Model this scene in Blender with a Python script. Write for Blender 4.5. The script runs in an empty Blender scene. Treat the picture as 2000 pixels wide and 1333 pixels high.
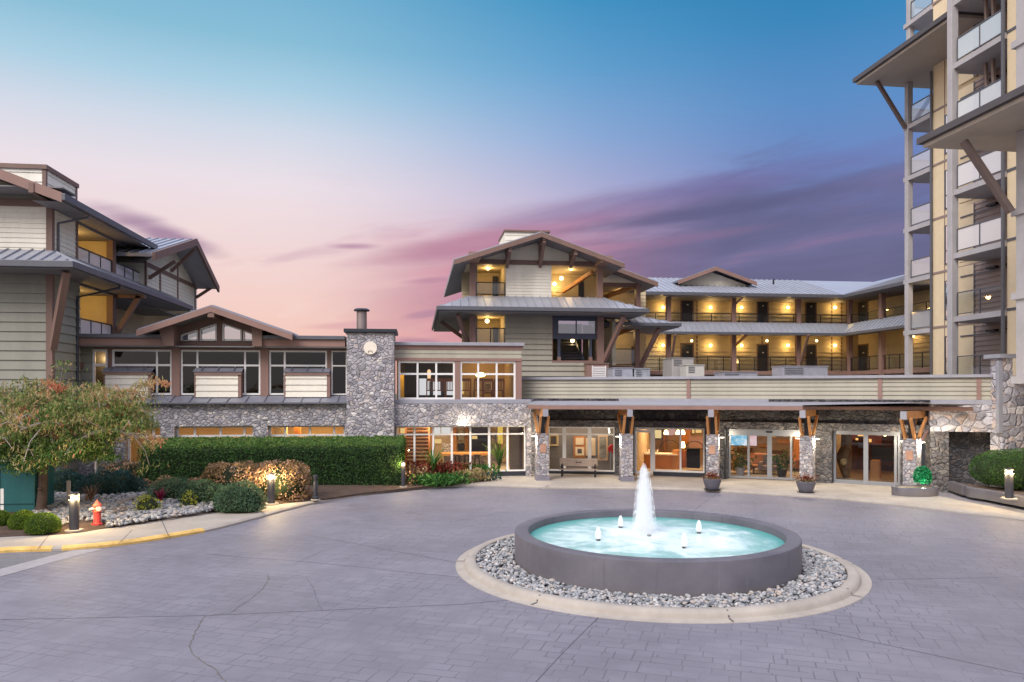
import bpy, math, random
import numpy as np
from mathutils import Vector, Matrix
PI = math.pi
R = math.radians
rng = np.random.default_rng(7)
random.seed(7)
SC = bpy.context.scene
COL = SC.collection

# ------------------------------------------------------------------ camera
CAM_H = 4.0                      # camera on a tall pole
YAW = R(7.125)
FPX = 1480.0                     # focal length in pixels of a 2000 px wide frame
HOR = 763.0
cd = bpy.data.cameras.new('camera')
cam = bpy.data.objects.new('camera', cd)
COL.objects.link(cam)
cam.location = (0, 0, CAM_H)
cam.rotation_euler = (R(90), 0, -YAW)
cd.sensor_fit = 'HORIZONTAL'
cd.sensor_width = 36.0
cd.lens = 36.0 * FPX / 2000.0
cd.shift_y = (HOR - 666.5) / 2000.0
cd.clip_start = 0.1
cd.clip_end = 3000
SC.camera = cam

# ------------------------------------------------------------------ exposure
SC.view_settings.view_transform = 'Standard'
SC.view_settings.look = 'None'
SC.view_settings.exposure = 0.0
SC.view_settings.gamma = 1.0
SC.cycles.max_bounces = 7
SC.cycles.diffuse_bounces = 3
SC.cycles.glossy_bounces = 3
SC.cycles.transmission_bounces = 4
SC.cycles.transparent_max_bounces = 16
SC.cycles.volume_bounces = 3
SC.cycles.sample_clamp_indirect = 6.0
SC.cycles.caustics_reflective = False
SC.cycles.caustics_refractive = False
SC.cycles.use_denoising = True

# ------------------------------------------------------------------ node helpers
class NT:
    def __init__(s, tree):
        s.t = tree
    def n(s, typ, **kw):
        nd = s.t.nodes.new(typ)
        for k, v in kw.items():
            if k.startswith('i_'):
                key = k[2:]
                nd.inputs[int(key) if key.isdigit() else key].default_value = v
            else:
                setattr(nd, k, v)
        return nd
    def l(s, a, b):
        s.t.links.new(a, b)
    def put(s, sock, v):
        if hasattr(v, 'links') or hasattr(v, 'is_linked'):
            s.t.links.new(v, sock)
        else:
            sock.default_value = v
    def m(s, op, a, b=0.0, c=None, clamp=False):
        nd = s.t.nodes.new('ShaderNodeMath')
        nd.operation = op
        nd.use_clamp = clamp
        s.put(nd.inputs[0], a)
        s.put(nd.inputs[1], b)
        if c is not None:
            s.put(nd.inputs[2], c)
        return nd.outputs[0]
    def smooth(s, x, lo, hi):
        nd = s.t.nodes.new('ShaderNodeMapRange')
        nd.interpolation_type = 'SMOOTHSTEP'
        s.put(nd.inputs['Value'], x)
        nd.inputs['From Min'].default_value = lo
        nd.inputs['From Max'].default_value = hi
        return nd.outputs['Result']
    def mix(s, f, a, b, mode='MIX'):
        nd = s.t.nodes.new('ShaderNodeMix')
        nd.data_type = 'RGBA'
        nd.blend_type = mode
        s.put(nd.inputs[0], f)
        s.put(nd.inputs[6], a)
        s.put(nd.inputs[7], b)
        return nd.outputs[2]
    def ramp(s, x, stops, interp='LINEAR'):
        nd = s.t.nodes.new('ShaderNodeValToRGB')
        cr = nd.color_ramp
        cr.interpolation = interp
        while len(cr.elements) < len(stops):
            cr.elements.new(0.5)
        for e, (p, c) in zip(cr.elements, stops):
            e.position = p
            e.color = (c[0], c[1], c[2], 1)
        s.put(nd.inputs[0], x)
        return nd.outputs[0]
    def noise(s, vec, scale, detail=4, rough=0.5, out=0, dist=0.0):
        nd = s.t.nodes.new('ShaderNodeTexNoise')
        if vec is not None:
            s.l(vec, nd.inputs['Vector'])
        nd.inputs['Scale'].default_value = scale
        nd.inputs['Detail'].default_value = detail
        nd.inputs['Roughness'].default_value = rough
        nd.inputs['Distortion'].default_value = dist
        return nd.outputs[out]
    def vec(s, x, y, z):
        nd = s.t.nodes.new('ShaderNodeCombineXYZ')
        s.put(nd.inputs[0], x); s.put(nd.inputs[1], y); s.put(nd.inputs[2], z)
        return nd.outputs[0]

def lin(r, g, b):
    f = lambda c: (c / 255 / 12.92) if c / 255 <= 0.04045 else ((c / 255 + 0.055) / 1.055) ** 2.4
    return (f(r), f(g), f(b), 1.0)

# ------------------------------------------------------------------ world: dusk sky
W = bpy.data.worlds.new("World")
SC.world = W
W.use_nodes = True
nt = W.node_tree
nt.nodes.clear()
k = NT(nt)
gen = k.n('ShaderNodeTexCoord').outputs['Generated']
sep = k.n('ShaderNodeSeparateXYZ')
k.l(gen, sep.inputs[0])
dx, dy, dz = sep.outputs
az = k.m('ARCTAN2', dx, dy)                                    # 0 = along the street axis, + to the east
hr = k.m('SQRT', k.m('ADD', k.m('MULTIPLY', dx, dx), k.m('MULTIPLY', dy, dy)))
q = k.m('DIVIDE', dz, k.m('MAXIMUM', hr, 0.001))               # tangent of the elevation
qn = k.m('MULTIPLY', q, 1.0 / 0.6, clamp=True)
P = lambda t: t / 0.6
left = k.ramp(qn, [(P(0), lin(246, 206, 182)), (P(.07), lin(242, 198, 186)), (P(.15), lin(240, 208, 204)), (P(.26), lin(234, 221, 228)), (P(.325), lin(208, 215, 229)), (P(.38), lin(170, 205, 225)), (P(.44), lin(136, 188, 213)), (P(.6), lin(84, 158, 202))])
mid = k.ramp(qn, [(P(0), lin(234, 168, 156)), (P(.08), lin(228, 158, 156)), (P(.17), lin(208, 156, 174)), (P(.25), lin(184, 176, 208)), (P(.33), lin(142, 169, 212)), (P(.42), lin(98, 158, 205)), (P(.53), lin(50, 141, 190))])
right = k.ramp(qn, [(P(0), lin(150, 120, 150)), (P(.09), lin(112, 98, 138)), (P(.18), lin(108, 106, 156)), (P(.27), lin(106, 128, 188)), (P(.36), lin(84, 135, 192)), (P(.46), lin(48, 128, 182)), (P(.55), lin(30, 118, 172))])
base = k.mix(k.smooth(az, -.20, .27), left, mid)
base = k.mix(k.smooth(az, .12, .52), base, right)
# long streaked clouds, tilted: climbing to the right
tilt = k.m('SUBTRACT', q, k.m('MULTIPLY', az, .13))
cv = k.vec(k.m('MULTIPLY', az, 1.5), k.m('MULTIPLY', tilt, 7.5), 0.0)
n1 = k.noise(cv, 2.2, 7, .62, dist=.6)
n2 = k.noise(k.vec(k.m('MULTIPLY', az, 3.2), k.m('MULTIPLY', tilt, 17.0), 3.0), 1.3, 4, .5, dist=.3)
nn = k.m('ADD', k.m('MULTIPLY', n1, .66), k.m('MULTIPLY', n2, .34))
# purple bank: fills the low right, its upper edge rising to the right
edge = k.m('SUBTRACT', k.m('ADD', k.m('MULTIPLY', k.m('SUBTRACT', k.m('MINIMUM', az, .42), .124), .20), .226), q)
bank = k.smooth(k.m('ADD', edge, k.m('MULTIPLY', k.m('SUBTRACT', nn, .5), .36)), -.03, .09)
bank = k.m('MULTIPLY', bank, k.smooth(az, -.16, .10))
bankcol = k.mix(k.smooth(az, .02, .42), lin(178, 118, 146), lin(88, 82, 124))
bankcol = k.mix(k.m('MULTIPLY', k.smooth(n2, .40, .66), .85), bankcol, k.mix(k.smooth(az, .02, .4), lin(212, 138, 158), lin(106, 98, 142)))
low = k.m('MULTIPLY', k.smooth(q, .13, .03), k.smooth(az, .35, -.05))
bankcol = k.mix(k.m('MULTIPLY', low, .8), bankcol, lin(226, 158, 162))
sky = k.mix(k.m('MULTIPLY', bank, .92), base, bankcol)
# thin pink and mauve wisps over the left and middle
wz = k.m('MULTIPLY', k.smooth(n2, .57, .74), k.m('MULTIPLY', k.smooth(q, .30, .16), k.smooth(q, .0, .03)))
sky = k.mix(k.m('MULTIPLY', wz, .36), sky, k.mix(k.smooth(az, -.4, .2), lin(196, 158, 180), lin(168, 112, 148)))
wy = k.m('MULTIPLY', k.smooth(n1, .52, .70), k.m('MULTIPLY', k.smooth(q, .34, .12), k.smooth(az, .3, -.2)))
sky = k.mix(k.m('MULTIPLY', wy, .38), sky, lin(246, 222, 216))
# a few separate dark lenses of cloud
def lens(cx, cq, wx, wq, slope):
    ax = k.m('DIVIDE', k.m('SUBTRACT', az, cx), wx)
    ay = k.m('DIVIDE', k.m('SUBTRACT', k.m('SUBTRACT', q, cq), k.m('MULTIPLY', k.m('SUBTRACT', az, cx), slope)), wq)
    d = k.m('SQRT', k.m('ADD', k.m('MULTIPLY', ax, ax), k.m('MULTIPLY', ay, ay)))
    return k.smooth(k.m('ADD', d, k.m('MULTIPLY', k.m('SUBTRACT', n2, .5), 1.5)), 1.05, .25)
for cx, cq, wx, wq, sl, col, st in ((.10, .200, .22, .024, .18, (178, 116, 144), .75), (.24, .240, .24, .026, .13, (124, 100, 148), .5), (.36, .225, .22, .014, .10, (84, 78, 120), .7), (.46, .272, .22, .018, .12, (102, 100, 156), .4), (.16, .175, .16, .009, .12, (214, 140, 158), .55), (.30, .19, .18, .010, .1, (140, 104, 140), .5), (-.30, .185, .085, .020, -.28, (150, 112, 148), .85), (-.085, .186, .05, .0065, .04, (176, 128, 158), .75),
                                    (.02, .145, .05, .006, .1, (176, 122, 150), .6), (.0, .062, .05, .010, -.1, (168, 120, 150), .75),
                                    (.012, .100, .03, .006, .15, (170, 122, 152), .6), (-.06, .085, .09, .006, .05, (214, 160, 168), .6)):
    sky = k.mix(k.m('MULTIPLY', lens(cx, cq, wx, wq, sl), st), sky, lin(*col))
# the sky outside the view: brightened overhead and behind the camera as fill light, afterglow to the west
back = k.smooth(dy, .45, -.35)
west = k.smooth(dx, .35, -.75)
glow = k.mix(west, (.52, .50, .58, 1), (.90, .80, .76, 1))
glow = k.mix(k.smooth(dz, .05, .55), glow, k.mix(west, (1.08, 1.06, 1.24, 1), (1.80, 1.68, 1.62, 1)))
sky = k.mix(back, sky, glow)
sky = k.mix(k.smooth(dz, .47, .72), sky, (1.00, 1.02, 1.28, 1))
low2 = k.smooth(dz, .0, -.06)
sky = k.mix(low2, sky, (.20, .18, .20, 1))
bg = k.n('ShaderNodeBackground')
k.l(sky, bg.inputs['Color'])
bg.inputs['Strength'].default_value = 1.0
nis = k.n('ShaderNodeTexSky', sky_type='NISHITA', sun_disc=False, sun_elevation=R(8), sun_rotation=R(-118))
bg2 = k.n('ShaderNodeBackground', i_Strength=0.012)
k.l(nis.outputs[0], bg2.inputs['Color'])
ad = k.n('ShaderNodeAddShader')
k.l(bg.outputs[0], ad.inputs[0]); k.l(bg2.outputs[0], ad.inputs[1])
k.l(ad.outputs[0], k.n('ShaderNodeOutputWorld').inputs['Surface'])

# one very soft sun: the afterglow from behind the camera on the left
sd = bpy.data.lights.new('sun', 'SUN')
sun = bpy.data.objects.new('sun', sd)
COL.objects.link(sun)
sd.energy = 3.0
sd.angle = R(32)
sd.color = (1.0, .94, .88)
sd.specular_factor = 0.15
_d = Vector((-math.sin(R(118)) * -1, 0, 0))
sun.rotation_euler = Vector((.50, .58, -.72)).to_track_quat('-Z', 'Y').to_euler()
# ------------------------------------------------------------------ where things stand
CY, SY = math.cos(YAW), math.sin(YAW)
def ray(u):
    a = (u - 1000.0) / FPX
    return a * CY + SY, CY - a * SY
def G(u, v, z=0.0):
    """point of the level plane z seen at (u, v)"""
    t = (CAM_H - z) * FPX / (v - HOR)
    rx, ry = ray(u)
    return Vector((rx * t, ry * t, z))
class Seg:
    """a vertical plane through two plan points; P gives the plan point, Z the height"""
    def __init__(s, a, b, uref=None):
        s.a = Vector((a[0], a[1])); s.b = Vector((b[0], b[1]))
        s.d = (s.b - s.a).normalized()
        n = Vector((s.d.y, -s.d.x))
        if n.dot(-s.a) < 0: n = -n
        s.n = n                                        # towards the courtyard
        s.uref = uref
    def t(s, u):
        rx, ry = ray(u)
        # t*(rx,ry) = a + k*d
        det = rx * -s.d.y + ry * s.d.x
        return (s.a.x * -s.d.y + s.a.y * s.d.x) / det
    def P(s, u):
        rx, ry = ray(u); t = s.t(u)
        return Vector((rx * t, ry * t))
    def S(s, u):
        return (s.P(u) - s.a).dot(s.d)
    def Z(s, v, u=None):
        return CAM_H + (HOR - v) / FPX * s.t(u if u is not None else s.uref)
    def pt(s, sv, z, off=0.0):
        p = s.a + s.d * sv + s.n * off
        return Vector((p.x, p.y, z))
    def at(s, u, v, off=0.0):
        p = s.P(u) + s.n * off
        return Vector((p.x, p.y, s.Z(v, u)))
def YS(y, uref=1000): return Seg((-60, y), (60, y), uref)
def XS(x, uref=None): return Seg((x, 0), (x, 80), uref)

# ------------------------------------------------------------------ mesh builder
ORG = {}
class MB:
    def __init__(s):
        s.v = []; s.f = []
    def add(s, vs, fs):
        o = len(s.v)
        s.v += [tuple(p) for p in vs]
        s.f += [tuple(i + o for i in f) for f in fs]
        return s
    def poly(s, *pts):
        return s.add(pts, [tuple(range(len(pts)))])
    def hexa(s, p):
        return s.add(p, [(0, 3, 2, 1), (4, 5, 6, 7), (0, 1, 5, 4), (1, 2, 6, 5), (2, 3, 7, 6), (3, 0, 4, 7)])
    def box(s, x0, x1, y0, y1, z0, z1):
        return s.hexa([(x0, y0, z0), (x1, y0, z0), (x1, y1, z0), (x0, y1, z0), (x0, y0, z1), (x1, y0, z1), (x1, y1, z1), (x0, y1, z1)])
    def prism(s, pts, vec):
        n = len(pts); vec = Vector(vec)
        a = [Vector(p) for p in pts]; b = [p + vec for p in a]
        return s.add(a + b, [tuple(range(n))[::-1], tuple(range(n, 2 * n))] + [(i, (i + 1) % n, n + (i + 1) % n, n + i) for i in range(n)])
    def bar(s, p0, p1, w, h, up=(0, 0, 1)):
        p0 = Vector(p0); p1 = Vector(p1); d = (p1 - p0).normalized()
        sd = d.cross(Vector(up))
        if sd.length < 1e-4: sd = d.cross(Vector((1, 0, 0)))
        sd.normalize(); u = sd.cross(d)
        a, b = sd * w / 2, u * h / 2
        return s.hexa([p0 - a - b, p0 + a - b, p0 + a + b, p0 - a + b, p1 - a - b, p1 + a - b, p1 + a + b, p1 - a + b])
    def tube(s, path, r, n=8, cap=True):
        path = [Vector(p) for p in path]
        rs = r if isinstance(r, (list, tuple)) else [r] * len(path)
        o = len(s.v); ref = None
        for i, p in enumerate(path):
            d = (path[min(i + 1, len(path) - 1)] - path[max(i - 1, 0)]).normalized()
            if ref is None:
                ref = d.cross(Vector((0, 0, 1)))
                if ref.length < 1e-3: ref = Vector((1, 0, 0))
            ref = (ref - d * ref.dot(d)).normalized()
            b = d.cross(ref)
            for j in range(n):
                t = 2 * PI * j / n
                s.v.append(tuple(p + (ref * math.cos(t) + b * math.sin(t)) * rs[i]))
        for i in range(len(path) - 1):
            for j in range(n):
                s.f.append((o + i * n + j, o + i * n + (j + 1) % n, o + (i + 1) * n + (j + 1) % n, o + (i + 1) * n + j))
        if cap:
            s.f.append(tuple(o + j for j in range(n))[::-1])
            s.f.append(tuple(o + (len(path) - 1) * n + j for j in range(n)))
        return s
    def lathe(s, prof, c=(0, 0, 0), n=32, sx=1.0, sy=1.0, closed=False):
        o = len(s.v); m = len(prof)
        for r, z in prof:
            for j in range(n):
                t = 2 * PI * j / n
                s.v.append((c[0] + r * math.cos(t) * sx, c[1] + r * math.sin(t) * sy, c[2] + z))
        for i in range(m if closed else m - 1):
            i2 = (i + 1) % m
            for j in range(n):
                s.f.append((o + i * n + j, o + i * n + (j + 1) % n, o + i2 * n + (j + 1) % n, o + i2 * n + j))
        return s
    def ball(s, c, r, n=10, sz=1.0):
        prof = [(max(r * math.sin(PI * i / n), 1e-4), -r * sz * math.cos(PI * i / n)) for i in range(n + 1)]
        return s.lathe(prof, c, 2 * n)
    # boxes on a vertical plane
    def wall(s, sg, s0, s1, z0, z1, o0=0.0, o1=-.2):
        """box along a Seg from s0 to s1, from offset o0 (front) to o1 (back)"""
        p = [sg.pt(s0, z0, o0), sg.pt(s1, z0, o0), sg.pt(s1, z0, o1), sg.pt(s0, z0, o1)]
        t = Vector((0, 0, z1 - z0))
        return s.hexa(p + [x + t for x in p])
    def wpx(s, sg, u0, u1, v0, v1, o0=0.0, o1=-.2):
        return s.wall(sg, sg.S(u0), sg.S(u1), sg.Z(v1), sg.Z(v0), o0, o1)
    def wpoly(s, sg, pts, o0=0.0, o1=-.2):
        """polygon given as (s, z) on the plane, with thickness"""
        a = [sg.pt(p[0], p[1], o0) for p in pts]
        n = sg.n * (o1 - o0)
        return s.prism(a, (n.x, n.y, 0))
    def siding(s, sg, poly, ex=.2, off=0.0, lap=.028, z0=None):
        """lap boards over a convex polygon of (s, z) points"""
        lo = min(p[1] for p in poly); hi = max(p[1] for p in poly)
        zb = lo if z0 is None else z0 + math.floor((lo - z0) / ex) * ex
        while zb < hi - 1e-4:
            c = clip(clip(poly, zb + .001, True), zb + ex - .001, False)
            if len(c) > 2:
                pts = [sg.pt(p[0], p[1], off + lap * (1 - (p[1] - zb) / ex)) for p in c]
                s.poly(*pts)
                cl = min(p[1] for p in c)
                bt = [p for p in c if abs(p[1] - cl) < 1e-4]
                if len(bt) >= 2:
                    sa, sb = min(p[0] for p in bt), max(p[0] for p in bt)
                    f = off + lap * (1 - (cl - zb) / ex)
                    s.poly(sg.pt(sa, cl, f), sg.pt(sb, cl, f), sg.pt(sb, cl, off - .03), sg.pt(sa, cl, off - .03))
            zb += ex
        return s
    def sidpx(s, sg, u0, u1, v0, v1, ex=.2, off=0.0, lap=.028, z0=None):
        a, b = sg.S(u0), sg.S(u1); lo, hi = sg.Z(v1), sg.Z(v0)
        return s.siding(sg, [(a, lo), (b, lo), (b, hi), (a, hi)], ex, off, lap, z0)
    def build(s, name, mat, parent=None, smooth=False, loc=None, bevel=0.0):
        V = np.array(s.v, dtype=float)
        if parent is not None: org = Vector(ORG[parent.name])
        elif loc is not None: org = Vector(loc)
        else:
            a, b = V.min(0), V.max(0)
            org = Vector(((a[0] + b[0]) / 2, (a[1] + b[1]) / 2, a[2]))
        me = bpy.data.meshes.new(name)
        me.from_pydata((V - np.array(org)).tolist(), [], s.f)
        me.update()
        if smooth:
            me.polygons.foreach_set('use_smooth', [True] * len(me.polygons))
            try: me.set_sharp_from_angle(angle=R(40))
            except Exception: pass
        me.materials.append(mat)
        o = bpy.data.objects.new(name, me)
        COL.objects.link(o)
        if parent is not None: o.parent = parent
        else: o.location = org
        ORG[o.name] = tuple(org)
        if bevel:
            bv = o.modifiers.new('bevel', 'BEVEL'); bv.width = bevel; bv.segments = 2; bv.limit_method = 'ANGLE'
        return o

def clip(poly, z, above):
    out = []; n = len(poly)
    ins = (lambda p: p[1] >= z) if above else (lambda p: p[1] <= z)
    for i in range(n):
        a, b = poly[i], poly[(i + 1) % n]
        if ins(a): out.append(a)
        if ins(a) != ins(b):
            t = (z - a[1]) / (b[1] - a[1])
            out.append((a[0] + (b[0] - a[0]) * t, z))
    return out

def thing(name, label, cat, loc=(0, 0, 0), group=None):
    o = bpy.data.objects.new(name, None)
    COL.objects.link(o)
    o.location = loc
    o.empty_display_size = .3
    ORG[o.name] = tuple(loc)
    return tag(o, label, cat, group)
def tag(o, label, cat=None, group=None):
    o['label'] = label
    if cat: o['category'] = cat
    if group: o['group'] = group
    return o
def kind(o, k_):
    o['kind'] = k_
    return o
def dup(o, loc, rz=0.0, label=None):
    """copy of a thing with copies of its parts and sub-parts"""
    c = o.copy(); COL.objects.link(c); c.location = loc; c.rotation_euler = (0, 0, rz)
    if label: c['label'] = label
    for ch in list(o.children): _dupc(ch, c)
    return c
def _dupc(o, par):
    c = o.copy(); COL.objects.link(c); c.parent = par
    for ch in list(o.children): _dupc(ch, c)
def lamp(loc, power, col=(1, .72, .36), r=.12, parent=None, kind_='POINT', rot=None, size=None, name='lamp_light', spot=None):
    ld = bpy.data.lights.new(name, kind_)
    ld.energy = power; ld.color = col
    if kind_ == 'AREA':
        ld.shape = 'RECTANGLE'; ld.size, ld.size_y = size
    else:
        ld.shadow_soft_size = r
    if kind_ == 'SPOT':
        ld.spot_size = spot or R(90); ld.spot_blend = .7
    o = bpy.data.objects.new(name, ld)
    COL.objects.link(o)
    if parent is not None:
        o.parent = parent; o.location = Vector(loc) - Vector(ORG[parent.name])
    else: o.location = loc
    if rot is not None: o.rotation_euler = rot
    return o

# ------------------------------------------------------------------ materials
MATS = {}
def newmat(name):
    m = bpy.data.materials.new(name); m.use_nodes = True
    m.node_tree.nodes.clear()
    kk = NT(m.node_tree)
    out = kk.n('ShaderNodeOutputMaterial')
    MATS[name] = m
    return m, kk, out
def mat(name, col, rough=.6, metal=0.0, var=.12, nscale=3.0, bump=.0, bscale=40.0, spec=.4, streak=False, coat=0.0):
    m, kk, out = newmat(name)
    b = kk.n('ShaderNodeBsdfPrincipled')
    b.inputs['Roughness'].default_value = rough
    b.inputs['Metallic'].default_value = metal
    b.inputs['Specular IOR Level'].default_value = spec
    if coat: b.inputs['Coat Weight'].default_value = coat
    co = kk.n('ShaderNodeTexCoord').outputs['Object']
    vec = co
    if streak:
        mp = kk.n('ShaderNodeMapping'); mp.inputs['Scale'].default_value = (1, 1, .12)
        kk.l(co, mp.inputs[0]); vec = mp.outputs[0]
    c4 = (*col[:3], 1)
    if var:
        f = kk.noise(vec, nscale, 6, .6)
        f2 = kk.noise(co, nscale * 7, 3, .6)
        f = kk.m('ADD', kk.m('MULTIPLY', f, .7), kk.m('MULTIPLY', f2, .3))
        lo = tuple(c * (1 - var * 1.6) for c in col[:3]); hi = tuple(min(1, c * (1 + var * 1.6)) for c in col[:3])
        kk.l(kk.ramp(f, [(.28, lo), (.72, hi)]), b.inputs['Base Color'])
        kk.l(kk.m('ADD', rough - .08, kk.m('MULTIPLY', f2, .16)), b.inputs['Roughness'])
    else:
        b.inputs['Base Color'].default_value = c4
    if bump:
        bp = kk.n('ShaderNodeBump'); bp.inputs['Strength'].default_value = bump; bp.inputs['Distance'].default_value = .02
        kk.l(kk.noise(co, bscale, 4, .6), bp.inputs['Height']); kk.l(bp.outputs[0], b.inputs['Normal'])
    kk.l(b.outputs[0], out.inputs[0])
    return m
def emit(name, col, strength, base=None):
    m, kk, out = newmat(name)
    e = kk.n('ShaderNodeEmission'); e.inputs[0].default_value = (*col, 1); e.inputs[1].default_value = strength
    kk.l(e.outputs[0], out.inputs[0])
    return m
def glassmat(name, tint=(.92, .95, .96), refl=.05, gain=1.0, rough=.0):
    m, kk, out = newmat(name)
    tr = kk.n('ShaderNodeBsdfTransparent'); tr.inputs[0].default_value = (*tint, 1)
    gl = kk.n('ShaderNodeBsdfGlossy'); gl.inputs['Roughness'].default_value = rough
    fr = kk.n('ShaderNodeFresnel'); fr.inputs[0].default_value = 1.5
    f = kk.m('ADD', kk.m('MULTIPLY', fr.outputs[0], gain), refl, clamp=True)
    mx = kk.n('ShaderNodeMixShader')
    kk.l(f, mx.inputs[0]); kk.l(tr.outputs[0], mx.inputs[1]); kk.l(gl.outputs[0], mx.inputs[2])
    kk.l(mx.outputs[0], out.inputs[0])
    return m
def stonemat(name, scale=3.2, dark=1.0, warm=.25, joint=(.19, .18, .19)):
    m, kk, out = newmat(name)
    co = kk.n('ShaderNodeTexCoord').outputs['Object']
    mp = kk.n('ShaderNodeMapping'); mp.inputs['Scale'].default_value = (1, 1, 1.28); kk.l(co, mp.inputs[0])
    w = kk.n('ShaderNodeVectorMath', operation='MULTIPLY_ADD')
    nz = kk.noise(mp.outputs[0], 1.5, 4, .55, out=1)
    kk.l(nz, w.inputs[0]); w.inputs[1].default_value = (.30, .30, .30); kk.l(mp.outputs[0], w.inputs[2])
    v1 = kk.n('ShaderNodeTexVoronoi', feature='F1'); v1.inputs['Scale'].default_value = scale; kk.l(w.outputs[0], v1.inputs['Vector'])
    v2 = kk.n('ShaderNodeTexVoronoi', feature='DISTANCE_TO_EDGE'); v2.inputs['Scale'].default_value = scale; kk.l(w.outputs[0], v2.inputs['Vector'])
    sp = kk.n('ShaderNodeSeparateColor'); kk.l(v1.outputs['Color'], sp.inputs[0])
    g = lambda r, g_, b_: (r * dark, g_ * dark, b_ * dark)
    c = kk.ramp(sp.outputs[0], [(0, g(.20, .195, .215)), (.22, g(.30, .29, .32)), (.48, g(.365, .35, .38)), (.70, g(.42, .405, .435)), (.84, g(.40, .36, .36)), (.92, g(.50, .47, .47)), (1, g(.62, .59, .57))])
    c = kk.mix(kk.m('MULTIPLY', kk.smooth(sp.outputs[1], .72, .9), warm), c, g(.46, .33, .25) + (1,))
    fine = kk.noise(co, 14, 6, .7)
    c = kk.mix(.75, c, kk.ramp(fine, [(.3, (.50, .50, .52)), (.7, (1.42, 1.42, 1.40))]), 'MULTIPLY')
    e = kk.smooth(v2.outputs['Distance'], -.012, .026)
    c = kk.mix(e, (joint[0] * dark, joint[1] * dark, joint[2] * dark, 1), c)
    b = kk.n('ShaderNodeBsdfPrincipled'); b.inputs['Roughness'].default_value = .85; b.inputs['Specular IOR Level'].default_value = .2
    kk.l(c, b.inputs['Base Color'])
    h = kk.m('ADD', kk.m('MULTIPLY', kk.smooth(v2.outputs['Distance'], .0, .16), 1.0), kk.m('MULTIPLY', kk.noise(co, 9, 6, .65), .55))
    h = kk.m('ADD', h, kk.m('MULTIPLY', sp.outputs[2], .45))
    bp = kk.n('ShaderNodeBump'); bp.inputs['Strength'].default_value = .8; bp.inputs['Distance'].default_value = .06
    kk.l(h, bp.inputs['Height']); kk.l(bp.outputs[0], b.inputs['Normal'])
    kk.l(b.outputs[0], out.inputs[0])
    return m
def leafmat(name, stops, rough=.55, trans=.25):
    m, kk, out = newmat(name)
    at = kk.n('ShaderNodeAttribute', attribute_name='shade')
    c = kk.ramp(at.outputs['Fac'], stops)
    b = kk.n('ShaderNodeBsdfPrincipled'); b.inputs['Roughness'].default_value = rough; b.inputs['Specular IOR Level'].default_value = .3
    kk.l(c, b.inputs['Base Color'])
    t = kk.n('ShaderNodeBsdfTranslucent'); kk.l(c, t.inputs[0])
    mx = kk.n('ShaderNodeMixShader'); mx.inputs[0].default_value = trans
    kk.l(b.outputs[0], mx.inputs[1]); kk.l(t.outputs[0], mx.inputs[2]); kk.l(mx.outputs[0], out.inputs[0])
    return m

M_CREAM = mat('cream_siding', (.79, .745, .645), .6, var=.09, nscale=1.1, streak=True)
M_TAN = mat('tan_siding', (.36, .335, .27), .6, var=.10, nscale=1.1, streak=True)
M_OLIVE = mat('olive_siding', (.255, .252, .21), .6, var=.11, nscale=1.0, streak=True)
M_GALL = mat('gallery_siding', (.55, .46, .30), .6, var=.07, nscale=1.5)
M_TRIM = mat('brown_trim', (.19, .118, .096), .6, var=.09, nscale=2, streak=True)
M_TRIMP = mat('pink_trim', (.262, .158, .132), .6, var=.08, nscale=2, streak=True)
M_SOFF = mat('grey_soffit', (.20, .19, .195), .7, var=.06)
M_GUT = mat('grey_gutter', (.12, .122, .14), .45, .2, var=.08)
M_PIPE = mat('dark_downpipe', (.035, .038, .05), .4, .2, var=.1)
M_ROOF = mat('seam_roof_metal', (.35, .365, .42), .42, .25, var=.08, nscale=.8)
M_ROOFD = mat('dark_ledge_metal', (.27, .275, .33), .42, .35, var=.10, nscale=.8)
M_STONE = stonemat('field_stone', 5.2, 1.10, .12)
M_STONEP = stonemat('pillar_stone', 6.0, 1.1)
M_STONEK = stonemat('shaded_pier_stone', 5.0, .34)  # darker copy of the stone: canopy and recess shade put into the colour
M_STONED = stonemat('canopy_shade_stone', 3.9, .20)  # near-black copy of the stone: the canopy's shadow put into the colour
M_STONEB = stonemat('round_boulder_stone', 2.9, 1.42, .5)
M_WHITE = mat('white_frame', (.78, .77, .76), .4, var=.03)
M_ALU = mat('aluminium_frame', (.26, .27, .30), .35, .3, var=.04)
M_BLACKM = mat('black_metal', (.025, .025, .03), .45, .2, var=.1)
M_DOOR = mat('dark_door', (.022, .026, .045), .4, var=.1)
M_BLUEB = mat('dark_blue_timber', (.055, .065, .10), .5, var=.1)
M_GLASS = glassmat('window_glass', (.93, .95, .96), .0, .75)
M_GLASSD = glassmat('dark_glass', (.42, .48, .60), .015, 1.1)
M_GLASSM = glassmat('mirror_glass', (.5, .58, .66), .34, 1.0, .01)
M_GLASSR = glassmat('rail_glass', (.78, .84, .86), .08, 1.2)
def skysheenmat(name, white, refl):  # white mixed into the glass as diffuse colour stands for reflected sky
    m, kk, out = newmat(name)
    tr = kk.n('ShaderNodeBsdfTransparent'); tr.inputs[0].default_value = (.8, .86, .92, 1)
    gl = kk.n('ShaderNodeBsdfGlossy'); gl.inputs['Roughness'].default_value = .04
    df = kk.n('ShaderNodeBsdfDiffuse'); df.inputs[0].default_value = (.80, .81, .83, 1)
    a = kk.n('ShaderNodeMixShader'); a.inputs[0].default_value = white; kk.l(tr.outputs[0], a.inputs[1]); kk.l(df.outputs[0], a.inputs[2])
    c = kk.n('ShaderNodeMixShader'); c.inputs[0].default_value = refl; kk.l(a.outputs[0], c.inputs[1]); kk.l(gl.outputs[0], c.inputs[2])
    kk.l(c.outputs[0], out.inputs[0]); return m
M_GLASST = skysheenmat('balcony_glass', .74, .30)
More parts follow.
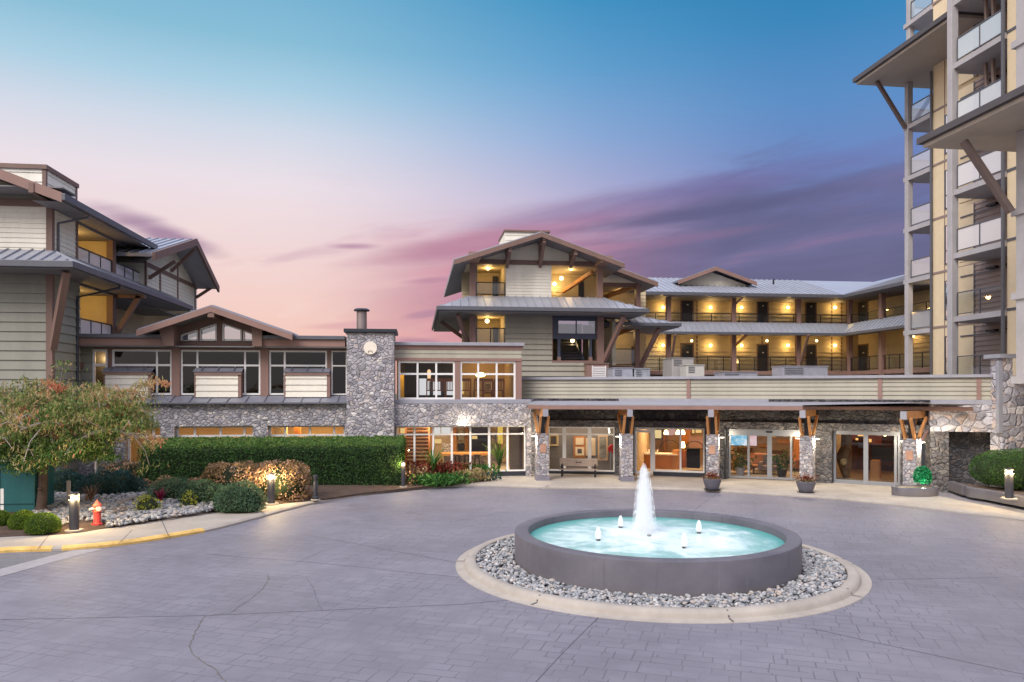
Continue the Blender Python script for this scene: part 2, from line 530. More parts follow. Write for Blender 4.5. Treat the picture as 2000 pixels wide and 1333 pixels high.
M_GLASSF = skysheenmat('far_balcony_glass', .42, .28)
M_WOOD = mat('fir_timber', (.50, .235, .085), .5, var=.2, nscale=3, streak=True)
M_WOODD = mat('dark_timber', (.10, .05, .03), .5, var=.2)
M_CONC = mat('pale_concrete', (.42, .385, .34), .85, var=.12, nscale=1.2, bump=.15, bscale=60)
M_TCOL = mat('tower_concrete', (.42, .40, .41), .8, var=.09, nscale=1.0)
M_TPAN = mat('yellow_panel', (.80, .645, .43), .6, var=.04)
M_TBRN = mat('brown_siding', (.30, .225, .20), .6, var=.08)
M_TSOF = mat('tower_soffit', (.46, .40, .345), .7, var=.08, nscale=.6)
M_GLOBE = emit('lamp_globe', (1, .70, .28), 9.0)
M_GLOBEW = emit('lamp_warm_white', (1, .86, .60), 11.0)
M_WARMW = mat('warm_plaster', (.62, .50, .36), .7, var=.05)
M_CEIL = mat('pale_ceiling', (.55, .46, .36), .7, var=.04)
M_FLOORI = mat('interior_floor', (.30, .20, .12), .4, var=.15)
M_ORANGE = mat('orange_cabinet_wood', (.48, .19, .05), .4, var=.15, streak=True)
M_CHAIRW = mat('red_brown_chair_wood', (.26, .085, .03), .4, var=.15)
M_CAP = mat('grey_cap', (.30, .30, .34), .5, var=.08)
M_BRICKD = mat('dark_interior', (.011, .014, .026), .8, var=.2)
# ------------------------------------------------------------------ shared building pieces
def window(par, sg, u0, u1, v0, v1, vs=(), hs=(), fw=.06, m=None, g=None, off=0.0, dep=.08, name='window'):
    m = m or M_WHITE; g = g or M_GLASS
    s0, s1 = sg.S(u0), sg.S(u1); z0, z1 = sg.Z(v1), sg.Z(v0)
    b = MB()
    b.wall(sg, s0, s1, z0, z0 + fw, off, off - dep); b.wall(sg, s0, s1, z1 - fw, z1, off, off - dep)
    b.wall(sg, s0, s0 + fw, z0 + fw, z1 - fw, off, off - dep); b.wall(sg, s1 - fw, s1, z0 + fw, z1 - fw, off, off - dep)
    for u in vs:
        w = fw
        if isinstance(u, tuple): u, w = u
        c = sg.S(u); b.wall(sg, c - w / 2, c + w / 2, z0 + fw, z1 - fw, off - .003, off - dep + .003)
    for v in hs:
        a0, a1 = s0, s1
        if isinstance(v, tuple): v, ua, ub = v; a0, a1 = sg.S(ua), sg.S(ub)
        c = sg.Z(v); b.wall(sg, a0 + .01, a1 - .01, c - fw / 2, c + fw / 2, off - .006, off - dep + .006)
    o = b.build(name, m, par)
    MB().poly(sg.pt(s0 + .02, z0 + .02, off - dep / 2), sg.pt(s1 - .02, z0 + .02, off - dep / 2), sg.pt(s1 - .02, z1 - .02, off - dep / 2), sg.pt(s0 + .02, z1 - .02, off - dep / 2)).build('pane', g, o)
    return o
def room(par, sg, s0, s1, z0, z1, dep, wall=None, floor=None, ceil=None, off=-.12, back=None):
    wall = wall or M_WARMW
    b = MB(); b.wall(sg, s0 - .1, s1 + .1, z0, z1, -dep, -dep - .1)
    b.build('interior_back_wall', back or wall, par)
    b = MB(); b.wall(sg, s0 - .1, s0, z0, z1, off, -dep + .005); b.wall(sg, s1, s1 + .1, z0, z1, off, -dep + .005); b.build('interior_side_wall', wall, par)
    b = MB(); b.wall(sg, s0, s1, z0 - .1, z0 - .004, off, -dep + .005); b.build('interior_floor', floor or M_FLOORI, par)
    b = MB(); b.wall(sg, s0, s1, z1 + .004, z1 + .1, off, -dep + .005); b.build('interior_ceiling', ceil or M_CEIL, par)
def seam(mb, a, b, c, d, th=.10, sp=.45, rib=.06):
    """metal roof panel: a-b along the eave, d-c along the top, with standing seams up the slope"""
    a, b, c, d = map(Vector, (a, b, c, d))
    n = (b - a).cross(d - a).normalized()
    if n.z < 0: n = -n
    mb.prism([a, b, c, d], -n * th)
    L = (b - a).length; e = (b - a).normalized()
    td = (d - a).dot(e); tc = (c - a).dot(e)
    k_ = max(1, int(round(L / sp)))
    # ribs run perpendicular to the eave, clipped by the hips
    up = ((d - a) - e * td); H = up.length; up = up / H
    x = L / k_ / 2
    while x < L:
        top = 1.0
        if x < td: top = min(top, x / td) if td > 0 else top
        if x > tc: top = min(top, (L - x) / (L - tc)) if L > tc else top
        if top > .06:
            p0 = a + e * x; p1 = p0 + up * H * top
            mb.bar(p0 + n * rib / 2, p1 + n * rib / 2, .03, rib, n)
        x += L / k_
    return mb
def globe(par, p, r=.11, power=40, col=(1, .68, .30), m=None, name='wall_lamp'):
    o = MB().ball(p, r, 6).build(name, m or M_GLOBE, par, smooth=True)
    o.visible_shadow = True
    return o
def glow(par, p, power, col=(1, .66, .27), r=.15):
    return lamp(p, power, col, r, par)
def railing(par, pts, z0, h=1.05, glass=True, sp=1.2, m=None, g=None, name='railing', gb=.1):
    """metal posts and top rail along plan points, with glass panels as a child"""
    b = MB(); gl = MB()
    for a, c in zip(pts[:-1], pts[1:]):
        a = Vector((a[0], a[1], z0)); c = Vector((c[0], c[1], z0)); L = (c - a).length; n = max(1, round(L / sp))
        b.bar(a + Vector((0, 0, h)), c + Vector((0, 0, h)), .06, .05); b.bar(a + Vector((0, 0, gb)), c + Vector((0, 0, gb)), .04, .04)
        for i in range(n + 1):
            p = a.lerp(c, i / n); b.bar(p, p + Vector((0, 0, h - .03)), .05, .05, (1, 0, 0))
        d = (c - a).normalized() * .03
        gl.poly(a + d + Vector((0, 0, gb + .02)), c - d + Vector((0, 0, gb + .02)), c - d + Vector((0, 0, h - .04)), a + d + Vector((0, 0, h - .04)))
    o = b.build(name, m or M_BLACKM, par)
    if glass: gl.build('glass_panel', g or M_GLASSR, o)
    return o

# ------------------------------------------------------------------ left guest block (three storeys, siding)
LZE = 8.79
lc = G(139, 512, LZE)                              # lower eave corner
LX, LY = lc.x - 1.35, lc.y + 1.45                  # wall corner
LB = thing('guest_building', 'three storey cream and olive siding building at the left edge, behind the autumn tree', 'building', (LX - 6, LY + 5, 0))
LF = YS(LY, 50); LS = XS(LX, 120)
sL = LX - 16 + 60                                  # s of the far left end on the front plane
sC = LX + 60
zsk = LF.Z(489, 92)                                # top of the skirt roof
ztie0, ztie1 = LF.Z(404, 60), LF.Z(391, 60)
MB().siding(LF, [(sL, 0), (sC, 0), (sC, LZE + .3), (sL, LZE + .3)], .37, lap=.05).wall(LF, sL, sC - .02, 0, LZE + .3, -.02, -.3).build('front_wall', M_OLIVE, LB)
MB().siding(LF, [(sL, zsk - .3), (sC, zsk - .3), (sC, ztie0), (sL, ztie0)], .19).wall(LF, sL, sC - .02, LZE + .31, ztie1, -.02, -.3).build('upper_front_wall', M_CREAM, LB)
yb = LS.P(155).y
MB().siding(LS, [(LY, 0), (yb, 0), (yb, LZE + .1), (LY, LZE + .1)], .37, lap=.05).wall(LS, LY + .02, yb, 0, LZE + .1, -.02, -.3).build('side_wall', M_OLIVE, LB)
y1, y2, y3, y4 = (LS.P(u).y for u in (148, 219, 226, 278))
zue = XS(lc.x - .35).Z(392, 119)                   # underside of the upper eave
MB().siding(LS, [(LY, zsk - .25), (y1, zsk - .25), (y1, zue + .1), (LY, zue + .1)], .19).wall(LS, LY + .02, y1, zsk - .4, zue + .3, -.02, -.3).build('upper_side_wall', M_CREAM, LB)
b = MB()
b.box(LX - .16, LX + .06, LY - .06, LY + .16, zsk - .1, ztie0)
b.box(LX - .16, LX + .07, LY - .07, LY + .16, 0, LZE - .2)
b.box(LX - 16, LX + .08, LY - .10, LY - .005, ztie0, ztie1)
b.wall(LS, y1 - .05, y1 + .12, zsk - .3, zue + .1, .05, -.25)
b.build('corner_trim', M_TRIM, LB)
# balcony bays on the side wall: back wall lit from inside, post, soffit
y5 = y4 + 6
zf2, zf3 = 5.2, zsk - .30
b = MB().siding(XS(LX - 2.0), [(y1, zf3), (y5, zf3), (y5, zue + .3), (y1, zue + .3)], .22).siding(XS(LX - 2.0), [(yb - 1, zf2), (y5, zf2), (y5, LZE), (yb - 1, LZE)], .22)
b.box(LX - 2.3, LX - 2.02, yb - 1, y5 + 8, 0, zue + .6)
b.build('balcony_back_wall', M_GALL, LB)
b = MB().box(LX - 2.0, LX, y1 + .01, y5 + 6, zf3 - .25, zf3 - .02).box(LX - 2.0, LX, yb + .01, y5 + 6, zf2 - .25, zf2)
b.box(LX - 2.0, LX - .02, y1, y4 + .3, zue + .02, zue + .25); b.build('balcony_floor', M_TRIM, LB)
MB().box(LX - 2.0, LX - .02, y1 + .02, y5, zue - .06, zue + .015).box(LX - 2.0, LX - .02, yb + .02, y5, LZE - .35, LZE - .28).build('balcony_ceiling', M_SOFF, LB)
MB().box(LX - 2.0, LX - .1, y3 - .2, y3, zf3, zue - .07).box(LX - 2.0, LX - .1, y3 - .2, y3, zf2, LZE - .36).build('balcony_divider', M_GALL, LB)
for z0_, z1_ in ((zf3, zue + .05), (zf2, LZE - .2)):
    MB().box(LX - .25, LX + .03, y2, y3 - .03, z0_, z1_).build('post', M_TRIM, LB)
railing(LB, [(LX - .03, y1 + .15), (LX - .03, y2 - .05)], zf3 - .1, 1.0, sp=1.1, g=M_GLASST)
railing(LB, [(LX - .03, y3 + .05), (LX - .03, y4 - .1)], zf3 - .1, 1.0, sp=1.1, g=M_GLASST)
railing(LB, [(LX - .03, yb + .1), (LX - .03, y2 - .05)], zf2 + .6, 1.25, sp=1.1, g=M_GLASST)
railing(LB, [(LX - .03, y3 + .05), (LX - .03, y5)], zf2, 1.15, sp=1.1)
glow(LB, (LX - 1.1, (y1 + y2) / 2, zue - .6), 70, (1, .60, .16)); glow(LB, (LX - 1.1, (yb + y2) / 2, LZE - .9), 62, (1, .60, .16))
# far cream bay under the cross gable
BG = XS(LX + .25, 330)
ya, yz = BG.P(283).y, BG.P(384).y
zt = BG.Z(600, 345)
zg = XS(lc.x + .3).Z(496, 302)
b = MB().siding(BG, [(ya, zsk - .6), (yz, zsk - .6), (yz, zg - .1), (ya, zg - .1)], .19)
ym = XS(lc.x + .3).P(383).y; zap = XS(lc.x + .3).Z(468, 383)
ye0, ye1 = XS(lc.x + .3).P(300).y, XS(lc.x + .3).P(427).y
b.siding(BG, [(ya, zg + .05), (yz, zg + .05), (ym, zap - .25)], .19)
b.box(LX - 4, LX + .23, ya, yz, zsk - .6, zg).prism([(LX + .23, ya, zg), (LX + .23, yz, zg), (LX + .23, ym, zap - .2)], (-4, 0, 0))
b.build('gable_wall', M_CREAM, LB)
b = MB()
for u in (284, 311.5, 346, 380): 
    y_ = BG.P(u).y; b.wall(BG, y_ - .08, y_ + .08, zsk - .6, zg + (.9 if u == 346 else .1), .06, -.02)
b.wall(BG, ya, yz, zg - .14, zg + .08, .07, -.02); b.build('gable_trim', M_TRIM, LB)
b = MB()
gx = lc.x + .3
n_ = Vector((0, ye1 - ym, 0))
for (ye, s_) in ((ye0, 1), (ye1, -1)):
    seam(b, (gx, ye, zg), (gx - 9, ye, zg), (gx - 9, ym, zap), (gx, ym, zap), .16)
b.build('gable_roof', M_ROOF, LB)
b = MB()
for ye in (ye0, ye1):
    b.prism([(gx + .06, ye, zg - .34), (gx + .06, ym, zap - .34), (gx + .06, ym, zap + .05), (gx + .06, ye, zg + .05)], (-.12, 0, 0))
b.build('gable_fascia', M_TRIM, LB)
for y_, dz_ in ((ya + .5, .55), (ym, .0), (yz - .3, .9)):
    MB().bar((LX + .3, y_, zg - .7 if y_ != ym else zg + .2), (gx - .05, y_, zg + (0.2 if y_ != ym else 1.5)), .16, .16).build('brace', M_TRIM, LB)
# skirt roof between the storeys
xo = lc.x; yo = lc.y; yfar = XS(lc.x).P(373).y
b = MB()
seam(b, (LX - 16, yo, LZE), (xo, yo, LZE), (LX, LY - .02, zsk), (LX - 16, LY - .02, zsk))
seam(b, (xo, yo, LZE), (xo, yfar, LZE), (LX + .02, yfar, zsk), (LX + .02, LY, zsk))
b.build('skirt_roof', M_ROOF, LB)
MB().box(LX - 16, xo + .12, yo - .13, yo - .01, LZE - .22, LZE + .03).box(xo + .01, xo + .13, yo - .008, yfar, LZE - .22, LZE + .03).build('gutter', M_GUT, LB, bevel=.02)
MB().box(LX - 16, xo - .02, yo + .02, LY - .03, LZE - .27, LZE - .2).box(LX + .03, xo - .02, LY - .028, yfar, LZE - .27, LZE - .2).build('soffit', M_SOFF, LB)
# main roof, upper eave to the right, gable towards the camera
xe = lc.x - .35; yr = LY - 1.35
ra = YS(yr).at(119, 388); rb = YS(yr).at(0, 343)
sl = (rb.z - ra.z) / (ra.x - rb.x)
yend = XS(xe).P(303).y
b = MB(); w_ = 9.0
seam(b, (xe, yr, zue + .25), (xe, yend, zue + .25), (xe - w_, yend, zue + .25 + sl * w_), (xe - w_, yr, zue + .25 + sl * w_), .12)
b.build('main_roof', M_ROOF, LB)
MB().prism([(xe, yr - .06, zue - .05), (xe - w_, yr - .06, zue - .05 + sl * w_), (xe - w_, yr - .06, zue + .32 + sl * w_), (xe, yr - .06, zue + .32)], (0, .1, 0)).build('rake_fascia', M_TRIMP, LB)
MB().box(xe + .01, xe + .14, yr - .1, yend, zue + .02, zue + .28).build('upper_gutter', M_GUT, LB, bevel=.02)
MB().poly((xe, yr + .05, zue), (xe, yend, zue), (LX - .1, yend, zue + .02), (LX - .1, yr + .05, zue + .02)).box(xe - w_, xe - .02, yr + .045, LY - .06, zue + .5, zue + .55).prism([(xe - .02, yr + .05, zue - .02), (xe - w_, yr + .05, zue - .02 + sl * w_), (xe - w_, yr + .05, zue + .06 + sl * w_), (xe - .02, yr + .05, zue + .06)], (0, LY - yr - .1, 0)).build('upper_soffit', M_SOFF, LB)
MB().siding(LF, [(sL, ztie1), (sC, ztie1), (xe - 1.2 + 60, zue + .1 + sl * .9), (xe - w_ + 60, zue + sl * w_), (sL, zue + sl * w_)], .19, off=-.02).build('front_gable_siding', M_TAN, LB)
MB().box(YS(yr).at(58, 380).x, YS(yr).at(68, 380).x, yr - .1, LY, LF.Z(394, 60), LF.Z(376, 60)).build('purlin_end', M_TRIM, LB)
# flat-topped box above the roof
BY = 37.0; BF = YS(BY, 60); bx = BF.P(88).x; bz = BF.Z(322, 60)
BSx = XS(bx, 120); bye = BSx.P(148).y
MB().siding(BF, [(sL, 11), (bx + 60, 11), (bx + 60, bz - .2), (sL, bz - .2)], .42, lap=.04).siding(BSx, [(BY, 11), (bye, 11), (bye, bz - .2), (BY, bz - .2)], .42, lap=.04).box(LX - 14, bx - .03, BY + .03, bye, 11, bz - .2).build('roof_box', M_CREAM, LB)
MB().box(LX - 14, bx + .12, BY - .12, bye + .1, bz - .2, bz).box(bx - .1, bx + .06, BY - .06, BY + .1, 11, bz - .2).box(bx - .1, bx + .06, bye - .1, bye + .06, 11, bz - .2).build('roof_box_trim', M_TRIM, LB)
# timber braces and downpipes
MB().bar((LX + .12, LY - .14, LF.Z(682, 97)), (xo - .3, yo + .3, LZE - .33), .24, .26).build('brace', M_TRIM, LB)
MB().bar((LX + .05, y3 - .1, LS.Z(653, 222)), (xo - .25, y3 - .1, LZE - .33), .2, .22).bar((LX - .3, y3 - .1, LZE - .35), (xo + .02, y3 - .1, LZE - .35), .2, .16).build('brace', M_TRIM, LB)
MB().tube([(LX + .07, LS.P(148).y, 1.2), (LX + .07, LS.P(148).y, LZE - .9), (xo + .02, LS.P(168).y, LZE - .35), (xo + .04, LS.P(168).y, LZE - .15)], .055, 8).build('downpipe', M_PIPE, LB, True)
MB().tube([(LX + .07, LY + .45, zsk - .2), (LX + .07, LY + .45, zue - .45), (xe, LY + .9, zue - .1), (xe + .05, LY + .9, zue + .05)], .05, 8).build('downpipe', M_GUT, LB, True)

# ------------------------------------------------------------------ restaurant wing
RY = 34.5
RW = thing('restaurant_wing', 'single storey restaurant wing with brown low gable, white framed windows and field stone base', 'building', (-8.5, RY + 4, 0))
RS = YS(RY, 430)
rs = lambda u: RS.S(u)
# left end: return of olive siding and the lit tall window
MB().siding(RS, [(rs(128), 0), (rs(181), 0), (rs(181), RS.Z(680)), (rs(128), RS.Z(680))], .37, off=.05, lap=.05).wall(RS, rs(128), rs(181), 0, RS.Z(680), .03, -.2).build('end_wall', M_OLIVE, RW)
window(RW, RS, 181, 211, 684, 772, hs=(714,), fw=.10)
window(RW, RS, 219, 336.5, 684, 772, vs=((306.5, .08),), hs=(714,), fw=.09, g=M_GLASSD)
window(RW, RS, 353, 509, 684, 772, vs=(385.5, 478.5), hs=(714,), fw=.08, g=M_GLASSD)
window(RW, RS, 525.5, 639, 684, 772, vs=(556,), hs=(714,), fw=.08, g=M_GLASSD)
window(RW, RS, 647, 678, 684, 772, hs=(714,), fw=.06, g=M_GLASSD)
b = MB()
for u0, u1 in ((211, 219), (639, 647)): b.wpx(RS, u0, u1, 680, 774, .04, -.15)
b.wpx(RS, 181, 680, 678, 684, .02, -.15)
b.build('window_trim', M_TRIM, RW)
for u0, u1 in ((336.5, 352.5), (509.5, 525)):
    MB().wpx(RS, u0, u1, 678, 774, .10, -.2).build('post', M_TRIMP, RW)
# wainscot boxes with little roofs
for i, (r0, r1, b0, b1) in enumerate(((206, 302, 211, 294), (382, 476, 386.5, 468), (556.5, 646, 560, 640))):
    bx_ = MB().sidpx(RS, b0, b1, 733, 776, .27, .28, .045).wpx(RS, b0, b1, 733, 776, .27, -.05).build('window_box', M_CREAM, RW)
    MB().wpx(RS, r0 + 2, r1 - 1, 727.5, 733, .37, -.02).wpx(RS, b0 - 3, b0, 733.1, 776, .31, -.03).wpx(RS, b1, b1 + 6, 733.1, 776, .31, -.03).build('box_trim', M_TRIMP, bx_)
    z0_, z1_ = RS.Z(727.4), RS.Z(718)
    a0, a1 = RS.S(r0), RS.S(r1)
    seam(MB(), RS.pt(a0, z0_ + .03, .41), RS.pt(a1, z0_ + .03, .41), RS.pt(a1, z1_ - .02, .02), RS.pt(a0, z1_ - .02, .02), .05, .6).build('box_roof', M_ROOFD, bx_)
# roof band: gutter and fascia
fz0, fz1 = RS.Z(678), RS.Z(664.5)
MB().wall(RS, rs(152), rs(345), fz0, fz1, .75, -.3).wall(RS, rs(503), rs(677), fz0, fz1, .75, -.3).build('fascia', M_TRIMP, RW)
for u0, u1 in ((152, 330), (515, 677)): MB().wall(RS, rs(u0), rs(u1), fz1 + .003, fz1 + .17, .85, -.3).build('gutter', M_GUT, RW, bevel=.02)
MB().wall(RS, rs(152), rs(680), fz0 - .05, fz0 - .003, .72, -.1).build('soffit', M_SOFF, RW)
MB().wall(RS, rs(140), rs(680), fz0 + .01, fz1 + .06, -.31, -9).build('flat_roof', M_ROOFD, RW)
# central gable
GO = 1.5
GS = YS(RY - GO, 412)
ax, az_ = GS.S(412), GS.Z(597, 412)
e0, e1 = GS.S(267), GS.S(571)
ez0, ez1 = GS.Z(644, 267), GS.Z(652, 571)
b = MB()
L0 = GS.pt(e0, ez0); A0 = GS.pt(ax, az_); R0 = GS.pt(e1, ez1)
bk = Vector((0, 6.0, 0))
seam(b, L0, L0 + bk, A0 + bk, A0, .1); seam(b, R0, R0 + bk, A0 + bk, A0, .1)
b.build('gable_roof', M_ROOFD, RW)
th = GS.Z(643, 267) - GS.Z(656, 267)
b = MB()
for p in (L0, R0):
    b.prism([p + Vector((0, -.05, -.03)), A0 + Vector((0, -.05, -.03)), A0 + Vector((0, -.05, -th)), p + Vector((0, -.05, -th))], (0, .14, 0))
b.build('gable_fascia', M_TRIMP, RW)
MB().prism([L0 + Vector((.1, .1, -.11)), A0 + Vector((0, .1, -.11)), R0 + Vector((-.1, .1, -.11)), R0 + Vector((-.1, .1, -.17)), A0 + Vector((0, .1, -.18)), L0 + Vector((.1, .1, -.17))], (0, GO - .1, 0)).build('gable_soffit', M_SOFF, RW)
MB().wall(GS, ax - .13, ax + .13, GS.Z(620, 412), az_ - .2, .02, -GO).build('purlin_end', M_TRIM, RW)
for u0, u1, uu in ((322, 353, 0), (500, 520, 1)):
    MB().wpoly(RS, [(rs(u0), RS.Z(640)), (rs(u1), RS.Z(640)), (rs(u1), fz0 - .02), (rs(u0 + (12 if not uu else 2)), fz0 - .02)], .95, -.1).build('bracket', M_TRIM, RW)
# gable wall with four glazed lights
tz = lambda u, o=.42: min(L0.z + (A0.z - L0.z) * (RS.S(u) - e0) / (ax - e0), R0.z + (A0.z - R0.z) * (e1 - RS.S(u)) / (e1 - ax)) - o
b = MB()
zb_ = RS.Z(666.5)
lights = ((355, 385.5), (392, 422), (436, 471), (476.5, 501))
ends = [353] + [x for p in lights for x in p] + [503]
for i in range(0, len(ends), 2):
    u0, u1 = ends[i], ends[i + 1]
    b.wpoly(RS, [(rs(u0), zb_), (rs(u1), zb_), (rs(u1), tz(u1, .2)), (rs(u0), tz(u0, .2))], .0, -.15)
for u0, u1 in lights:
    b.wpoly(RS, [(rs(u0), tz(u0, .62)), (rs(u1), tz(u1, .62)), (rs(u1), tz(u1, .2)), (rs(u0), tz(u0, .2))], -.002, -.148)
b.wpx(RS, 353, 503, 666.6, 678, .03, -.15)
for u0, u1 in ((290, 353), (503, 545)):
    b.wpoly(RS, [(rs(u0), fz1 + .1), (rs(u1), fz1 + .1), (rs(u1), tz(u1, .22)), (rs(u0), tz(u0, .22))], -.01, -.15)
b.build('gable_wall', M_TRIM, RW)
for u0, u1 in lights:
    q4 = [(rs(u0), zb_), (rs(u1), zb_), (rs(u1), tz(u1, .6)), (rs(u0), tz(u0, .6))]
    fr = MB(); pp = [RS.pt(s_, z_, .0) for s_, z_ in q4]
    for i in range(4): fr.bar(pp[i], pp[(i + 1) % 4], .06, .06, (0, 1, 0))
    fr = fr.build('gable_window', M_WHITE, RW)
    MB().poly(*[RS.pt(s_, z_, -.06) for s_, z_ in q4]).build('pane', M_GLASSM, fr)
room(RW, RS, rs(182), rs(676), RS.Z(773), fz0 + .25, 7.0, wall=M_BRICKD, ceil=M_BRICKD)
MB().wall(RS, rs(212), rs(213.5), RS.Z(773), fz0, -.2, -4).build('partition', M_WARMW, RW)
glow(RW, RS.pt(rs(190), RS.Z(700), -1.4), 60, (1, .62, .25))
MB().wall(RS, rs(182.2), rs(211), RS.Z(705), RS.Z(700), -2.4, -2.6).build('interior_beam', M_WOOD, RW)
MB().ball(RS.pt(rs(196), RS.Z(757), -2.2), .12, 6, .7).build('interior_lamp', M_GLOBE, RW, True)
# metal ledge over the stone base
a0, a1 = rs(140), rs(680)
seam(MB(), RS.pt(a0, RS.Z(786), .85), RS.pt(a1, RS.Z(786), .85), RS.pt(a1, RS.Z(773.5), .05), RS.pt(a0, RS.Z(773.5), .05), .06, .75, .05).build('ledge_roof', M_ROOFD, RW)
MB().wall(RS, a0, a1, RS.Z(789), RS.Z(786) - .02, .87, .55).build('ledge_gutter', M_GUT, RW)
# stone base with window openings
zo, zt_ = RS.Z(831.5), RS.Z(787.5)
b = MB(); b.wall(RS, rs(140), rs(690), zo, zt_, .6, .15)
pc = [(140, 255), (322, 349), (500, 528), (676, 690)]
for u0, u1 in pc: b.wall(RS, rs(u0), rs(u1), 0, zo, .6, .15)
b.build('stone_wall', M_STONE, RW)
MB().wall(RS, rs(140), rs(690), -.05, .9, .5, .1).build('stone_sill', M_STONE, RW)
for u0, u1, vv in ((255, 322, (304,)), (349, 500, (384, 434, 480)), (528, 676, (559, 607, 654))):
    window(RW, RS, u0, u1, 831, 905, vs=vv, hs=(851,), fw=.09, off=.28, m=M_WHITE)
room(RW, RS, rs(150), rs(676), .3, 2.75, 4.5, wall=M_WARMW, off=.1)
MB().wall(RS, rs(528), rs(552), .3, 2.7, -1.0, -1.3).build('interior_panel', M_WARMW, RW)
MB().wall(RS, rs(568), rs(580), .3, 2.5, -.9, -1.2).build('interior_door', M_ORANGE, RW)
lamp(RS.pt(rs(300), 2.6, -2), 60, (1, .60, .26), .3, RW, 'AREA', size=(2, 2)); lamp(RS.pt(rs(430), 2.6, -2), 60, (1, .60, .26), .3, RW, 'AREA', size=(2, 2)); lamp(RS.pt(rs(600), 2.6, -1.5), 190, (1, .62, .22), .3, RW, 'AREA', size=(2, 2)); 

# ------------------------------------------------------------------ stone chimney between restaurant and lounge
CHY = 33.6
CS = YS(CHY, 725)
cx0, cx1 = CS.P(677).x, CS.P(770).x
ctz = CS.Z(650)
CH = thing('stone_chimney', 'broad field stone chimney with round cream disc and metal flue beside the lounge windows', 'chimney', ((cx0 + cx1) / 2, CHY + .9, 0))
MB().box(cx0, cx1, CHY, CHY + 1.9, -.05, ctz).build('stack', M_STONE, CH, bevel=.03)
MB().box(cx0 - .12, cx1 + .12, CHY - .14, CHY + 2.05, ctz + .002, ctz + .16).build('stone_cap', M_PIPE, CH, bevel=.02)
fx = CS.P(703.5).x; fr_ = (CS.P(714).x - CS.P(693.5).x) / 2
zf = CS.Z(606)
fl = MB().lathe([(0.001, ctz + .16), (fr_, ctz + .162), (fr_, zf), (fr_ * .6, zf + .002)], (fx, CHY + .9, 0), 20).build('flue', mat('flue_steel', (.30, .25, .24), .4, .5, .1), CH, True)
MB().lathe([(fr_ * .5, zf), (fr_ * 1.55, zf + .04), (fr_ * 1.58, zf + .09), (fr_ * 1.2, zf + .15), (.001, zf + .16)], (fx, CHY + .9, 0), 20).build('rain_cap', M_PIPE, fl, True)
dp = CS.at(723.5, 680, .03); dr = 12.7 / FPX * CS.t(723)
MB().tube([dp + Vector((0, .08, 0)), dp + Vector((0, -.04, 0))], dr, 28).build('round_disc', mat('cream_disc', (.80, .73, .62), .5, var=.05), CH)
b = MB()
for sgn in (-1, 1):
    b.tube([dp + Vector((x * sgn * dr, -.045, z * dr)) for x, z in ((.03, -.50), (.16, -.44), (.27, -.56), (.34, -.72))], dr * .05, 6)
b.build('disc_emblem', M_TRIM, CH, True)
# ------------------------------------------------------------------ lounge block right of the chimney
LG = thing('lounge_block', 'lounge block with white gridded windows over a stone wall, right of the chimney', 'building', (RS.P(900).x, RY + 3, 0))
QS = YS(RY, 900)
qs = QS.S
MB().sidpx(QS, 770, 1018, 683.5, 700, .2, .06).wpx(QS, 770, 1018, 683, 705.5, .05, -.2).build('parapet_siding', M_TAN, LG)
MB().wpx(QS, 770, 1021, 676, 683.4, .10, -.2).wpx(QS, 770, 1018.5, 700, 705.4, .09, -.2).wpx(QS, 888.5, 898.5, 705.5, 780.5, .06, -.15).wpx(QS, 1007, 1018.5, 705.5, 780.5, .06, -.6).build('window_trim', M_TRIMP, LG)
MB().wpx(QS, 768, 1023.6, 669.6, 676, .22, -.5).build('parapet_cap', M_CAP, LG, bevel=.02)
MB().wall(QS, qs(772), qs(1018), QS.Z(700), QS.Z(683), -.21, -7).build('flat_roof', M_ROOFD, LG)
window(LG, QS, 778, 888.5, 706, 780.5, vs=(815.5, 852), hs=(731,), fw=.085)
window(LG, QS, 898.5, 1007, 706, 780.5, vs=(934, 970), hs=(731,), fw=.085)
MB().wpx(QS, 766, 1036, 780.7, 788.5, .35, -.1).build('window_ledge', M_CAP, LG, bevel=.02)
zA, zB = QS.Z(780), QS.Z(706)
room(LG, QS, qs(779), qs(1008), zA - .05, zB + .3, 5.0, wall=mat('ochre_wall', (.58, .40, .20), .7, var=.04), ceil=M_WOODD)
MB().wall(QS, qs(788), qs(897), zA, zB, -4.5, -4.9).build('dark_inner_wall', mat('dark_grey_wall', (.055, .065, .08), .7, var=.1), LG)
for u0, u1, v0, v1 in ((819, 839, 740, 772), (846, 861, 746, 772), (872, 888, 746, 772)):
    MB().wpx(YS(RY + 4.4, 900), u0, u1, v0, v1, .0, -.05).build('far_window', emit('daylit_far_window', (.95, .93, .95), .75), LG)
MB().wpx(YS(RY + 1.5, 900), 780, 789, 733, 780, .0, -.3).build('yellow_column', mat('yellow_wall_paint', (.75, .48, .06), .6), LG)
MB().wpx(YS(RY + 4.85, 900), 900, 906, 741, 770, .0, -.1).build('bright_doorway', emit('lit_doorway', (1, .68, .25), .7), LG)
glow(LG, QS.pt(qs(955), zB - .35, -3.6), 34, (1, .62, .26)); glow(LG, QS.pt(qs(794), zB - .5, -.9), 16, (1, .66, .2)); glow(LG, QS.pt(qs(862), zB - .4, -2.6), 5, (1, .6, .3))
MB().ball(QS.pt(qs(951), QS.Z(729), -3.6), .26, 8, .45).build('ceiling_lamp', M_GLOBE, LG, True)
for i in range(3): MB().ball(YS(RY + 2.2, 900).at(838, 727 + i * 7), .09, 6, 1.4).build('pendant_shade', emit('dim_shade', (1, .62, .35), 1.2), LG, True)
pic = thing('framed_picture', 'framed picture with wide pale mat on the ochre wall upstairs in the lounge', 'picture', tuple(YS(RY + 4.9, 900).at(952, 755)))
PS = YS(RY + 4.98, 950)
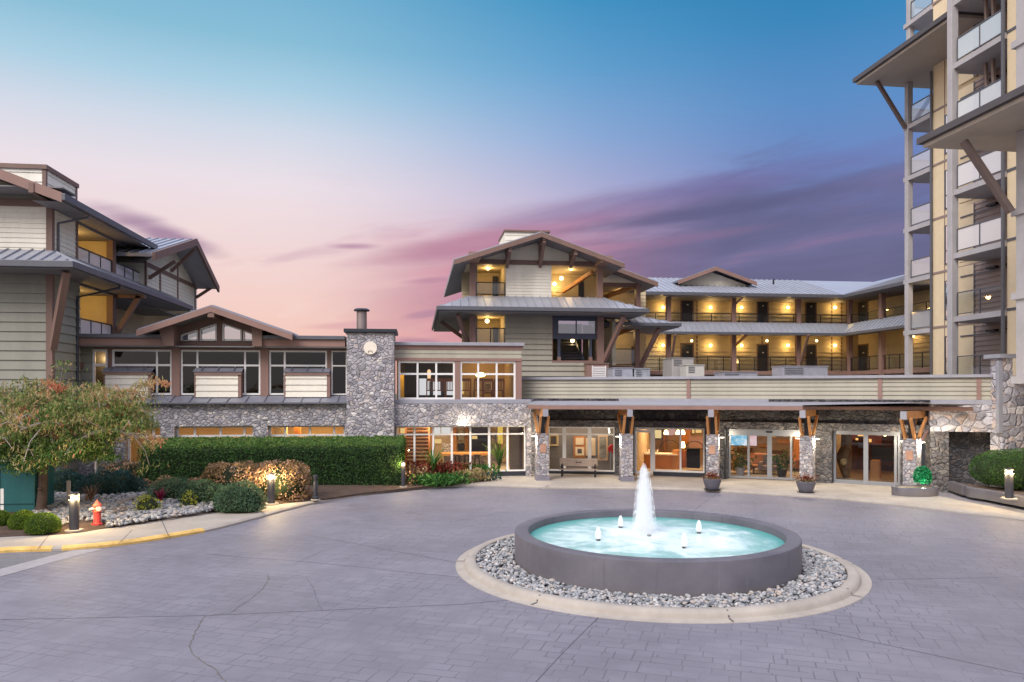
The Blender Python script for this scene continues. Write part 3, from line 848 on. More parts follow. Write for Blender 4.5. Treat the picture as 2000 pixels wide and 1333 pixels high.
MB().wpx(PS, 941, 964, 744, 767, .08, .02).build('frame', M_WOODD, pic)
MB().wpx(PS, 943, 962, 746, 765, .09, .07).build('mat_board', M_WARMW, pic)
MB().wpx(PS, 947, 958, 750, 761, .095, .08).build('print', mat('picture_print', (.16, .15, .13), .5, var=.5, nscale=6), pic)
# row of slatted chairs against the upstairs glass
chair0 = None
def slat_chair(name='dining_chair'):
    t = thing(name, 'x', 'chair', (0, 0, 0), 'slat back chairs upstairs behind the lounge windows')
    b = MB()
    b.box(-.24, .24, -.03, .03, .88, 1.0)
    for i in range(6): b.box(-.2 + i * .08 - .015, -.2 + i * .08 + .015, -.015, .015, .47, .88)
    b.box(-.25, -.2, -.03, .03, 0, .9); b.box(.2, .25, -.03, .03, 0, .9); b.build('backrest', M_CHAIRW, t)
    MB().box(-.25, .25, .03, .48, .42, .47).build('seat', M_CHAIRW, t)
    for sx in (-1, 1): MB().box(sx * .22 - .025, sx * .22 + .025, .42, .47, 0, .42).build('leg', M_CHAIRW, t)
    return t
lab = ['slat back chair upstairs, at the left end behind the left lounge window', 'slat back chair in the middle of the left lounge window upstairs',
       'slat back chair at the right end of the left lounge window upstairs', 'slat back chair upstairs, just right of the pink window post',
       'slat back chair upstairs under the left part of the picture', 'slat back chair upstairs under the right part of the picture', 'slat back chair upstairs at the far right of the lounge windows']
for i, u in enumerate((843, 862, 879, 910, 936, 953, 975)):
    p = YS(RY + .75, 900).P(u)
    if i == 0: chair0 = slat_chair(); chair0.location = (p.x, p.y, zA - .05); chair0['label'] = lab[0]
    else: dup(chair0, (p.x, p.y, zA - .05), 0, lab[i])
# ground floor of the lounge
zo2, zl2 = QS.Z(831), QS.Z(788.6)
b = MB().wall(QS, qs(760), qs(1033), zo2, zl2, .6, .15).wall(QS, qs(1025), qs(1034), -.05, zo2, .6, -.1).wall(QS, qs(1034.1), qs(1049), -.05, QS.Z(786), .3, -.3)
b.build('stone_wall', M_STONE, LG)
window(LG, QS, 774, 1025, 831.5, 921, vs=((809.5, .085), (846, .085), (882, .10), (918, .085), (954.5, .11), (990, .09)), hs=(848,), fw=.065, off=.25)
MB().wall(QS, qs(770), qs(1026), -.02, QS.Z(921) - .01, .28, .0).build('sill', M_PIPE, LG)
zfl = .1
room(LG, QS, qs(774), qs(1024.5), zfl, QS.Z(829), 6.5, wall=M_WARMW)
for u, w_ in ((800, 22), (860, 80), (935, 90), (990, 74)):
    lamp(QS.pt(qs(u), QS.Z(830) - .06, -2.6), w_, (1, .70, .40), .3, LG, 'AREA', size=(1.4, 1.4))
stt = thing('log_staircase', 'open staircase of orange log treads inside the lounge, behind the red leaved plants', 'staircase', tuple(QS.pt(qs(816), zfl, -2)))
b = MB()
for i in range(13):
    zz = QS.Z(905) + i * .165
    p0, p1 = QS.pt(qs(793), zz, -1.3 - i * .13), QS.pt(qs(838), zz, -1.3 - i * .13)
    b.tube([p0, p1], .07, 8)
b.build('log_treads', mat('log_brown', (.27, .125, .055), .5, var=.25), stt, True)
MB().bar(QS.pt(qs(838), zfl, -1.1), QS.pt(qs(838), 2.5, -3.0), .14, .2).bar(QS.pt(qs(792), zfl, -1.1), QS.pt(qs(792), 2.5, -3.0), .14, .2).build('stringers', M_ORANGE, stt)
bar_ = thing('bar_counter', 'pale stone bar counter with a long wooden top inside the lounge', 'bar', tuple(QS.pt(qs(905), zfl, -3)))
MB().wpx(YS(RY + 3.2, 905), 868, 948, 890, 918, 0, -.7).build('counter_front', M_STONEP, bar_)
MB().wpx(YS(RY + 3.1, 905), 862, 956, 885.5, 889.9, .15, -.9).build('counter_top', M_WOOD, bar_)
st0 = None
for i, u in enumerate((893, 912, 932)):
    p = YS(RY + 2.4, 905).P(u)
    if i == 0:
        st0 = thing('bar_stool', 'black bar stool at the left end of the wooden topped bar', 'stool', (p.x, p.y, zfl), 'stools along the lounge bar')
        MB().lathe([(.001, .72), (.18, .72), (.19, .76), (.001, .78)], (p.x, p.y, zfl), 14).build('seat', M_BLACKM, st0, True)
        for a in range(4):
            t = a * PI / 2 + .78
            MB().bar((p.x + .12 * math.cos(t), p.y + .12 * math.sin(t), zfl + .72), (p.x + .2 * math.cos(t), p.y + .2 * math.sin(t), zfl), .03, .03).build('leg', M_BLACKM, st0)
    else: dup(st0, (p.x, p.y, zfl), 0, ['', 'black bar stool at the middle of the wooden topped bar', 'black bar stool at the right end of the wooden topped bar'][i])
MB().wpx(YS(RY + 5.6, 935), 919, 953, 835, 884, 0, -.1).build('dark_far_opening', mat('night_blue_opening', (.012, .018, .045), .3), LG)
MB().wpx(YS(RY + 6.4, 935), 847, 860, 833, 850, .04, -.05).wpx(YS(RY + 6.4, 935), 862, 880, 834, 849, .04, -.05).build('far_window', emit('pale_far_window', (.95, .9, .85), .8), LG)
MB().wpx(YS(RY + 4.0, 985), 973, 982, 832, 867, 0, -.2).build('yellow_lit_panel', emit('yellow_light_panel', (1, .66, .12), .75), LG)
M_GLOWPANL = emit('amber_glow_panel', (1, .66, .26), .85)  # glowing panels added at the back to make the lounge more golden
for dp_, u0, u1, v0, v1, m_, nm in ((6.3, 884, 892, 834, 905, M_WOOD, 'timber_post'), (6.3, 908, 914, 834, 905, M_WOOD, 'timber_post'), (5.0, 842, 847, 832, 915, M_ORANGE, 'timber_post'), (6.2, 849, 862, 858, 866, M_GLOWPANL, 'added_glow_panel'), (6.2, 895, 906, 866, 880, M_DOOR, 'wall_panel'), (5.4, 922, 932, 852, 858, M_GLOWPANL, 'added_glow_panel'), (6.2, 958, 972, 848, 905, M_STONEP, 'stone_breast'), (6.2, 895, 906, 840, 860, M_TAN, 'wall_panel'), (4.5, 864, 880, 866, 888, M_STONEP, 'stone_breast'), (6.3, 782, 792, 836, 846, M_GLOWPANL, 'added_glow_panel')):
    MB().wpx(YS(RY + dp_, 905), u0, u1, v0, v1, .05, -.1).build(nm, m_, LG)
for u in (868, 896, 926, 962): MB().ball(QS.pt(qs(u), QS.Z(830) - .12, -3.2), .07, 5).build('downlight', M_GLOBE, LG, True)
b = MB()
for i in range(22):
    u = 997 + i * 1.25
    p = YS(RY + .75, 1010).P(u); b.tube([(p.x, p.y, .15), (p.x, p.y, 2.3)], .035, 6)
b.build('curtain', mat('grey_brown_curtain', (.24, .19, .165), .8, var=.1), LG, True)
globe(LG, QS.at(903, 825, .68), .05, m=M_GLOBEW, name='eave_spotlight')
lamp(QS.at(903, 825, .76), 26, (1, .85, .60), .05, LG)

# ------------------------------------------------------------------ middle gabled guest block
CYF = 42.0
CB = thing('gabled_building', 'two storey gabled building with open balconies and skirt roofs, standing above the lounge', 'building', (YS(CYF).P(1060).x, CYF + 6, 0))
C1 = YS(CYF, 1050); CR = YS(CYF - 1.7, 1050)
s1 = C1.S
zsT, zsE = C1.Z(580), CR.Z(601.5)
zTie0, zTie1 = C1.Z(518), C1.Z(509.5)
# lower wall of long boards, running down behind the parapet
zP = 3.9
b = MB().sidpx(C1, 986.5, 1078, 608, 737, .30, 0, .075, zP).sidpx(C1, 1010, 1168, 706, 745, .30, .001, .075, zP)
b.wall(C1, s1(986.5), s1(1078), C1.Z(745), C1.Z(600), -.02, -.25).wall(C1, s1(1000), s1(1168), C1.Z(760), C1.Z(706), -.021, -.25)
b.build('lower_wall', M_TAN, CB)
MB().sidpx(C1, 988, 1077, 519, 582, .17, 0).wall(C1, s1(988), s1(1077), zsT - .5, zTie0, -.02, -.25).build('upper_wall', M_CREAM, CB)
# gable, tie beam, braces
RA = CR.at(1058, 453); RL = CR.at(886.5, 509); RR = CR.at(1220, 512)
RL.z = RR.z = (RL.z + RR.z) / 2
def gz(x, o=.0):
    return (RA.z + (RL.z - RA.z) * (RA.x - x) / (RA.x - RL.x) if x < RA.x else RA.z + (RR.z - RA.z) * (x - RA.x) / (RR.x - RA.x)) - o
MB().siding(C1, [(s1(932), zTie1), (s1(1176), zTie1), (RA.x + 60, gz(RA.x, .3))], .26, -.06).wpoly(C1, [(s1(925), zTie1), (s1(1180), zTie1), (RA.x + 60, gz(RA.x, .25))], -.09, -.25).build('gable_wall', M_CREAM, CB)
MB().wpx(C1, 926, 1178, 509.5, 518, .06, -.25).build('tie_beam', M_TRIM, CB)
for u, vt in ((989.5, 484), (1054, 462), (1113.5, 483)):
    p = C1.at(u, 518, .1); x = p.x
    MB().bar(p + Vector((0, 0, -.1)), (x, CYF - 1.6, gz(x, .42)), .17, .2, (0, 1, 0)).bar((x, CYF - 1.65, gz(x, .3)), (x, CYF, gz(x, .3)), .17, .16).bar(p, (x, CYF - .1, gz(x, .3)), .15, .1, (0, 1, 0)).build('brace', M_TRIM, CB)
def roof_gable(A, L, Rr, back, names, right_only=False):
    b = MB(); bk = Vector((0, back, 0))
    if not right_only: seam(b, L, L + bk, A + bk, A, .12)
    seam(b, Rr, Rr + bk, A + bk, A, .12); b.build(names[0], M_ROOF, CB)
    b = MB()
    for p in ((L, Rr) if not right_only else (Rr,)):
        b.prism([p + Vector((0, -.05, -.03)), A + Vector((0, -.05, -.03)), A + Vector((0, -.05, -.29)), p + Vector((0, -.05, -.29))], (0, .12, 0))
    b.build(names[1], M_TRIM, CB)
    b = MB(); 
    for p in ((L, Rr) if not right_only else (Rr,)):
        b.prism([p + Vector((0, .08, -.14)), A + Vector((0, .08, -.14)), A + Vector((0, .08, -.2)), p + Vector((0, .08, -.2))], (0, back - .1, 0))
    b.build(names[2], M_SOFF, CB)
roof_gable(RA, RL, RR, 15.0, ('gable_roof', 'gable_fascia', 'gable_soffit'))
# second gable, set back on the right
C2 = YS(CYF + 2.6, 1215); CR2 = YS(CYF + 1.2, 1215)
R2 = CR2.at(1285, 551); sl_ = (RA.z - RR.z) / (RR.x - RA.x)
A2x = CR2.P(1150).x
A2 = Vector((A2x, R2.y, R2.z + sl_ * (R2.x - A2x)))
roof_gable(A2, None, R2, 12.0, ('rear_gable_roof', 'rear_gable_fascia', 'rear_gable_soffit'), True)
MB().siding(C2, [(C2.S(1172), C2.Z(553)), (C2.S(1243), C2.Z(553)), (C2.S(1172), C2.Z(553) + sl_ * (C2.S(1243) - C2.S(1172)))], .26).build('rear_gable_wall', M_CREAM, CB)
MB().wpx(C2, 1165, 1252, 553, 560, .05, -.2).build('rear_tie_beam', M_TRIM, CB)
# posts
for u0, u1, v0, v1 in ((918, 929, 505, 585), (1166, 1177, 507, 585), (918, 929, 618, 760), (1166, 1179, 618, 735)):
    MB().wpx(C1, u0, u1, v0, v1, .08, -.3).build('post', M_TRIMP, CB)
for u0, u1, v0, v1 in ((1242, 1250.5, 555, 622), (1240, 1249, 634, 722)):
    MB().wpx(C2, u0, u1, v0, v1, .08, -.3).build('post', M_TRIMP, CB)
for u, v0, v1 in ((923.5, 505, 517), (1171, 507, 519)):
    x = C1.P(u).x; MB().box(x - .32, x + .32, CYF - 1.65, CYF + .3, C1.Z(v1), C1.Z(v0)).build('bracket', M_TRIMP, CB)
# balcony rooms: walls, floor, ceiling
for (u0, u1, z0_, z1_) in ((930, 987, zsT - .4, zTie0), (930, 986, C1.Z(672), C1.Z(617)), (1078, 1166, zsT - .4, zTie0)):
    b = MB().siding(YS(CYF + 3.2), [(s1(u0) - .6, z0_), (s1(u1) + .9, z0_), (s1(u1) + .9, z1_), (s1(u0) - .6, z1_)], .22).wall(YS(CYF + 3.2), s1(u0) - .6, s1(u1) + .9, z0_, z1_, -.03, -.2)
    b.build('balcony_back_wall', M_GALL, CB)
    MB().wall(C1, s1(u0) - .5, s1(u1) + .8, z0_ - .2, z0_, -.05, -3.3).build('balcony_floor', M_TRIM, CB)
    MB().wall(C1, s1(u0) - .5, s1(u1) + .8, z1_ + .002, z1_ + .1, -.26, -3.3).build('balcony_ceiling', M_GALL, CB)
for u0, u1, z0_, z1_ in ((987, 988.5, zsT - .4, zTie0), (986, 988, C1.Z(740), C1.Z(617)), (1076.5, 1078, zsT - .4, zTie0)): MB().wall(C1, s1(u0), s1(u1), z0_, z1_, -.26, -3.2).build('balcony_side_wall', M_GALL, CB)
for sg_, u0, u1, v0, v1 in ((YS(CYF + 3.1, 950), 962, 972, 540, 580), (YS(CYF + 3.1, 950), 963, 972, 640, 670), (YS(CYF + 3.1, 1100), 1130, 1140, 545, 580)):
    MB().wpx(sg_, u0, u1, v0, v1, .05, -.05).build('door', M_DOOR, CB)
railing(CB, [tuple(C1.P(930)), tuple(C1.P(986))], C1.Z(580), .75, sp=4)
railing(CB, [tuple(C1.P(930)), tuple(C1.P(986))], C1.Z(676), .95, sp=1.0)
MB().bar(C1.at(1160, 530, -.4), C1.at(1120, 556, -3.0), .2, .22).build('rafter', M_WOOD, CB)
for (sg_, u, v, pw) in ((YS(CYF + 1.5), 953, 524, 34), (YS(CYF + 1.5), 1115, 525, 26), (YS(CYF + 2.6), 1096.5, 544, 14), (YS(CYF + 2.9), 1083, 555, 14), (YS(CYF + 1.5), 951.5, 627.5, 34), (YS(CYF + 2.2), 1118, 666, 16), (YS(CYF + 4.2), 1213.5, 562, 26), (YS(CYF + 4.2), 1213.5, 648, 30)):
    p = sg_.at(u, v); globe(CB, p, .12, name='ceiling_lamp'); glow(CB, p + Vector((0, -.05, -.22)), pw)
# stair bay with reflecting upper windows
b = MB()
b.wpx(C1, 1078, 1166, 612, 624, -.02, -.3).wpx(C1, 1078, 1166, 653, 662, -.02, -.3).wpx(C1, 1090, 1095, 662, 700, -.05, -.25).wpx(C1, 1151, 1156.5, 662, 700, -.05, -.25).wpx(C1, 1078, 1089, 622, 653, -.05, -.2)
b.build('stair_frame', M_BLUEB, CB)
MB().wpx(C1, 1089.5, 1095.5, 697, 705.5, .02, -.3).wpx(C1, 1150.5, 1157, 697, 705.5, .02, -.3).wpx(C1, 1078, 1079.5, 620, 706, .04, -.2).wpx(C1, 1078, 1168, 704.5, 708, .05, -.3).build('stair_trim', M_TRIMP, CB)
window(CB, C1, 1089, 1165, 624, 653, vs=(1126,), fw=.06, m=M_BLUEB, g=M_GLASSM, off=-.05, name='stair_window')
b = MB()
z0_ = C1.Z(705)
for i in range(11): b.wall(C1, s1(1102), s1(1143), z0_ + i * .17, z0_ + i * .17 + .05, -.6 - i * .27, -.9 - i * .27)
b.bar(C1.at(1102, 705, -.5), C1.pt(s1(1102), z0_ + 2.0, -3.6), .1, .25).bar(C1.at(1143, 705, -.5), C1.pt(s1(1143), z0_ + 2.0, -3.6), .1, .25)
b.build('stair_flight', M_BLUEB, CB)
MB().wall(C1, s1(1078), s1(1166), z0_ - .3, C1.Z(620), -4.0, -4.2).build('stair_back_wall', mat('dim_stair_wall', (.12, .10, .07), .8, var=.1), CB)
MB().wall(C1, s1(1078), s1(1090), z0_ - .3, C1.Z(620), -2.0, -2.2).build('stair_side_panel', M_GALL, CB)
# right set-back bay: floors, back walls, railings
for z0_, z1_ in ((C2.Z(618), C2.Z(560)), (C2.Z(716), C2.Z(634))):
    b = MB().siding(YS(CYF + 5.6), [(C2.S(1160), z0_), (C2.S(1290), z0_), (C2.S(1290), z1_ + .2), (C2.S(1160), z1_ + .2)], .24)
    b.wall(YS(CYF + 5.6), C2.S(1160), C2.S(1290), z0_, z1_ + .2, -.03, -.2); b.build('balcony_back_wall', M_GALL, CB)
    MB().wall(C2, C2.S(1172), C2.S(1250), z0_ - .25, z0_, -.02, -3.1).build('balcony_floor', M_TRIM, CB)
    MB().wall(C2, C2.S(1172), C2.S(1250), z1_ + .01, z1_ + .1, -.21, -3.1).build('balcony_ceiling', M_GALL, CB)
MB().wpx(YS(CYF + 5.5, 1240), 1234, 1242, 677, 712, .05, -.05).build('door', M_DOOR, CB)
MB().wall(XS(C2.P(1180).x), CYF + .3, CYF + 5.6, C2.Z(716), C2.Z(634), -.1, .1).siding(XS(C2.P(1180).x + .1), [(CYF + .3, C2.Z(716)), (CYF + 5.6, C2.Z(716)), (CYF + 5.6, C2.Z(634)), (CYF + .3, C2.Z(634))], .3).build('inner_side_wall', M_TAN, CB)
railing(CB, [tuple(C2.P(1182)), tuple(C2.P(1242))], C2.Z(716), 1.05, sp=1.3)
MB().wpx(C2, 1176, 1256, 715, 721, .05, -.25).build('floor_beam', M_TRIMP, CB)
for u0, v0, u1, v1 in ((1215, 560, 1243, 545),):
    MB().bar(C2.at(1190, 575, -2.2), C2.at(1243, 558, -.2), .2, .25).build('rafter', M_WOOD, CB)
MB().bar(C2.at(1190, 660, -2.2), C2.at(1238, 640, -.2), .2, .25).build('rafter', M_WOOD, CB)
# skirt roofs
xl, xr = CR.P(857).x, CR.P(1264).x
il, ir = C1.P(922).x, C1.P(1174).x
yo = CYF - 1.7
b = MB()
seam(b, (xl, yo, zsE), (xr, yo, zsE), (ir, CYF - .01, zsT), (il, CYF - .01, zsT))
seam(b, (xl, yo + 14, zsE), (xl, yo, zsE), (il, CYF, zsT), (il, yo + 14, zsT))
seam(b, (xr, yo, zsE), (xr, yo + 3.2, zsE), (ir, yo + 3.2, zsT), (ir, CYF, zsT))
b.build('skirt_roof', M_ROOF, CB)
MB().box(xl - .1, xr + .1, yo - .12, yo - .01, zsE - .19, zsE + .03).box(xl - .12, xl - .01, yo - .008, yo + 14, zsE - .19, zsE + .03).box(xr + .01, xr + .12, yo - .008, yo + 3.2, zsE - .19, zsE + .03).build('gutter', M_GUT, CB, bevel=.02)
MB().box(xl + .02, xr - .02, yo + .02, CYF - .02, zsE - .26, zsE - .2).box(xl + .02, il - .05, CYF - .018, yo + 14, zsE - .26, zsE - .2).box(ir + .1, xr - .02, CYF - .018, yo + 3.2, zsE - .26, zsE - .2).build('soffit', M_SOFF, CB)
yo2 = CYF + 1.0
x2 = YS(yo2).P(1327).x; z2 = YS(yo2, 1290).Z(632); z2t = z2 + .55; i2 = C2.P(1246).x
b = MB()
seam(b, (ir, yo2, z2), (x2, yo2, z2), (i2, CYF + 2.59, z2t), (ir, CYF + 2.59, z2t))
seam(b, (x2, yo2, z2), (x2, yo2 + 5, z2), (i2, yo2 + 5, z2t), (i2, CYF + 2.6, z2t))
b.build('rear_skirt_roof', M_ROOF, CB)
MB().box(ir, x2 + .1, yo2 - .12, yo2 - .01, z2 - .17, z2 + .03).box(x2 + .01, x2 + .12, yo2 - .008, yo2 + 5, z2 - .17, z2 + .03).build('rear_gutter', M_GUT, CB, bevel=.02)
MB().box(ir, x2 - .02, yo2 + .02, CYF + 2.58, z2 - .24, z2 - .18).box(i2 + .1, x2 - .02, CYF + 2.59, yo2 + 5, z2 - .24, z2 - .18).build('rear_soffit', M_SOFF, CB)
# braces under the skirts
MB().bar(C1.at(1181, 704, -.05), CR.at(1221, 618, -.3), .2, .22).build('brace', M_TRIMP, CB)
MB().bar(C1.at(913, 668, -.05), CR.at(895, 614, -.4), .2, .22).build('brace', M_TRIM, CB)
MB().bar(C2.at(1251, 715, .05), YS(yo2 + .3).at(1287, 642), .2, .22).build('brace', M_TRIMP, CB)
MB().bar((il + .1, CYF + 4, C1.Z(660)), (xl + .3, CYF + 4, zsE - .3), .2, .22).build('brace', M_TRIM, CB)
# body behind, roof box, left lower eave
MB().box(il + .3, C1.P(930).x + .1, CYF + .4, CYF + 14, 4, gz(il + .4, .3)).build('side_body', M_TAN, CB)
by = YS(CYF + 3, 1028)
MB().siding(by, [(by.S(986), by.Z(500)), (by.S(1064), by.Z(500)), (by.S(1064), by.Z(454)), (by.S(986), by.Z(454))], .3).wall(by, by.S(986), by.S(1066), by.Z(500), by.Z(454), -.03, -3).build('roof_box', M_CREAM, CB)
MB().wall(by, by.S(984), by.S(1074), by.Z(454) + .002, by.Z(450.5), .12, -3.1).build('roof_box_cap', M_TRIM, CB)
# louvred vent housing at the foot of the right post
MB().wpx(C1, 1141, 1183, 712, 745, .7, -.1).build('vent_housing', M_TRIMP, CB)
vg = MB()
for i in range(6): vg.wpx(C1, 1152, 1176, 717 + i * 3.4, 719.4 + i * 3.4, .75, .68)
vg.wpx(C1, 1150.5, 1152, 715, 738, .76, .69).wpx(C1, 1176, 1177.5, 715, 738, .76, .69)
vg.build('vent_louvre', M_WHITE, CB)
MB().wpx(C1, 1140, 1184, 709.5, 712, .75, -.1).build('vent_cap', M_TRIM, CB)
# side stair landing on the far left, seen under the eave
# ------------------------------------------------------------------ rear gallery wing
BYR, BYW, BYE = 53.5, 55.4, 52.4
BW = thing('gallery_wing', 'two storey wing with lamp lit galleries and dark doors, behind the entrance parapet', 'building', (YS(BYW).P(1450).x, BYW, 0))
B1 = YS(BYR, 1440); BWL = YS(BYW, 1440); BE = YS(BYE, 1440)
s1 = B1.S
xc_ = B1.P(1659).x                          # inner corner of the L
z1f, z2f = B1.Z(725), B1.Z(630)            # gallery floors
zre = BE.Z(580); zsk = BE.Z(650)
xL = B1.P(1225).x
yN = 40.5                                  # near end of the right hand arm
XW = XS(xc_ + 1.9); XR = XS(xc_ - .05, 1700); XE = XS(xc_ - 1.1, 1700)
SW = lambda u: BWL.S(u)
xw1 = xc_ + 2.2
b = MB().siding(BWL, [(xL + 60, z1f), (xw1 + 60, z1f), (xw1 + 60, z2f - .2), (xL + 60, z2f - .2)], .30, lap=.06).siding(BWL, [(xL + 60, z2f), (xw1 + 60, z2f), (xw1 + 60, zre + .3), (xL + 60, zre + .3)], .30, lap=.06)
b.siding(XW, [(yN, z1f), (BYW, z1f), (BYW, z2f - .2), (yN, z2f - .2)], .30, lap=.06).siding(XW, [(yN, z2f), (BYW, z2f), (BYW, zre + .3), (yN, zre + .3)], .30, lap=.06)
b.wall(BWL, xL + 60, xw1 + 60, z1f - 1, zre + .3, -.03, -.3).wall(XW, yN, BYW, z1f - 1, zre + .3, -.03, -.3).build('gallery_wall', M_GALL, BW)
for zz, nm in ((z1f, 'lower_gallery_floor'), (z2f, 'upper_gallery_floor')):
    b = MB().box(xL, xw1, BYR - .05, BYW - .04, zz - .28, zz).box(xc_ - .1, xw1 - .3, yN, BYR - .06, zz - .28, zz)
    b.build(nm, M_TRIMP, BW)
# posts
for u in (1306, 1433, 1559.5):
    for z0_, z1_ in ((z1f - .6, z2f - .3), (z2f, zre)):
        p = B1.P(u); MB().box(p.x - .16, p.x + .16, BYR - .1, BYR + .22, z0_, z1_).build('post', M_TRIMP, BW)
for (x, y) in ((xc_ - .05, BYR - .1), (xc_ - .05, XR.P(1723).y)):
    for z0_, z1_ in ((z1f - .6, z2f - .3), (z2f, zre)): MB().box(x - .17, x + .17, y - .17, y + .17, z0_, z1_).build('post', M_TRIMP, BW)
# doors with panels over, name plate
def gdoor(sg, u0, u1, z0_, lab=None):
    c0, c1 = sg.S(u0), sg.S(u1)
    d = MB().wall(sg, c0, c1, z0_, z0_ + 2.05, .06, -.05).build('door', M_DOOR, BW)
    MB().wall(sg, c0 - .1, c0, z0_, z0_ + 2.15, .075, -.04).wall(sg, c1, c1 + .1, z0_, z0_ + 2.15, .075, -.04).wall(sg, c0, c1, z0_ + 2.06, z0_ + 2.15, .074, -.04).build('door_frame', M_TRIM, d)
    MB().wall(sg, c0 + (c1 - c0) * .46, c0 + (c1 - c0) * .62, z0_ + 1.42, z0_ + 1.5, .075, .055).build('number_plate', M_WHITE, d)
    MB().wall(sg, c0 - .1, c1 + .1, z0_ + 2.16, z0_ + 2.75, .045, -.04).build('door_panel', M_GALL, d)
for u0, u1 in ((1331, 1352), (1479.5, 1498), (1574, 1592)):
    gdoor(BWL, u0, u1, z1f); gdoor(BWL, u0, u1, z2f)
for z_ in (z1f, z2f): gdoor(XW, 1677, 1697, z_)
# trims around the lit alcove
for z_ in (z1f, z2f):
    for u in (1361, 1488, 1624, 1643): MB().wall(BWL, SW(u) - .06, SW(u) + .06, z_, z_ + 2.75, .05, -.02).build('corner_board', M_TRIM, BW)
# lamps: wall globes, ceiling globes
for u in (1295, 1388, 1448.5, 1539, 1631):
    for v, pw in ((601, 42), (675, 42)):
        p = YS(BYW - .28).at(u, v); p.z = (z2f if v < 640 else z1f) + 2.0 if False else p.z
        globe(BW, p, .115); glow(BW, p + Vector((0, -.1, 0)), pw, (1, .62, .20), .18)
for u in (1252.5, 1351, 1498, 1595):
    p = YS(BYR + .6).at(u, 666); globe(BW, p, .09, name='ceiling_lamp'); glow(BW, p - Vector((0, 0, .2)), 16, (1, .64, .24))
for y_, z_ in ((48.5, z2f + 2.3), (48.5, z1f + 2.3), (44, z2f + 2.4)):
    glow(BW, (xw1 - .9, y_, z_), 22, (1, .62, .22)); globe(BW, (xw1 - .5, y_, z_), .08)
# ceilings
MB().box(xL, xw1 - .3, BYE + .1, BYW - .05, zre + .02, zre + .1).box(xc_ - 1.0, xw1 - .3, yN, BYE + .09, zre + .02, zre + .1).build('upper_soffit', M_SOFF, BW)
MB().box(xL + 1.5, xc_ - 1.2, BYE + .1, BYR - .06, zsk - .12, zsk - .06).box(xc_ - 1.0, xc_ - .12, yN, BYR - .08, zsk - .12, zsk - .06).build('skirt_soffit', M_SOFF, BW)
# railings
railing(BW, [(xL, BYR), (xc_ - .2, BYR)], z1f, 1.0, sp=1.2)
railing(BW, [(xL, BYR), (xc_ - .2, BYR)], z2f, .62, sp=2.0)
railing(BW, [(xc_ - .05, BYR - .3), (xc_ - .05, yN)], z1f, 1.0, sp=1.2)
railing(BW, [(xc_ - .05, BYR - .3), (xc_ - .05, yN)], z2f, .62, sp=2.0)
# main roof: eave along the front and along the arm
zrt = YS(BYE + 6.5, 1440).Z(546)
yt = BYE + 6.5; xe2 = xc_ - 1.1
b = MB()
seam(b, (xL + .9, BYE, zre + .25), (xe2, BYE, zre + .25), (xe2 + 6.5, yt, zrt), (xL - 2, yt, zrt))
seam(b, (xe2, BYE, zre + .25), (xe2, yN, zre + .25), (xe2 + 6.5, yN, zrt), (xe2 + 6.5, yt, zrt))
b.box(xL - 3, xe2 + 8, yt, yt + 6, zre, zrt)
b.build('main_roof', M_ROOF, BW)
MB().box(xL + .9, xe2 + .02, BYE - .14, BYE - .01, zre + .02, zre + .27).box(xe2 - .13, xe2 - .01, yN, BYE - .145, zre + .02, zre + .27).build('gutter', M_GUT, BW, bevel=.02)
# dormer gable on the roof
DG = YS(BYE + 3.2, 1390)
da, dl, dr_ = DG.at(1390.5, 524.6), DG.at(1318, 553), DG.at(1469, 554)
dl.z = dr_.z
b = MB(); bk = Vector((0, 6, 0)); fo = Vector((0, -.8, 0))
seam(b, dl + fo, dl + bk, da + bk, da + fo, .1); seam(b, dr_ + fo, dr_ + bk, da + bk, da + fo, .1); b.build('dormer_roof', M_ROOFD, BW)
b = MB()
for p in (dl, dr_): b.prism([p + fo + Vector((0, -.05, 0)), da + fo + Vector((0, -.05, 0)), da + fo + Vector((0, -.05, -.28)), p + fo + Vector((0, -.05, -.28))], (0, .12, 0))
b.build('dormer_fascia', M_TRIMP, BW)
MB().siding(DG, [(dl.x + 60.5, dl.z - .4), (dr_.x + 59.5, dl.z - .4), (dr_.x + 59.5, dl.z - .12), (da.x + 60, da.z - .3), (dl.x + 60.5, dl.z - .12)], .3).wpoly(DG, [(dl.x + 60.5, dl.z - .9), (dr_.x + 59.5, dl.z - .9), (da.x + 60, da.z - .25)], -.04, -.2).build('dormer_wall', M_CREAM, BW)
# skirt roof between the galleries
x0_ = BE.P(1288).x
b = MB()
seam(b, (x0_, BYE, zsk), (xe2, BYE, zsk), (xc_ - .02, BYR - .12, z2f - .02), (x0_ + 1.3, BYR - .12, z2f - .02))
seam(b, (xe2, BYE, zsk), (xe2, yN, zsk), (xc_ - .12, yN, z2f - .02), (xc_ - .12, BYR - .12, z2f - .02))
b.build('skirt_roof', M_ROOF, BW)
MB().box(x0_, xe2 + .02, BYE - .14, BYE - .01, zsk - .17, zsk + .03).box(xe2 - .13, xe2 - .01, yN, BYE - .145, zsk - .17, zsk + .03).build('skirt_gutter', M_GUT, BW, bevel=.02)
MB().bar(B1.at(1435, 676), BE.at(1461, 652), .14, .14).build('brace', M_WOOD, BW)
MB().bar(B1.at(1435, 595), BE.at(1449, 582), .12, .12).build('brace', M_TRIMP, BW)
MB().bar(B1.at(1308.5, 726), BE.at(1316, 655, .3), .14, .14).build('brace', M_TRIM, BW)
MB().bar(B1.at(1563, 715), BE.at(1575, 655, .3), .14, .14).build('brace', M_TRIM, BW)
MB().wpx(YS(BYE + 2.6, 1511), 1510, 1512.5, 545, 556, 0, -.1).build('roof_vent', M_PIPE, BW)

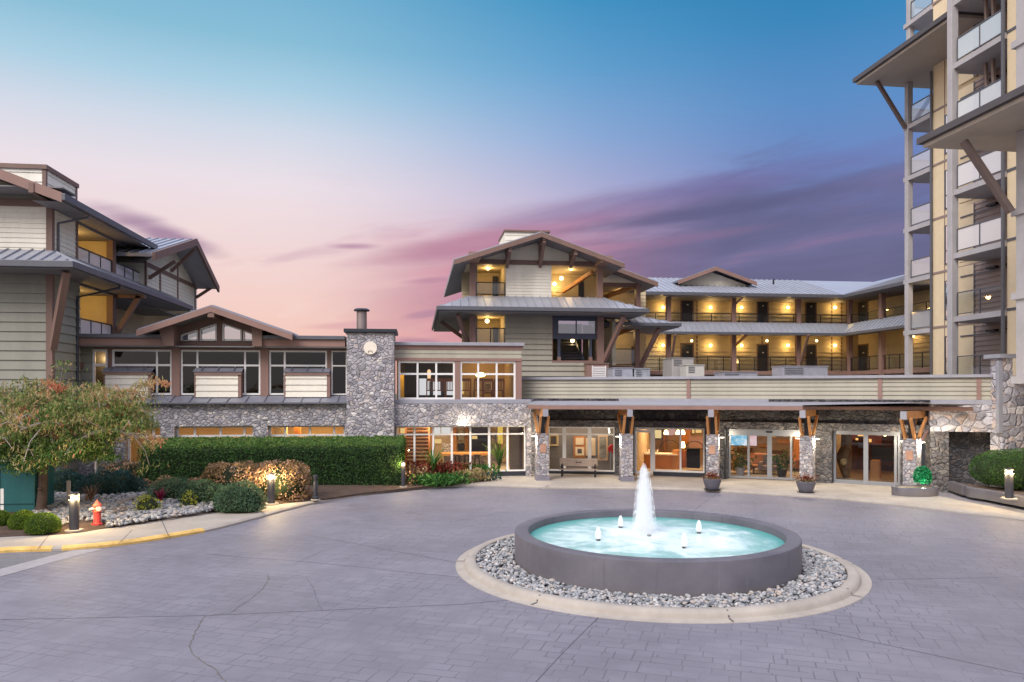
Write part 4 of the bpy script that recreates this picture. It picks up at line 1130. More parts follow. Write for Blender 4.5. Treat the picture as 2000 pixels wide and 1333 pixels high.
# ------------------------------------------------------------------ high rise on the right
TW = thing('tower_block', 'tall apartment tower with concrete columns, glass balconies and jutting eaves at the right edge', 'building', (30, 30, 0))
FL = [4.49 + 2.99 * i for i in range(-1, 9)]
c1 = Vector((28.45, 41.0)); XA = 28.4; XB = 25.2; XC = 21.4
YB1, YB0 = 33.1, 29.9
ZTOP = 27.0
def column(name, x, y, w, z0_, z1_, bands=()):
    b = MB().box(x - w / 2, x + w / 2, y - w / 2, y + w / 2, z0_, z1_); b.build(name, M_TCOL, TW, bevel=.02)
M_EAVE = mat('dark_eave_trim', (.085, .075, .08), .5, var=.1); M_STRUT = mat('dark_strut', (.155, .115, .105), .6, var=.12)
column('concrete_column', c1.x, c1.y, .32, 3, 21.95); column('concrete_column', c1.x + .1, c1.y, .32, 22.3, ZTOP)
column('concrete_column', XB + .02, YB1, .34, 3, ZTOP)
column('concrete_column', XC, 24.3, .50, 4.4, 13.2); column('concrete_column', XC, 24.3, .50, 13.62, ZTOP)
# far bay: slabs, railings, yellow wall with window strip
WA = XS(XA, 1838)
yA0 = WA.P(1822).y
for z in FL[2:]:
    if abs(z - 22.43) < .5: continue
    MB().box(XA - .1, XA + 3.0, yA0, c1.y + .28, z - .25, z).build('balcony_slab', M_TCOL, TW)
    railing(TW, [(XA, yA0 + .05), (XA, c1.y - .3)], z, 1.05, sp=2.4, m=M_GUT, g=M_GLASSF)
    railing(TW, [(XA + .3, c1.y + .2), (XA + 2.9, c1.y + .2)], z, 1.05, sp=2.4, m=M_GUT, g=M_GLASSF)
for z in FL[1:3]: globe(TW, (XA + 1.1, 39.8, z + 2.35), .07, name='ceiling_lamp'); glow(TW, (XA + 1.1, 39.8, z + 2.15), 12)
zA = FL[1] - .5
b = MB().wall(WA, 33.6, yA0, zA, 21.95, 0, -.3).wall(WA, 33.6, yA0, 22.35, ZTOP, -.02, -.3); b.build('yellow_wall', M_TPAN, TW)
b = MB()
for z in FL[1:]: b.wall(WA, 33.6, yA0 + .02, z - .06, z + .06, .03, -.05)
yw0, yw1 = WA.P(1858).y, WA.P(1846).y
b.wall(WA, yw1, yw1 + .05, zA, 21.9, .025, -.05); b.build('wall_batten', M_TBRN, TW)
for z in FL[1:6]:
    b = MB(); zz0, zz1 = z + .35, z + 2.45
    b.wall(WA, yw0 - .4, yw0 - .35, zz0, zz1, .06, 0).wall(WA, yw1 - .06, yw1, zz0, zz1, .06, 0)
    for zq in (zz0, zz0 + .7, zz1 - .05): b.wall(WA, yw0 - .35, yw1 - .06, zq, zq + .05, .055, 0)
    f = b.build('slit_window', M_GUT, TW)
    MB().poly(WA.pt(yw0 - .35, zz0, .03), WA.pt(yw1 - .06, zz0, .03), WA.pt(yw1 - .06, zz1, .03), WA.pt(yw0 - .35, zz1, .03)).build('pane', M_GLASSM, f)
MB().tube([(XA - .1, yA0, 3.5), (XA - .1, yA0, 21.7)], .07, 8).build('downpipe', M_GUT, TW, True)
# middle bay: slabs, balcony rails, recessed walls
RB = XS(27.2, 1915)
yq = RB.P(1904).y
for z in FL[1:]:
    MB().box(XB - .05, 27.2, YB0 - .1, YB1 + .3, z - .25, z).build('balcony_slab', M_TCOL, TW)
    railing(TW, [(XB, YB1 - .35), (XB, YB0)], z, 1.1, sp=1.75, m=M_GUT, g=M_GLASSR if z < 9 else M_GLASST)
for z0_, z1_ in zip(FL[:-1], FL[1:]):
    MB().wall(RB, yq, YB1 + 2.2, z0_, z1_ - .25, 0, -.2).build('yellow_wall', M_TPAN, TW)
    MB().siding(RB, [(27.2, z0_), (yq, z0_), (yq, z1_ - .25), (27.2, z1_ - .25)], .24, lap=.04).build('brown_siding_wall', M_TBRN, TW)
    MB().wall(RB, yq - .04, yq + .04, z0_, z1_ - .25, .05, -.05).wall(RB, 27.2, YB1 + 2, z0_ + 2.2, z0_ + 2.27, .045, -.05).build('wall_batten', M_GUT, TW)
    MB().box(26.95, 27.15, yq - 1.6, yq - 1.0, z0_ + 2.3, z0_ + 2.4).box(26.95, 27.15, yq - 2.6, yq - 2.1, z0_ + 2.3, z0_ + 2.4).build('soffit_light', M_BLACKM, TW)
MB().tube([(XB - .06, YB0 - .02, 4.4), (XB - .06, YB0 - .02, ZTOP)], .085, 8).build('downpipe', M_GUT, TW, True)
WB = XS(XB + .05)
MB().wall(WB, 25.5, YB0 - .12, FL[0], ZTOP, 0, -.2).build('yellow_wall', M_TPAN, TW)
b = MB()
for z in FL[1:]: b.wall(WB, 25.5, YB0 - .12, z - .06, z + .06, .03, -.05)
b.build('wall_batten', M_GUT, TW)
# near bay: slabs and rails
for z in FL[1:]:
    if 12.9 < z < 13.6: continue
    MB().box(XC - .32, XB, 19.5, 24.7, z - .25, z).build('balcony_slab', M_TCOL, TW)
    railing(TW, [(XC - .27, 23.9), (XC - .27, 19.6)], z, 1.1, sp=2.1, m=M_GUT, g=M_GLASST)
# jutting eaves
for (x0_, y1_, y0_, z_, nm) in ((25.6, 41.65, 33.5, 21.95, 'upper'), (19.05, 26.6, 17.0, 13.2, 'lower')):
    e = MB().box(x0_, x0_ + 9, y0_, y1_, z_, z_ + .14).build('eave_soffit', M_TSOF, TW)
    MB().box(x0_ - .1, x0_ + 9, y0_, y1_ + .1, z_ + .142, z_ + .34).box(x0_ - .16, x0_ - .101, y0_, y1_ + .16, z_ + .16, z_ + .4).build('eave_fascia', M_EAVE, e)
    MB().box(x0_ + .02, x0_ + 9, y0_, y1_ - .05, z_ + .35, z_ + .42).build('eave_roof', M_ROOF, e)
sx = YS(41.0)
MB().bar((26.45, 41.0, 21.95), (c1.x - .2, 41.0, 19.3), .18, .2, (0, 1, 0)).build('eave_strut', M_STRUT, TW)
MB().bar(YS(24.9).at(1882, 276), YS(24.4).at(1975, 415), .2, .22, (0, 1, 0)).build('eave_strut', M_STRUT, TW)
MB().box(25.4, 27.2, YB0 + .2, YB1, 24.7, 25.2).build('upper_beam', M_TCOL, TW)
for z in (19.5, 16.5): MB().bar((26.2, 32.0, z), (26.2, 32.2, z + 2.7), .14, .14).bar((26.2, 31.6, z), (26.2, 31.75, z + 2.7), .14, .14).build('balcony_prop', M_TBRN, TW)
# stone podium with recess
PX = 21.0
# body behind so that nothing shows through
MB().box(28.8, 44, 22, 38.5, 3.2, ZTOP).box(25.6, 28.7, 22, 29.6, 3.2, ZTOP).build('core', M_TPAN, TW)
# ------------------------------------------------------------------ entrance front: a concave line of glass and stone
gp = [G(u, v, .06) for u, v in ((1044, 926.5), (1235, 930), (1420, 936.5), (1605, 944), (1815, 956.5))]
EN = thing('entrance_building', 'low entrance building with curved siding parapet over glazed lobby doors and stone piers', 'building', (gp[2].x, gp[2].y, 0))
SG = []
for a, c in zip(gp[:-1], gp[1:]):
    SG.append(Seg(a.xy, c.xy))
for s, ur in zip(SG, (1140, 1330, 1510, 1700)): s.uref = ur
ZO, ZT = 2.32, 3.62           # head of the openings, top of the stone
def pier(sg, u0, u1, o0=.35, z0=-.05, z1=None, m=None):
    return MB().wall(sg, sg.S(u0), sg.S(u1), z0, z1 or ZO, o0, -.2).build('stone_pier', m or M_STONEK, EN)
for i, sg in enumerate(SG):
    L = (sg.b - sg.a).length
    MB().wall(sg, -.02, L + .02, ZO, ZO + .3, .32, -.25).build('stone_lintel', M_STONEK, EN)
    MB().wall(sg, -.02, L + .02, ZO + .302, ZT, .12, -.25).build('canopy_shade_band', M_STONED, EN)  # upper wall band, canopy shadow put into its stone colour
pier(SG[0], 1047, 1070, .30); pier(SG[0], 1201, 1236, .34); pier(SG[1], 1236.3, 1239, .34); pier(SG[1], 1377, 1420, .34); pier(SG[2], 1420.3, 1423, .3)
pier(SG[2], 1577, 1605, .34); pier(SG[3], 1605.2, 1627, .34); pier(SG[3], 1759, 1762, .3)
# glazing
zs = lambda sg, v: sg.Z(v)
def ewin(sg, u0, u1, v1, vs, hs, fw=.09, m=None, g=None, v0=None, name='window'):
    v0 = HOR - (ZO - CAM_H) * FPX / sg.t(sg.uref)
    return window(EN, sg, u0, u1, v0, v1, vs, hs, fw, m or M_WHITE, g or M_GLASS, .0, .1, name)
ewin(SG[0], 1070, 1201, 921, ((1102, .16), (1151.5, .16)), (849,), .07)
MB().wall(SG[0], SG[0].S(1070), SG[0].S(1201), -.02, SG[0].Z(921) - .004, .05, -.2).build('sill', M_PIPE, EN)
d = ewin(SG[1], 1239, 1275, 928, (), (844,), .11, name='entrance_door')
MB().wall(SG[1], SG[1].S(1270), SG[1].S(1271), 1.0, 1.3, .08, .03).build('handle', M_ALU, d)
ewin(SG[1], 1275.5, 1377, 923, (1329,), (), .08)
MB().wall(SG[1], SG[1].S(1276), SG[1].S(1377), -.02, SG[1].Z(923) - .004, .05, -.2).build('sill', M_PIPE, EN)
d = ewin(SG[2], 1423, 1577, 936.5, (1462, (1503, .2), 1545), (845,), .09, M_ALU, name='sliding_door')
MB().wall(SG[2], SG[2].S(1423), SG[2].S(1577), ZO - .3, ZO - .02, .06, .012).build('door_header', M_ALU, d)
MB().wall(SG[2], SG[2].S(1496), SG[2].S(1509), ZO - .16, ZO - .08, .09, .061).build('door_sensor', M_BLACKM, d)
ewin(SG[3], 1628, 1759, 945, ((1691, .18), (1749, .1)), (848,), .1, M_ALU)
MB().wall(SG[3], SG[3].S(1628), SG[3].S(1759), -.02, SG[3].Z(945) - .004, .06, -.2).build('sill', M_ALU, EN)
MB().wall(SG[3], SG[3].S(1762), SG[3].S(1812), -.02, ZO, -.3, -.5).build('dark_recess', M_BRICKD, EN)
for sg, u in ((SG[2], 1418), (SG[1], 1383)):
    MB().tube([sg.pt(sg.S(u), .1, .42), sg.pt(sg.S(u), ZO, .42)], .05, 8).build('downpipe', M_PIPE, EN, True)
# parapet of lap siding, following a smooth curve in front of the glass
pp = [(1012, 35.05), (1130, 34.4)]
def plan(u, t): rx, ry = ray(u); return Vector((rx * t, ry * t))
cur = [plan(u, t) for u, t in ((1010, 36.3), (1100, 35.7), (1200, 35.1), (1290, 34.4), (1345, 33.9), (1400, 33.6), (1450, 33.3), (1500, 33.0), (1550, 32.7), (1600, 32.4), (1660, 31.9), (1720, 31.3), (1780, 30.8), (1840, 30.3), (1895, 29.8), (1938, 29.4))]
zb, zp0, zp1 = 3.46, 3.63, 4.63
b = MB(); cb = MB(); fb = MB()
nb = 5; ex = (zp1 - .12 - zp0) / nb
def curv(mb, z0_, z1_, f0, f1, bk):
    """strip along the curve, leaning from offset f0 at the foot to f1 at the head, with thickness to bk"""
    n = len(cur); N = []
    for i in range(n):
        d_ = (cur[min(i + 1, n - 1)] - cur[max(i - 1, 0)]).normalized(); N.append(Vector((d_.y, -d_.x)))
    vs = []
    for p, m_ in zip(cur, N):
        for o_, z_ in ((f0, z0_), (f1, z1_), (bk, z1_), (bk, z0_)):
            q_ = p + m_ * o_; vs.append((q_.x, q_.y, z_))
    fs = []
    for i in range(n - 1):
        for j in range(4): fs.append((i * 4 + j, i * 4 + (j + 1) % 4, i * 4 + 4 + (j + 1) % 4, i * 4 + 4 + j))
    fs += [(3, 2, 1, 0), tuple((n - 1) * 4 + j for j in range(4))]
    mb.add(vs, fs)
for i in range(nb): curv(b, zp0 + i * ex + .003, zp0 + (i + 1) * ex, .055, .012, -.12)
b.build('parapet_siding', M_TAN, EN)
curv(cb, zp1 - .118, zp1, .16, .16, -.25); cb.build('parapet_cap', M_CAP, EN)
curv(fb, zb - .05, zp0, .13, .13, -.7); fb.build('parapet_base', M_CAP, EN)
for u in (1345, 1719, 1912):
    i = min(range(len(cur)), key=lambda j: abs(1000 + FPX * ((cur[j].x * CY - cur[j].y * SY) / (cur[j].x * SY + cur[j].y * CY)) - u))
    p = cur[i]
    rx, ry = ray(u); t = p.length / math.hypot(rx, ry); p = Vector((rx * t, ry * t))
    dd = (cur[min(i + 1, len(cur) - 1)] - cur[max(i - 1, 0)]).normalized(); nn_ = Vector((dd.y, -dd.x))
    MB().bar((p.x + nn_.x * .03, p.y + nn_.y * .03, zp0 + .004), (p.x + nn_.x * .03, p.y + nn_.y * .03, zp1 - .125), .16, .12, (nn_.x, nn_.y, 0)).build('parapet_trim', M_TRIMP, EN)
# flat roof behind the parapet
b = MB(); n = len(cur)
b.prism([(p.x, p.y + .14, zp1 - .75) for p in cur] + [(cur[-1].x + 4, 52, zp1 - .75), (cur[0].x, 52, zp1 - .75)], (0, 0, .25)); b.build('flat_roof', M_ROOFD, EN)
# right stone wall with its shallow recess, downpipe corner
WR = Seg(G(1812, 957, .05).xy, G(1957, 961, .05).xy, 1880)
ws = WR.S
MB().wall(WR, ws(1812), ws(1957), WR.Z(843), zb - .01, .3, -.4).build('right_stone_wall', M_STONEB, EN)
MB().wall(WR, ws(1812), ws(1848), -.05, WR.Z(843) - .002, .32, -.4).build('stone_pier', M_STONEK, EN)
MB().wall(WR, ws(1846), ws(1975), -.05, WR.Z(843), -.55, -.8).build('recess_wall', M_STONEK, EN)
MB().wall(WR, ws(1848.3), ws(1957), WR.Z(843) + .002, WR.Z(843) + .05, -.401, -.82).build('recess_soffit', M_STONEB, EN)
PD = thing('stone_podium', 'pale boulder stone podium under the tower at the right edge, beside the downpipe', 'wall', (22, 27, 0))
pcx = YS(26.3).P(1957).x
MB().box(pcx, pcx + 8, 26.3, 26.9, -.05, YS(26.3).Z(742, 1957)).build('stone_block', M_STONEB, PD)
MB().box(pcx + .01, pcx + .45, 26.31, 26.89, YS(26.3).Z(741.8, 1957), YS(26.3).Z(700, 1957)).build('upper_stone_block', M_STONEB, PD)
MB().box(pcx - .2, pcx + .62, 26.15, 27.0, YS(26.3).Z(699.8, 1957), YS(26.3).Z(692, 1957)).build('stone_cap', M_CAP, PD)
MB().box(pcx + .35, pcx + 8, 25.9, 28.15, YS(26.3).Z(741.9, 1957), YS(26.3).Z(734, 1957)).build('podium_slab', M_TCOL, PD)
MB().bar((pcx - .07, 26.35, YS(26.3).Z(705, 1957)), (pcx - .07, 26.35, YS(26.3).Z(846, 1957)), .16, .16).build('downpipe', M_CAP, PD)
# lobby interior: polygon floor and ceiling, back walls
inner = [p.xy for p in gp]
back = []
for i, p in enumerate(inner):
    sg = SG[min(i, 3)]; back.append(p - sg.n * (7.0 if i else 2.2) + Vector((0, 0)))
back[1] = inner[1] - SG[1].n * 7.5
MB().prism([(p.x, p.y, .0) for p in inner] + [(p.x, p.y, .0) for p in reversed(back)], (0, 0, .06)).build('lobby_floor', mat('lobby_tile', (.46, .33, .22), .25, var=.12), EN)
MB().prism([(p.x, p.y, 2.75) for p in inner] + [(p.x, p.y, 2.75) for p in reversed(back)], (0, 0, .1)).build('lobby_ceiling', M_CEIL, EN)
# vestibule wall behind the bench window
V0 = Seg(SG[0].a - SG[0].n * 1.9, SG[0].b - SG[0].n * 1.9, 1140)
MB().siding(V0, [(-1, .06), ((V0.b - V0.a).length, .06), ((V0.b - V0.a).length, 2.75), (-1, 2.75)], .2, lap=.012).build('vestibule_wall', mat('grey_vestibule_siding', (.20, .185, .18), .6, var=.08), EN)
V1 = Seg(back[1], back[2], 1330); V2 = Seg(back[2], back[3], 1510); V3 = Seg(back[3], back[4], 1700)
for sg, m_ in ((V1, mat('amber_wall', (.55, .36, .18), .7, var=.05)), (V2, mat('taupe_wall', (.36, .27, .20), .7, var=.05)), (V3, mat('red_amber_wall', (.16, .06, .03), .7, var=.5, nscale=1.5))):
    MB().wall(sg, -.3, (sg.b - sg.a).length + .3, .06, 2.75, 0, -.2).build('lobby_back_wall', m_, EN)
for p, q_ in ((inner[1], back[1]), (inner[3], back[3] + Vector((.3, 0))), (inner[4], back[4])):
    MB().wall(Seg(p, q_), .3, (q_ - p).length, .06, 2.75, .08, -.08).build('lobby_partition', M_WARMW, EN)
M_TERR_ = mat('rust_fabric', (.38, .17, .10), .8, var=.1)
def inside(sg, u, depth, z):
    p = sg.P(u) - sg.n * depth; return Vector((p.x, p.y, z))
for sg, u, dpt, w_, cc in ((SG[0], 1100, .9, 30, (1, .74, .5)), (SG[0], 1165, .9, 34, (1, .74, .5)), (SG[1], 1270, 3.0, 78, (1, .60, .30)), (SG[1], 1340, 3.2, 66, (1, .52, .20)), (SG[2], 1450, 3.0, 52, (1, .64, .34)), (SG[2], 1535, 3.0, 52, (1, .60, .30)), (SG[3], 1665, 3.2, 12, (1, .55, .22)), (SG[3], 1725, 4.0, 12, (1, .50, .18))):
    lamp(inside(sg, u, dpt, 2.70), w_, cc, .3, EN, 'AREA', size=(1.2, 1.2))
# plane inside, parallel to a front segment
def IN(sg, dpt): return Seg(sg.a - sg.n * dpt, sg.b - sg.n * dpt, sg.uref)
# vestibule notices
VN = IN(SG[0], 1.86)
def framed(lab, sg, u0, u1, v0, v1, fm, im, bw=.05, name='framed_picture', cat='picture', th=.05):
    t = thing(name, lab, cat, tuple(sg.at((u0 + u1) / 2, v1)))
    MB().wpx(sg, u0, u1, v0, v1, th, 0).build('frame', fm, t)
    a, c, z0_, z1_ = sg.S(u0) + bw, sg.S(u1) - bw, sg.Z(v1) + bw, sg.Z(v0) - bw
    MB().wall(sg, a, c, z0_, z1_, th + .012, th - .02).build('print', im, t)
    return t
M_PAPER = mat('warm_paper', (.78, .64, .44), .6, var=.04)
M_PRINT = mat('dark_print', (.10, .08, .08), .5, var=.6, nscale=9)
framed('dark print in gold frame behind the glass, beside the first stone pillar', VN, 1072, 1091, 849, 872, mat('gold_frame', (.62, .47, .26), .5), M_PRINT, .10)
bd = thing('notice_board', 'wooden notice board with two square pale notices behind the bench', 'notice board', tuple(VN.at(1132, 890)))
MB().wpx(VN, 1120, 1143, 852, 894, .03, 0).build('board', M_ORANGE, bd)
MB().wpx(VN, 1124.5, 1140, 855.5, 869, .05, .02).build('upper_notice', M_PAPER, bd)
o = MB().wpx(VN, 1124, 1141, 873.5, 890, .05, .02).build('lower_notice', M_PAPER, bd)
MB().wpx(VN, 1128, 1136.5, 877, 886, .055, .045).build('print', M_PRINT, o)
framed('tall pale notice in thin frame on the vestibule wall, right of the notice board', VN, 1144, 1163, 856, 890, M_PAPER, mat('pale_notice', (.66, .52, .36), .6, var=.05), .02)
framed('glazed display case with grey shelves on the vestibule wall, near the red disc', VN, 1168, 1187, 850, 899, mat('case_frame', (.62, .42, .26), .5), mat('case_grey', (.22, .21, .19), .5, var=.7, nscale=2.2), .07, 'display_case', 'display case')
rd = MB().lathe([(.001, -.03), (.2, -.03), (.22, .0), (.2, .04), (.001, .06)], (0, 0, 0), 20)
p = IN(SG[0], .6).at(1196, 877); rd.v = [(p.x + v[0], p.y - v[2], p.z + v[1]) for v in rd.v]
tag(rd.build('red_disc', mat('red_enamel', (.55, .02, .02), .25, var=.05), None, True, loc=tuple(p)), 'glossy red round disc behind the glass, left of the second stone pillar', 'sign')
p = IN(SG[0], .5).P(1193); tag(MB().tube([(p.x, p.y, .06), (p.x, p.y, 1.15)], .03, 8).lathe([(.001, .06), (.16, .06), (.14, .09), (.001, .1)], (p.x, p.y, 0), 14).build('disc_stand', M_ALU, loc=(p.x, p.y, .06)), 'thin metal stand carrying the red disc inside the vestibule', 'stand')
MB().tube([IN(SG[0], 1.0).at(1189, 836), IN(SG[0], 1.0).at(1190, 846)], .03, 8).build('tube_lamp', M_GLOBEW, EN)
# reception: long wooden desk, chairs, lamps, screen
D1 = IN(SG[1], 3.2)
ds = thing('reception_desk', 'long orange wood reception desk with pale counter behind the entrance door', 'desk', tuple(D1.at(1285, 925)))
MB().wall(D1, D1.S(1238), D1.S(1322), .06, D1.Z(890), 0, -.7).build('desk_front', M_ORANGE, ds)
MB().wall(D1, D1.S(1236), D1.S(1324), D1.Z(890) + .002, D1.Z(887.5), .12, -.8).build('desk_top', M_CREAM, ds)
MB().wall(D1, D1.S(1313), D1.S(1326), .06, D1.Z(880), .03, -.4).build('desk_end_panel', M_WOOD, ds)
cup0 = None
for i in range(7):
    p = D1.at(1250 + i * 5.6, 887, -.1)
    if i == 0:
        cup0 = tag(MB().lathe([(.001, 0), (.035, 0), (.045, .16), (.03, .2), (.001, .2)], p, 10).build('white_bottle', M_WHITE, None, True, loc=tuple(p)), 'small white bottle in the row standing on the pale reception counter', 'bottle', 'white bottles along the reception counter')
    else: dup(cup0, tuple(p))
sc_ = thing('wall_screen', 'lit warm yellow wall screen hanging over the reception desk', 'screen', tuple(IN(SG[1], 5).at(1284, 857)))
MB().wpx(IN(SG[1], 5.0), 1272, 1295, 839, 860, .05, -.08).build('screen_case', M_BLACKM, sc_)
MB().wpx(IN(SG[1], 5.0), 1274, 1292, 841, 857, .06, .045).build('screen_face', emit('screen_amber', (1, .74, .34), .85), sc_)
sh0 = None
for i, u in enumerate((1301, 1324.5, 1333.5)):
    p = IN(SG[1], 2.2).at(u, 845)
    if i == 0:
        sh0 = thing('pendant_lamp', 'glowing pendant lamp right of the amber screen, first of three', 'lamp', tuple(p), 'pendant lamps over the reception')
        MB().lathe([(.02, .12), (.07, .1), (.12, -.05), (.10, -.1), (.001, -.1)], p, 14).build('shade', M_GLOBE, sh0, True)
        MB().tube([p + Vector((0, 0, .12)), Vector((p.x, p.y, 2.74))], .012, 6).build('cord', M_BLACKM, sh0)
    else: dup(sh0, tuple(p), 0, ['', 'glowing pendant lamp left of the glazing bar in the reception window', 'glowing pendant lamp right of the glazing bar in the reception window'][i])
hc = thing('high_cabinet', 'dark cabinet with round arched top in the reception window, right of the desk', 'cabinet', tuple(IN(SG[1], 2.5).at(1352, 925)))
MB().wpx(IN(SG[1], 2.5), 1341, 1366, 876, 914, 0, -.5).build('cabinet_body', M_BRICKD, hc)
b = MB()
for cx_, r_ in ((1308, 20), (1356, 18)):
    path = [IN(SG[1], 2.4).at(cx_ + r_ * math.cos(t), 878 - (18 if cx_ < 1340 else 16) * math.sin(t)) for t in np.linspace(0, PI, 15)]
    b.tube(path, .018, 6)
b.build('arch_rails', M_BLACKM, hc, True)
tl = thing('table_lamp', 'small conical table lamp glowing behind the reception window bar', 'lamp', tuple(IN(SG[1], 4).at(1334, 884)))
p = IN(SG[1], 4.0).at(1334, 871); MB().lathe([(.06, .2), (.13, -.1), (.001, -.1)], p, 14).build('lamp_shade', M_GLOBE, tl, True)
MB().tube([p - Vector((0, 0, .1)), Vector((p.x, p.y, p.z - .3))], .03, 8).build('lamp_base', M_WOODD, tl)
MB().wall(IN(SG[1], 4.2), IN(SG[1], 4.2).S(1326), IN(SG[1], 4.2).S(1340), .06, IN(SG[1], 4.2).Z(880), .3, -.4).build('lamp_cabinet', M_CHAIRW, EN)
MB().wpx(IN(SG[1], 6.5), 1332, 1350, 832, 865, .2, 0).build('orange_wall_panel', mat('orange_panel', (.62, .22, .03), .5), EN)
# lounge behind the sliding doors
tvm = mat('tv_picture', (.4, .6, .8), .5)
def screen(lab, sg, u0, u1, v0, v1, stops, st):
    t = thing('wall_screen', lab, 'screen', tuple(sg.at((u0 + u1) / 2, v1)))
    MB().wpx(sg, u0 - 1, u1 + 1, v0 - 1, v1 + 1, 0, -.08).build('screen_case', M_BLACKM, t)
    m, kk, out = newmat('screen_image')
    e = kk.n('ShaderNodeEmission'); co = kk.n('ShaderNodeTexCoord').outputs['Object']
    kk.l(kk.ramp(kk.noise(co, 3.2, 4, .6), stops), e.inputs[0]); e.inputs[1].default_value = st; kk.l(e.outputs[0], out.inputs[0])
    MB().wpx(sg, u0, u1, v0, v1, .012, -.02).build('screen_face', m, t)
L2 = IN(SG[2], 2.6)
screen('large lit screen with blue and white picture inside the left sliding door', L2, 1427, 1459, 845, 872, [(.3, (.10, .42, .62)), (.48, (.35, .66, .85)), (.6, (.9, .94, 1))], .9)
screen('narrow lit pink screen inside the sliding door, right of the blue one', L2, 1464, 1478, 845, 872, [(.3, (.8, .42, .46)), (.6, (.95, .76, .78))], .85)
L5 = IN(SG[2], 6.8)
framed('small square picture with gold frame on the taupe wall left of the sliding door bar', L5, 1487, 1497, 844, 853, mat('gold_frame2', (.66, .48, .24), .5), M_PAPER, .06)
framed('small square picture with gold frame on the taupe wall right of the sliding door bar', L5, 1507, 1516, 845, 855, MATS['gold_frame2'], M_PAPER, .06)
MB().wpx(IN(SG[2], 4.5), 1550, 1566, 844, 898, 0, -.2).build('orange_wall_panel', M_ORANGE, EN)
def armchair(lab, p, rz, m):
    t = thing('armchair', lab, 'armchair', (0, 0, 0), 'armchairs in the lobby lounge')
    MB().box(-.38, .38, -.35, .38, .25, .45).build('seat', m, t, bevel=.06)
    MB().box(-.40, .40, .28, .45, .3, .95).build('backrest', m, t, bevel=.07)
    for sx in (-1, 1): MB().box(sx * .42 - .08, sx * .42 + .08, -.38, .42, .2, .62).build('armrest', m, t, bevel=.05)
    t.location = p; t.rotation_euler = (0, 0, rz); return t
M_TERR = mat('terracotta_fabric', (.36, .17, .11), .8, var=.1); M_GREYF = mat('mauve_fabric', (.24, .18, .17), .8, var=.1)
armchair('terracotta armchair behind the left sliding door, right of the pink screen side', inside(SG[2], 1486, 3.6, .06), 2.4, M_TERR)
armchair('mauve armchair in the middle of the sliding doors, nearest the glass', inside(SG[2], 1500, 2.4, .06), -.6, M_GREYF)
armchair('tan armchair at the left of the sliding doors under the blue screen', inside(SG[2], 1437, 2.2, .06), .5, mat('tan_fabric', (.45, .28, .15), .8))
armchair('terracotta armchair at the right of the sliding doors near the orange panel', inside(SG[2], 1545, 4.4, .06), -1.2, M_TERR)
ctb = thing('coffee_table', 'low wooden coffee table between the armchairs behind the sliding doors', 'table', tuple(inside(SG[2], 1478, 2.7, .06)))
p = inside(SG[2], 1478, 2.7, .06); MB().box(p.x - .5, p.x + .5, p.y - .3, p.y + .3, p.z + .38, p.z + .43).build('table_top', M_WOOD, ctb)
for sx in (-1, 1):
    for sy in (-1, 1): MB().box(p.x + sx * .42 - .03, p.x + sx * .42 + .03, p.y + sy * .24 - .03, p.y + sy * .24 + .03, p.z, p.z + .38).build('leg', M_WOODD, ctb)
# totem and glow behind the right window
TT = IN(SG[3], 2.2)
tt = thing('carved_totem', 'dark carved wooden totem with pale chipped face behind the right lobby window', 'sculpture', tuple(TT.at(1650, 940)))
b = MB(); p0 = TT.at(1655, 940); p1 = TT.at(1652, 846)
b.tube([p0, p0.lerp(p1, .25) + Vector((-.12, 0, 0)), p0.lerp(p1, .5) + Vector((-.2, 0, 0)), p0.lerp(p1, .7) + Vector((0, 0, 0)), p1], [.13, .2, .3, .24, .2], 9)
b.build('trunk', mat('carved_wood', (.13, .07, .03), .6, var=.6, nscale=5), tt, True)
MB().ball(p0.lerp(p1, .42) + Vector((-.26, -.18, 0)), .14, 7, 1.3).build('pale_face', mat('pale_carving', (.6, .45, .22), .6, var=.4), tt, True)
MB().ball(p1 + Vector((.06, -.1, .05)), .13, 7, 1.2).build('glowing_cap', emit('totem_glow', (1, .78, .40), 1.3), tt, True)
for u0, u1, v0, v1 in ((1675, 1689, 845, 853), (1697, 1702, 858, 864), (1671, 1676, 857, 861)):
    MB().wpx(IN(SG[3], 5.2), u0, u1, v0, v1, 0, -.05).build('amber_light_box', emit('amber_box%d' % u0, (1, .50, .14), 1.2), EN)
MB().wpx(IN(SG[3], 3.0), 1700, 1718, 900, 935, 0, -.6).build('log_bench_end', M_WOOD, EN)
MB().ball(TT.at(1722, 852, -1.5), .09, 6).build('globe_lamp', M_GLOBE, EN, True)
